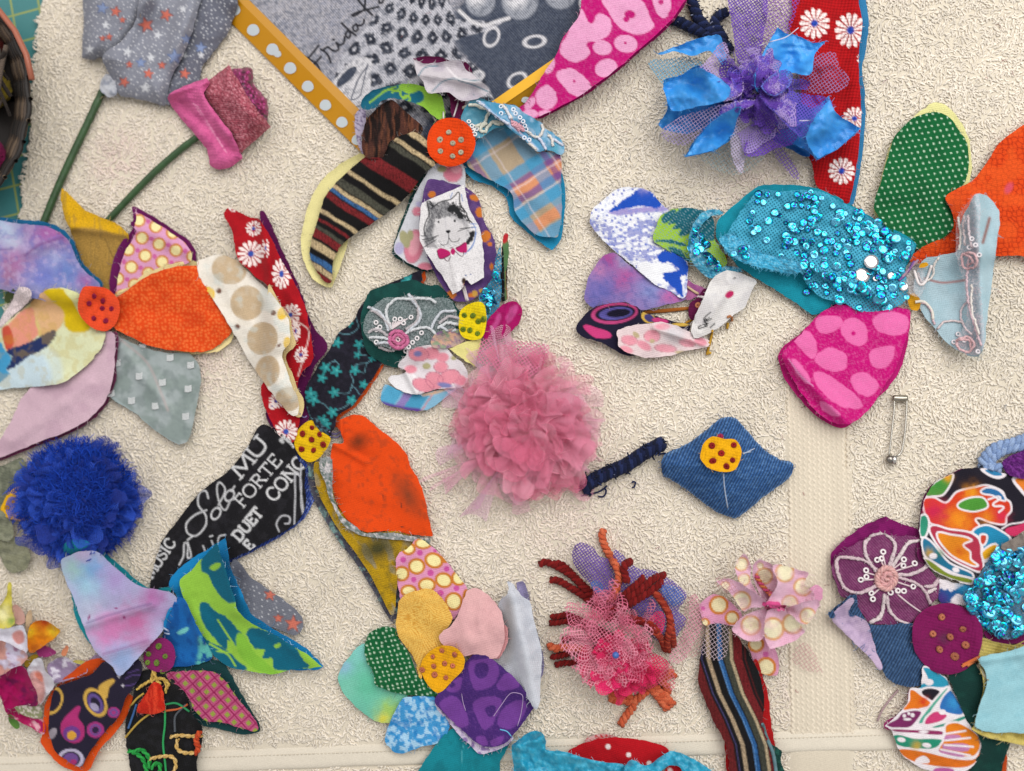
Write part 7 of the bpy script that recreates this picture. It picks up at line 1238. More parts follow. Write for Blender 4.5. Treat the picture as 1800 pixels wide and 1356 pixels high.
p = sheet('petal', C2, [(360, 190), (372, 170), (440, 125), (470, 85), (520, 100), (600, 165), (650, 225), (700, 290), (750, 350), (740, 430), (680, 520), (600, 560), (400, 440), (378, 380), (362, 290)], '#d994b8', [
    dot('#c4782e', (474, 236, 48, 46), (568, 204, 54, 44, 20), (392, 276, 44, 44), (530, 338, 50, 42), (622, 312, 50, 44, 20), (676, 428, 50, 52), (510, 110, 50, 34), (430, 140, 40, 36), (705, 300, 44, 44), (430, 370, 46, 36), (630, 190, 26, 30), (745, 400, 20, 40)), dot('#ede2a4', (474, 236, 34, 32), (568, 204, 38, 30, 20), (392, 276, 30, 30), (530, 338, 36, 28), (622, 312, 36, 30, 20), (676, 428, 36, 38), (510, 110, 36, 22), (430, 140, 26, 22), (705, 300, 30, 30), (430, 370, 32, 22)), dot('#c4549c', (400, 200, 16), (492, 162, 16), (550, 272, 18), (458, 308, 15), (638, 250, 15), (692, 356, 16), (605, 382, 17), (655, 500, 14), (575, 150, 10))], [wr(7, 50, 3), dome(6, 12)], step=1.9, parent=fl, label='pink petal with cream circles ringed in orange')
def sun(u, v, c):
    r = np.hypot(u - 488, v - 515); a = np.arctan2(v - 515, u - 488) * 7; t = np.abs(a / 5 - np.floor(a / 5) - .5) * 2
    return mixc(c, '#c98a28', np.clip((np.sin(r / 8 + 26 * t + 2 * fbm(u / 30, v / 30, 8)) * .6 + (fbm(u / 8, v / 8, 3) - .5)) * 1.5, 0, .75))
p = sheet('petal', C2, [(360, 560), (375, 440), (400, 400), (470, 368), (545, 360), (600, 395), (640, 450), (668, 530), (625, 600), (620, 680), (540, 730), (500, 780), (495, 850), (470, 760), (420, 680), (375, 620)], '#e8bd60', [sun], [wr(8, 45, 3), dome(6, 12)], step=1.7, parent=fl, label='golden yellow petal with starburst texture', stiff=14)
b = sheet('backing', C2, [(700, 500), (960, 560), (968, 650), (930, 735), (880, 745), (760, 730)], '#dd9a9e')
p = sheet('petal', C2, [(596, 618), (660, 560), (700, 500), (745, 380), (790, 352), (840, 375), (910, 440), (945, 510), (955, 600), (950, 660), (912, 738), (860, 738), (790, 715), (730, 730), (640, 680)], '#d9aaac', [mot('#c99a9e', 70, .57, .2, 3, .4)], [bump(770, 640, 60, 10), ridge(830, 420, 820, 580, 30, 6), wr(10, 45, 3), dome(8, 12)], parent=fl, label='plain pale pink petal', stiff=14, fray=.1); backed(b, p, fl)
b = sheet('backing', C2, [(572, 985), (600, 950), (700, 1080), (1000, 1170), (960, 1220), (820, 1262), (760, 1210), (680, 1130), (600, 1030)], '#cfc4dc', [mot('#8a72aa', 20, .6, .1)], fray=1.5)
p = sheet('petal', C2, [(570, 970), (640, 900), (720, 790), (790, 712, 1), (850, 725), (900, 755), (970, 810), (1050, 890), (1116, 1010, 1), (1060, 1090), (1010, 1150), (960, 1200), (880, 1225), (820, 1215), (740, 1150), (650, 1060)], '#40246a', [
    poly('#6a3a8c', [(765, 760), (830, 745), (890, 740), (925, 800), (900, 880), (800, 915), (770, 860)], [(640, 900), (715, 840), (710, 910), (670, 925), (640, 915)], [(925, 860), (985, 815), (1040, 880), (960, 915), (915, 905)], [(600, 980), (680, 945), (730, 1000), (755, 1100), (700, 1115), (620, 1030)], [(785, 975), (930, 955), (920, 1040), (850, 1130), (810, 1080)], [(960, 1000), (1060, 970), (1070, 1030), (1000, 1120), (915, 1100)], [(800, 1170), (850, 1170), (860, 1215), (810, 1205)], [(880, 1190), (950, 1165), (930, 1210), (890, 1220)], e=5, wob=5), poly('#40246a', [(800, 770), (860, 770), (860, 830), (820, 850), (790, 820)], [(850, 1010), (905, 1000), (885, 1060), (860, 1050)], [(655, 870), (685, 880), (660, 900)], e=5), mot('#7c4c9c', 5, .64, .2, 3, .25)], [wr(8, 50, 3), dome(10, 14)], step=1.9, parent=fl, label='purple petal with lighter purple blotches', stiff=14); backed(b, p, fl)
threads('thread', C2, [[(720, 932), (728, 980), (742, 1025)]], .7, '#b49cc4', fl); threads('thread', C2, [[(895, 1055), (940, 990), (985, 932), (1030, 930), (1055, 950), (1045, 1040), (1025, 1110)]], .7, '#b49cc4', fl); threads('thread', C2, [[(930, 1128), (970, 1140), (1000, 1180)]], 1.2, '#6ab4dc', fl)
center(C2, [(495, 800), (510, 740), (560, 690), (620, 668), (690, 682), (735, 740), (728, 800), (670, 860), (595, 928), (540, 890)], '#e0a210', [(613, 697), (562, 730), (680, 720), (567, 782), (627, 768), (670, 780), (505, 803), (573, 828), (635, 845)], '#d57a5c', 4.0, fl, 'golden disc with coral knots', h=7)

# ================================================================== crumpled turquoise piece with red dotted cloth (bottom edge)
fl = thing('crumpled_ribbon', 1050, 1340, 'crumpled turquoise ribbon over red white-dotted cloth at the bottom edge', 'fabric piece')
RDt = [dot('#e8dcdc', (855, 298, 19), (1003, 357, 18), (1150, 418, 18), (1300, 470, 16), (720, 420, 16), (900, 450, 16), e=5)]
b = sheet('lining', C7, [(690, 250), (740, 225), (820, 205), (930, 230), (900, 260), (700, 300)], '#c9a0a0', [mot('#b0222a', 12, .55, .1)], fray=3)
p = sheet('petal', C7, [(560, 350), (640, 290), (720, 258), (820, 236), (930, 232), (1080, 246), (1200, 275), (1290, 318), (1250, 420), (1180, 560), (600, 560)], '#b00f1c', RDt, [wr(5, 40, 3), dome(5, 10)], step=1.9, parent=fl, label='red cloth with white dots'); backed(b, p, fl)
for o_, l_ in (([(160, 300), (190, 260), (260, 215), (330, 185), (380, 200), (412, 260), (405, 320), (520, 330), (650, 365), (800, 405), (980, 435), (1020, 560), (200, 560), (175, 430)], 'long turquoise fold'), ([(975, 440), (1010, 395), (1060, 405), (1120, 430), (1180, 410), (1290, 335), (1370, 345), (1450, 380), (1530, 420), (1600, 480), (1620, 560), (1400, 560), (1380, 450), (1290, 435), (1230, 480), (1100, 560), (980, 560)], 'right turquoise ruffle')):
    sheet('ribbon_fold', C7, o_, '#1f9cc0', [mot('#127c9e', 30, .57, .14, 3, .6), mot('#58bcd8', 24, .62, .12, 8, .5)], [wr(22, 20, 5), wr(12, 9, 8), ridge(200, 300, 390, 240, 40, 18), ridge(200, 270, 250, 430, 30, 10), ridge(400, 330, 980, 440, 40, 12), dome(14, 9)], mat='satin', parent=fl, label=l_, fray=2, frayc='#7cc4dc', step=2.4)
sheet('petal', C7, [(1260, 470), (1310, 430), (1380, 450), (1410, 560), (1240, 560)], '#b00f1c', [dot('#e8dcdc', (1300, 470, 18), e=5)], [wr(5, 20, 3)], parent=fl, label='second piece of red dotted cloth')

# ================================================================== yarn pompom
fl = thing('yarn_pompom', 1095, 1110, 'pompom of brick red yarn, purple net and hot pink tulle', 'pompom')
g = np.random.default_rng(31); cx, cy = 1092, 1118
YO = ['#cf6a48', '#c25a3a']; YR = ['#7a1616', '#6a1010']
def yarn(pts, r, cols, lab=None, z=None): return cord('yarn_strand', C3, [pts], r, cols, fl, pitch=r * 2.6, label=lab, absolute=z is not None, dz=z)
for pts in ([(275, 600), (200, 600), (140, 605)], [(270, 640), (200, 640), (135, 645)], [(300, 830), (220, 850), (140, 865)], [(310, 890), (230, 900), (170, 915)], [(260, 740), (230, 770)]): yarn([(600, 760)] + pts, 5.4, YR, 'brick red yarn end')
for pts in ([(560, 1090), (590, 1130), (520, 1140)], [(600, 1100), (640, 1150), (700, 1130), (760, 1080)], [(640, 1100), (680, 1160), (620, 1250), (590, 1300)], [(800, 1080), (860, 1150), (890, 1200)], [(820, 1060), (890, 1130), (930, 1170)], [(780, 1060), (850, 1110), (920, 1150)], [(860, 980), (920, 960), (930, 990)], [(260, 800), (180, 810), (120, 785)], [(540, 1090), (560, 1140), (640, 1140)], [(880, 1040), (860, 1180)]): yarn([(640, 860)] + pts, 6.8, YO, 'coral yarn end')
def net_piece(out, col, mt, rel, lab, put=True): return sheet('net_piece', C3, out, col, [], rel, mat={'tulle': 'tulle_open', 'tulle_dense': 'tulle_open_dense'}[mt], lifta=3, parent=fl, thick=.5, fray=.6, label=lab, put=put, stiff=16)
net_piece([(275, 210), (290, 150), (330, 125), (400, 150), (460, 215), (540, 240), (600, 330), (560, 480), (480, 500), (380, 380), (300, 290)], '#5a3a94', 'tulle_dense', [wr(26, 30, 3), dome(20, 10)], 'purple net loop')
net_piece([(545, 170), (600, 200), (650, 255), (720, 295), (800, 300), (880, 345), (960, 400), (1015, 460), (995, 510), (960, 560), (1015, 620), (970, 700), (900, 800), (760, 700), (600, 500), (560, 330)], '#5a3f9c', 'tulle_dense', [wr(30, 30, 5), dome(26, 12)], 'purple net ruffle')
net_piece([(860, 400), (960, 420), (1000, 480), (940, 540), (870, 470)], '#2f4fa0', 'tulle_dense', [wr(14, 20, 8), dome(10, 10)], 'blue net scrap'); net_piece([(400, 380), (460, 380), (480, 480), (420, 440)], '#3f5fb0', 'tulle_dense', [wr(14, 20, 8)], 'blue net scrap')
net_piece([(1040, 470), (1080, 460), (1100, 560), (1110, 680), (1060, 780), (980, 900), (900, 880), (960, 760), (1020, 640)], '#c98a9c', 'tulle', [wr(16, 24, 3)], 'pale pink net flap', put=False)
net_piece([(345, 925), (400, 860), (520, 820), (640, 830), (800, 840), (900, 900), (870, 1000), (800, 1060), (700, 1080), (560, 1085), (480, 1075), (390, 1020)], '#d8145a', 'tulle_dense', [dome(40, 14), wr(26, 22, 4)], 'hot pink tulle'); net_piece([(780, 600), (850, 570), (880, 640), (840, 720), (790, 680)], '#c81260', 'tulle_dense', [wr(14, 18, 3)], 'hot pink tulle scrap')
net_piece([(820, 1000), (900, 900), (930, 950), (935, 1075), (860, 1050)], '#d06878', 'tulle', [wr(10, 20, 3)], 'rose net scrap', put=False)
raise_h(cx, cy, 55, 50)
for pts, r in (([(70, 265), (110, 250), (200, 290), (290, 350), (370, 440), (450, 510), (560, 560)], 6.4), ([(160, 260), (210, 265), (280, 330), (350, 400), (430, 470), (520, 530)], 6.2), ([(140, 365), (190, 370), (260, 410), (340, 460), (430, 530), (520, 580)], 6.6), ([(870, 335), (800, 360), (720, 430), (640, 480), (580, 550), (480, 580)], 6.6), ([(860, 380), (780, 440), (700, 490), (600, 550)], 6.6), ([(740, 350), (690, 400), (620, 460), (560, 540)], 6.2), ([(650, 250), (610, 280), (630, 380)], 7), ([(490, 600), (600, 600), (700, 620), (780, 650), (830, 700)], 5.6), ([(500, 610), (620, 630), (740, 640), (800, 690)], 6)): yarn(pts, r, YR if r != 5.6 else ['#8f2a1c', '#7a1a14'], 'brick red twisted yarn')
for pts in ([(480, 45), (470, 80), (490, 150), (540, 240), (580, 320), (570, 400), (540, 480), (500, 520)],): yarn(pts, 6.8, YO, 'long coral yarn')
for pts in ([(800, 440), (850, 500), (900, 580), (920, 680), (930, 790)], [(820, 450), (880, 540), (910, 640), (890, 760), (900, 830)], [(790, 680), (850, 740), (880, 820)]): yarn(pts, 5.8, ['#a8402c', '#8c2a1e'], 'rust twisted yarn')
froth('tulle_ruffle', fl, 1078, 1126, 66, 26, 34, 38, ['#d87894', '#de8ea4', '#d06684'], 'tulle_open', g, z0=54, amp=8, up=10, base='tulle_open')
froth('tulle_ruffle', fl, 1084, 1172, 52, 24, 22, 30, ['#e01a66', '#cc1256'], 'tulle_dense', g, z0=50, amp=7)
put_piece('bead', 'bead', BEADV, 'gloss', '#3f66b0', 930 + 558 * .2728, 920 + 850 * .2728, 6, fl, dz=40)

# ================================================================== pink rosette and striped petal
fl = thing('fabric_rosette', 1355, 1068, 'pink rosette of cloth printed with cream circles, tied with pink thread', 'fabric rosette')
for o_, rl in (([(100, 380), (180, 318), (260, 345), (300, 380), (350, 440), (320, 500), (230, 490), (130, 500), (105, 440)], []), ([(390, 590), (500, 560), (560, 780), (440, 770), (410, 700)], []), ([(780, 260), (820, 290), (815, 350), (750, 380), (720, 320)], [])):
    sheet('petal', C4, o_, '#d596b6', [dot('#c97a38', (212, 380, 58), (290, 455, 44), (130, 485, 30), (430, 610, 50), (490, 745, 60), e=5), dot('#e6dab0', (212, 380, 42), (290, 455, 30), (130, 485, 18), (430, 610, 34), (490, 745, 44), e=5), dot('#c4609c', (375, 445, 18), (488, 670, 18), (120, 400, 14), e=4)], [wr(8, 24, 3)] + rl, parent=fl, fray=1)
WS = '#dcb2c8'
for o_, ds, h_ in (([(310, 150), (360, 82), (395, 130), (405, 260), (480, 370), (420, 330), (330, 240)], [(345, 140, 34), (360, 230, 30)], 24), ([(410, 160), (440, 115), (520, 145), (560, 200), (620, 300), (580, 360), (500, 380), (420, 240)], [(480, 210, 40), (455, 150, 16)], 26), ([(530, 150), (600, 150), (740, 190, 1), (720, 260), (775, 320), (720, 380), (680, 400), (600, 380), (500, 380), (560, 250)], [(600, 190, 46), (705, 275, 44), (630, 370, 40)], 30),
                   ([(195, 240, 1), (280, 225), (370, 270), (440, 320), (490, 375), (400, 400), (355, 415), (300, 330)], [(345, 355, 46), (250, 270, 24)], 28), ([(600, 400), (720, 360), (800, 360), (770, 440), (725, 495), (640, 450), (540, 400)], [(735, 445, 40)], 22), ([(290, 520), (370, 440), (490, 400), (495, 430), (470, 580), (380, 590), (330, 560)], [(400, 500, 48)], 24), ([(495, 420), (540, 400), (640, 440), (720, 540, 1), (640, 600), (515, 640, 1), (480, 570)], [(530, 520, 54), (645, 490, 50)], 26)):
    sheet('petal', C4, o_, WS, [dot('#cf9a6c', *[(x, y, r * 1.28) for x, y, r in ds], e=6), dot('#e4dcbc', *ds, e=6), mot('#cf9ab8', 50, .58, .2, 3, .4)], [tilt(490, 385, 18, o_[0][0] + (o_[2][0] - o_[0][0]) * .5, o_[0][1], h_), wr(14, 22, 3), edge(6, 8)], parent=fl, fray=1.6, frayc='#e4c8d4', stiff=12)
threads('tie', C4, [[(480, 375), (530, 385), (580, 390), (600, 400)], [(490, 395), (540, 400), (590, 410)], [(500, 370), (560, 375), (600, 385)]], 4, ['#cc4c86', '#d8699a'], fl); cord('tie', C4, [[(430, 205), (470, 270), (520, 320)]], 4, ['#c9507a', '#d07a4a'], fl)
for o_ in ([(20, 340), (80, 320), (130, 480), (120, 640), (40, 690), (0, 600)], [(700, 600), (760, 640), (825, 775, 1), (740, 770), (640, 700)], [(190, 230), (260, 220), (320, 300), (240, 300)]):
    sheet('net_scrap', C4, o_, '#b97f88', [], [wr(8, 20, 3)], mat='tulle_wisp', parent=fl, thick=.3, fray=.3, put=False)
fl = thing('fabric_petal', 1300, 1230, 'dark striped knit petal with red lining at the bottom edge', 'fabric petal')
b = sheet('backing', C4, [(420, 700), (470, 800), (500, 900), (512, 1000), (525, 1100), (540, 1200), (570, 1400), (290, 1400), (245, 1180), (240, 1140), (350, 1000)], '#a81418', stiff=12)
b2 = sheet('backing', C4, [(480, 1200), (540, 1205), (580, 1240), (575, 1300), (600, 1400), (520, 1400)], '#163c38', [mot('#24584e', 20, .6, .1)], stiff=12)
STP = [(-9999, -99, '#111')]
def stripe_t(u, v): return u - np.interp(v, [480, 700, 900, 1050, 1200, 1400], [140, 150, 215, 290, 350, 380])
def st2(u, v, c):
    t = stripe_t(u, v) * (1 + .0) ; c = np.tile(lin('#121114'), (len(u), 1))
    for t0, t1, col in ((-300, -52, '#5c1a1c'), (-40, -34, '#44406e'), (-10, 14, '#a08d74'), (66, 84, '#26568c'), (58, 66, '#4f7cb0'), (92, 128, '#3a3c34'), (128, 146, '#a8987c'), (150, 200, '#641a1e'), (214, 222, '#4a1416')): c = mixc(c, col, np.minimum(sm(t0 - t, 6), sm(t - t1, 6)))
    t3 = np.abs(np.sin(t * .55)); return c * (.8 + .25 * t3[:, None])
p = sheet('petal', C4, [(140, 510), (170, 490), (240, 498), (300, 540), (370, 630), (420, 720), (460, 820), (478, 940), (470, 1050), (480, 1130), (520, 1200), (550, 1330), (560, 1400), (290, 1400), (270, 1280), (245, 1180), (180, 1060), (130, 940), (92, 840), (100, 700), (118, 600)], '#121114', [st2], [dome(12, 16), wr(8, 50, 3), edge(2, 8)], mat='knit', step=1.9, parent=fl, label='black knit with blue, red, grey and tan stripes', stiff=14); setparent(b, p); setparent(b2, p)
sheet('net_scrap', C4, [(118, 600), (150, 500), (200, 485), (270, 510), (265, 640), (230, 705), (150, 690), (110, 660)], '#c9b4be', [], [wr(5, 20, 3)], mat='tulle_wisp', parent=fl, thick=.4, fray=.5, put=False, label='wisp of pale net')
threads('loose_yarn', C4, [[(470, 1080), (490, 1150), (530, 1250), (550, 1370)]], 3, '#5f7f88', fl)

# ================================================================== lower right flower with big plum centre
fl = thing('fabric_flower', 1665, 1125, 'lower right flower with a large plum centre of salmon knots and batik petals', 'fabric flower', 'fabric flowers on the towel')
b = sheet('backing', C5, [(78, 880), (80, 800), (140, 735), (280, 625), (360, 590), (440, 555, 1), (520, 600), (660, 650), (720, 800), (700, 1100), (300, 1100), (110, 1000)], '#7c1560', [mot('#660f50', 60, .57, .2)], [edge(3, 10)])
p = sheet('petal', C5, [(80, 900), (120, 820), (200, 760), (300, 710), (400, 680), (520, 690), (660, 700), (690, 830), (740, 920), (795, 1000), (780, 1100), (700, 1180), (640, 1240), (560, 1280), (440, 1275), (320, 1250), (240, 1130), (140, 1080), (110, 1000)], '#70335e', [mot('#8a5a7a', 5, .56, .2, 3, .5, sy=2.2, deg=20), mot('#5e2650', 60, .57, .2, 8, .5)], [wr(6, 50, 3), dome(6, 14)], mat='twill', parent=fl, label='plum organza petal with embroidered white flower and sequins'); setparent(b, p)
fr_ = ['#d3c2c8', '#cdb8c0', '#d9cccf']
def double(paths, off=7): return paths + [[(x + off, y + off * .6) for x, y in q] for q in paths]
threads('lace_cord', C5, double([[(370, 920), (310, 820), (300, 740), (340, 690), (410, 670), (470, 700), (500, 750), (480, 830), (460, 890)], [(380, 910), (300, 850), (210, 830), (130, 830), (110, 870), (130, 960), (180, 1040), (270, 1060), (390, 1010)], [(480, 890), (540, 800), (590, 730), (670, 715)], [(520, 940), (600, 940), (690, 900), (715, 870)], [(520, 960), (620, 990), (690, 1040), (720, 1100), (740, 1160)], [(430, 1070), (420, 1150), (400, 1220), (330, 1260)], [(445, 1080), (460, 1170), (520, 1240), (620, 1275)], [(700, 1020), (760, 1010), (790, 960)], [(720, 1060), (770, 1030)]]), 2.6, fr_, p)
threads('lace_thread', C5, [[(450, 940), (420, 800)], [(450, 940), (400, 830)], [(470, 920), (550, 860)], [(470, 930), (630, 880)], [(420, 960), (310, 930)], [(430, 970), (290, 980)], [(440, 1000), (350, 1080)], [(470, 990), (520, 1060)], [(480, 980), (600, 1020)], [(520, 1075), (600, 1140), (680, 1195)]], 1.4, '#d9c6cc', p)
rings(C5, [(423, 793), (412, 838), (383, 846), (560, 843), (557, 884), (632, 868), (310, 915), (312, 958), (275, 978), (345, 1066), (355, 1105), (472, 1062), (520, 1050), (560, 1052), (622, 1022)], p, 5.4, '#ece6e8')
threads('bead_flower', C5, [[(400, 930), (430, 900), (480, 910), (505, 950), (490, 1010), (440, 1035), (395, 1010), (385, 965), (400, 930)], [(420, 950), (460, 930), (480, 970), (450, 1010), (415, 990), (420, 950)], [(440, 965), (455, 980)]], 5.5, ['#d9aaa8', '#d4a2a4'], p)
rings(C5, [(443, 930), (470, 935), (415, 968), (450, 972), (430, 1005), (468, 1000)], p, 5, '#f0dcdc')
p = sheet('petal', C6, [(70, 310), (140, 230), (240, 170), (260, 250), (330, 365), (440, 378), (560, 365), (640, 380), (660, 500), (720, 690), (700, 770), (620, 792), (540, 780), (470, 745), (430, 690), (380, 560), (340, 400), (200, 300)], '#2c4669', [mot('#4a678c', 10, .56, .2, 3, .5, sy=3, deg=30), mot('#1f3454', 40, .57, .2, 8, .4)], [wr(6, 40, 3), dome(5, 12)], mat='denim', parent=fl, label='dark denim petal with turned lilac edge', frayc='#8fa3c0')
sheet('turned_edge', C6, [(85, 330), (130, 260), (215, 195), (235, 215), (200, 290), (260, 320), (320, 350), (350, 440), (385, 560), (418, 680), (340, 600), (240, 500), (150, 410)], '#bba6c2', [mot('#a692b2', 50, .57, .2), poly('#33507c', [(195, 290), (240, 250), (250, 300), (220, 330)], e=6, wob=8)], [ridge(90, 330, 410, 670, 30, 10), wr(6, 30, 3)], parent=p, label='lilac lining folded over', fray=1.6, frayc='#5a7aa8'); sheet('turned_edge', C6, [(60, 295), (95, 290), (100, 325), (75, 332)], '#2c4669', [], parent=p, mat='denim', fray=3)
BK = '#1d1a26'; BW = '#e3dce2'
b = sheet('backing', C5, [(658, 620), (680, 480), (705, 400), (740, 350), (900, 262), (980, 240), (1100, 300), (900, 700), (680, 860)], '#6a1a52')
p = sheet('petal', C5, [(664, 620), (688, 480), (715, 405), (745, 355), (820, 300), (905, 262), (980, 240), (1080, 238), (1180, 262), (1300, 290), (1400, 350), (1400, 600), (1290, 700), (1180, 800), (1080, 900), (1020, 1010), (900, 980), (760, 920), (690, 830)], BK, [
    cells(BW, 13, [('#3f8a3a', [(702, 420), (740, 350), (870, 275), (888, 285), (870, 345), (820, 415), (760, 425)]), ('#c93a1c', [(690, 445), (760, 432), (840, 466), (910, 395), (1040, 362), (1100, 350), (1160, 365), (1215, 395), (1235, 440), (1265, 465), (1272, 520), (1240, 560), (1232, 608), (1140, 600), (1060, 570), (1035, 580), (1060, 620), (1020, 660), (900, 650), (740, 605), (700, 540)])]),
    blot(('#d9962a', 850, 300, 30, .95), ('#c01c50', 770, 525, 75, .85), ('#e08a1c', 930, 590, 80, .9), ('#e0921c', 1010, 400, 50, .9), ('#c8244a', 1205, 550, 45, .85), ('#d9861f', 1110, 560, 45, .8)),
    cells(BW, 12, [('#4a8f34', [(915, 490), (970, 442), (1080, 432), (1118, 490), (1060, 520), (1000, 525)]), ('#2a6aa0', [(1070, 398), (1110, 366), (1190, 385), (1235, 450), (1190, 445), (1150, 420)])]), line(BW, 13, [(1120, 445), (1200, 432), (1150, 482), (1220, 495), (1190, 530)], e=5),
    cells(BW, 13, [('#a83048', [(735, 622), (860, 642), (1000, 664), (1065, 716), (1075, 800), (1080, 920), (980, 895), (860, 830), (770, 730)]), ('#d8821c', [(778, 672), (870, 677), (1010, 712), (955, 747), (1000, 792), (1005, 842), (1050, 887), (960, 862), (860, 802)]), ('#1f82ac', [(1015, 657), (1105, 614), (1210, 657), (1268, 714), (1180, 790), (1095, 860), (1085, 780), (1060, 700)]), ('#d9a020', [(1078, 790), (1180, 748), (1100, 850)]), ('#c0402c', [(1066, 682), (1112, 687), (1082, 750)]),
                   ('#2f8a70', [(668, 560), (705, 547), (728, 600), (705, 690), (668, 690)]), ('#1f6a8c', [(685, 702), (740, 722), (860, 862), (1010, 932), (1020, 967), (900, 937), (760, 862), (695, 812)]), ('#7a8a2c', [(700, 832), (860, 932), (1015, 972), (1010, 1005), (880, 977), (740, 907)])]),
    blot(('#c05a18', 930, 790, 40, .8), ('#b8902a', 730, 800, 30, .8), ('#3a7a2a', 800, 800, 26, .6)), dot(BW, (755, 820, 26, 20), (905, 912, 24, 16, 20), e=5),
    poly(BW, [(1070, 240), (1190, 262), (1240, 280), (1190, 310), (1120, 290)], e=5), poly('#2f7aa8', [(1100, 248), (1200, 268), (1210, 285), (1150, 285)], e=5), poly(BW, [(1280, 300), (1400, 300), (1400, 440), (1320, 380)], e=5), poly('#d97a2a', [(1300, 310), (1400, 320), (1400, 420), (1330, 360)], e=5), line(BW, 10, [(1210, 640), (1260, 610), (1350, 595), (1400, 560)], e=5), poly('#c0305c', [(1230, 650), (1300, 620), (1400, 600), (1400, 650), (1290, 690)], e=6)],
    [wr(7, 60, 3), dome(8, 16)], step=1.5, parent=fl, label='batik petal in red, orange, blue and black with white outlines', fray=.3); backed(b, p, fl)
def batik(label, crop, out, ops, **kw): return sheet('petal', crop, out, BW, ops, [wr(7, 40, 3), dome(5, 12)], parent=fl, label=label, **kw)
batik('blue batik scrap above the centre', C5, [(790, 1000), (800, 970), (900, 1000), (1000, 1020), (980, 1140), (900, 1140), (800, 1120)], [poly('#1a4f8c', [(790, 1040), (900, 1040), (1010, 1000), (960, 1080), (880, 1090), (860, 1140), (780, 1120)], e=6, wob=8), blot(('#4a2a7c', 810, 1100, 40, .9), ('#2a90b8', 960, 1030, 50, .7)), line(BW, 14, [(810, 1000), (830, 1040), (850, 1010), (870, 1050), (890, 1010)], e=6), line(BW, 12, [(880, 1130), (910, 1080), (940, 1090), (920, 1140)], e=5)])
b = sheet('backing', C6, [(600, 800), (620, 790), (560, 950), (430, 1052), (560, 1060)], '#a83a78')
p = batik('batik petal with orange fish-bone print', C6, [(695, 650), (760, 680), (840, 720), (880, 790), (940, 900), (1000, 1040), (1060, 1110), (1090, 1200), (1060, 1280), (1010, 1340), (900, 1380), (700, 1340), (580, 1270), (520, 1190), (490, 1090), (440, 1052, 1), (520, 980), (590, 900), (610, 800), (680, 790)], [
    cells(BW, 14, [('#2a90b0', [(695, 655), (840, 720), (875, 785), (770, 800), (640, 795), (720, 745)]), (BK, [(680, 817), (810, 814), (765, 890)]), ('#d8701c', [(612, 805), (690, 850), (755, 905), (700, 935), (560, 950), (600, 880)]), ('#4aa08c', [(845, 797), (874, 792), (770, 930), (705, 1030), (660, 1038), (705, 960)]), ('#2c6ab0', [(872, 810), (920, 860), (968, 970), (880, 975), (800, 930)]), ('#c03a70', [(700, 1037), (770, 952), (860, 977), (840, 1012), (780, 1037)]), ('#2f8a78', [(740, 1062), (860, 1022), (985, 977), (995, 1002), (880, 1047), (780, 1072)]),
                   ('#74265c', [(555, 960), (685, 952), (655, 1022), (600, 1068), (445, 1052), (520, 1000)]), ('#8a2a5c', [(470, 1072), (640, 1074), (830, 1084), (825, 1118), (640, 1105), (500, 1095)]), ('#23876c', [(497, 1110), (640, 1132), (832, 1142), (800, 1192), (745, 1212), (525, 1188)]), ('#d06a1c', [(525, 1205), (700, 1220), (900, 1266), (1040, 1268), (1085, 1195), (1060, 1290), (980, 1335), (800, 1330), (640, 1300), (560, 1258)]), ('#d97a1c', [(845, 1047), (920, 1027), (1000, 1062), (1070, 1122), (1080, 1200), (1030, 1260), (800, 1227), (840, 1132)])]),
    blot(('#c8341c', 700, 890, 30, .85), ('#3a9ad0', 900, 900, 40, .6), ('#c09a30', 650, 1185, 30, .8)), poly('#b87aa8', [(830, 1175), (1010, 1200), (830, 1205)], [(800, 1215), (970, 1250), (820, 1235)], [(850, 1115), (950, 1130), (840, 1150)], e=6), line(BW, 13, [(845, 1150), (1010, 1132)], [(840, 1180), (1030, 1192)], [(815, 1210), (1010, 1250)], [(850, 1105), (980, 1085)], e=6),
    dot(BW, (735, 760, 30, 22), (825, 960, 24, 18), (570, 985, 12), (600, 970, 10), (625, 980, 14), (590, 1008, 26, 9), (700, 1092, 32, 10), (550, 1145, 28, 16, 10), (720, 1182, 30, 16, 10), e=5), poly(BW, [(640, 1290), (700, 1252), (740, 1292), (690, 1302)], e=5), poly('#b05a9a', [(780, 1335), (900, 1345), (880, 1390), (760, 1370)], e=8)], step=1.5, fray=.3); backed(b, p, fl)
b = sheet('backing', C6, [(1180, 1300), (1240, 1200), (1240, 1420), (1170, 1420)], '#c04a1c')
p = sheet('petal', C6, [(870, 690), (960, 670), (1060, 640), (1120, 700), (1110, 850), (1060, 1000), (1200, 1140), (1275, 1150), (1250, 1250), (1230, 1320), (1200, 1420), (980, 1420), (1020, 1330), (1070, 1250), (1090, 1190), (1060, 1110), (1010, 1060), (940, 900), (890, 790)], '#0e3430', [mot('#14433c', 60, .57, .2, 3, .5)], [wr(6, 50, 3)], parent=fl, label='dark green petal'); backed(b, p, fl)
b = sheet('backing', C6, [(1060, 590), (1080, 470), (1150, 480), (1300, 510), (1420, 480), (1420, 1160), (1230, 1155), (1130, 1130), (1020, 1075), (1030, 1050), (1100, 780)], '#c3b264', [mot('#a8964c', 40, .57, .2)], [edge(8, 10)], mat='felt')
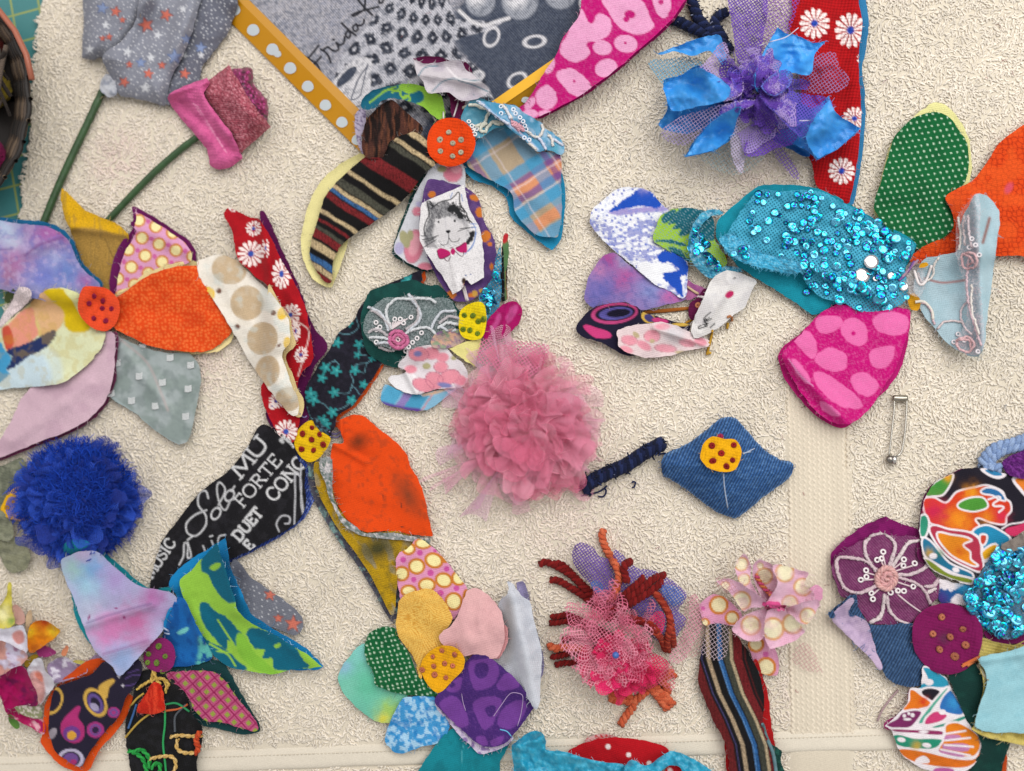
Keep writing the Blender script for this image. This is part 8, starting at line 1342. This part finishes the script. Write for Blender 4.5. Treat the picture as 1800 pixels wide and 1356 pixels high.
p = sheet('petal', C6, [(1068, 605), (1130, 580), (1250, 560), (1420, 530), (1420, 1080), (1270, 1095), (1160, 1095), (1050, 1060), (1060, 960), (1090, 870), (1120, 780), (1110, 690)], '#93c3cf', [mot('#80b4c2', 70, .57, .2, 3, .5)], [wr(9, 60, 3), dome(8, 14), ridge(1100, 610, 1420, 560, 30, 6)], parent=fl, label='light blue petal with mustard lining', stiff=14, fray=1.2); backed(b, p, fl)
b = sheet('backing', C5, [(1090, 1320), (1200, 1340), (1360, 1330), (1420, 1290), (1420, 1390), (1300, 1400), (1150, 1390)], '#6a1350')
NZ = [(1110, 860), (1180, 780), (1300, 730), (1420, 680), (1420, 1330), (1360, 1340), (1280, 1370), (1200, 1360), (1110, 1320), (1040, 1240), (970, 1150), (950, 1080), (1030, 1000)]
p = sheet('petal', C5, NZ, '#3b6f8e', [mot('#274f70', 40, .55, .2, 3, .7), mot('#6c93a8', 24, .62, .14, 8, .5)], [wr(10, 26, 3), dome(8, 12)], mat='mesh_cloth', parent=fl, label='turquoise net petal covered with sequins'); backed(b, p, fl)
sheet('lining', C5, [(1200, 760), (1300, 700), (1420, 650), (1420, 720), (1280, 790)], '#7f7670', [mot('#69605c', 20, .55, .2)], parent=p, label='grey brown lining edge')
SP = [(1060, 995, 10), (1210, 800), (1250, 850), (1290, 970, 11), (1330, 960), (1200, 1020), (990, 1085), (1110, 1085), (1180, 1070), (1130, 1190, 10), (1200, 1130), (1310, 1240, 12), (1180, 1270), (1290, 1280), (1230, 1180), (1020, 1130), (1060, 1150), (1340, 1060), (1240, 930), (1160, 1310), (1150, 960), (1030, 1040), (1300, 1330)]
while len(SP) < 125:
    x, y = g.uniform(960, 1370), g.uniform(780, 1350)
    if inside(np.array([x]), np.array([y]), NZ)[0]: SP.append((x, y))
sequins(C5, SP, p, 7.6, tiltmax=.3)
center(C6, [(622, 440), (640, 340), (700, 275), (780, 240), (880, 230), (980, 265), (1060, 330), (1095, 420), (1085, 520), (1050, 610), (970, 680), (880, 708), (780, 695), (700, 640), (640, 550)], '#74104f', [(820, 325), (762, 435), (878, 455), (960, 405), (978, 512), (805, 540), (906, 590)], '#c97a5a', 5.4, fl, 'large plum disc with salmon knots', h=10, extra=[blot(('#4a2a40', 835, 465, 40, .7))])
threads('stitch', C6, [[(955, 655), (1010, 625), (1065, 595)], [(960, 645), (1020, 615), (1070, 590)], [(990, 650), (1060, 605)]], 2.4, ['#d07a4a', '#c86a3a'], fl); threads('thread', C6, [[(1040, 620), (1080, 680), (1120, 750)], [(1050, 610), (1095, 690), (1130, 745)]], 1.6, '#9a9480', fl)
threads('loose_thread', C6, [[(530, 810), (470, 880), (420, 950), (390, 1020)]], 1.6, '#a88f94', fl)

# ================================================================== crochet piece at the right edge
fl = thing('crochet_motif', 1785, 800, 'crochet piece with light blue chain edge and purple middle at the right edge', 'crochet')
sheet('middle', C5, [(1210, 200), (1280, 150), (1420, 120), (1420, 300), (1300, 300), (1240, 270)], '#5a1a6c', [mot('#7c3a90', 9, .56, .12, 3, .8), mot('#3c0f4c', 9, .6, .12, 8, .7)], [dome(12, 8), wr(10, 7, 3)], mat='yarn', parent=fl, label='purple yarn middle', fray=0)
cord('edge_chain', C5, [[(1090, 230), (1085, 190), (1130, 130), (1190, 90), (1280, 70), (1420, 20)], [(1120, 240), (1130, 190), (1170, 150), (1220, 120), (1300, 100), (1420, 70)], [(1110, 215), (1160, 230), (1200, 240)]], 8.5, ['#8fa6cc', '#7f98c2'], fl, pitch=20, label='light blue yarn chain')
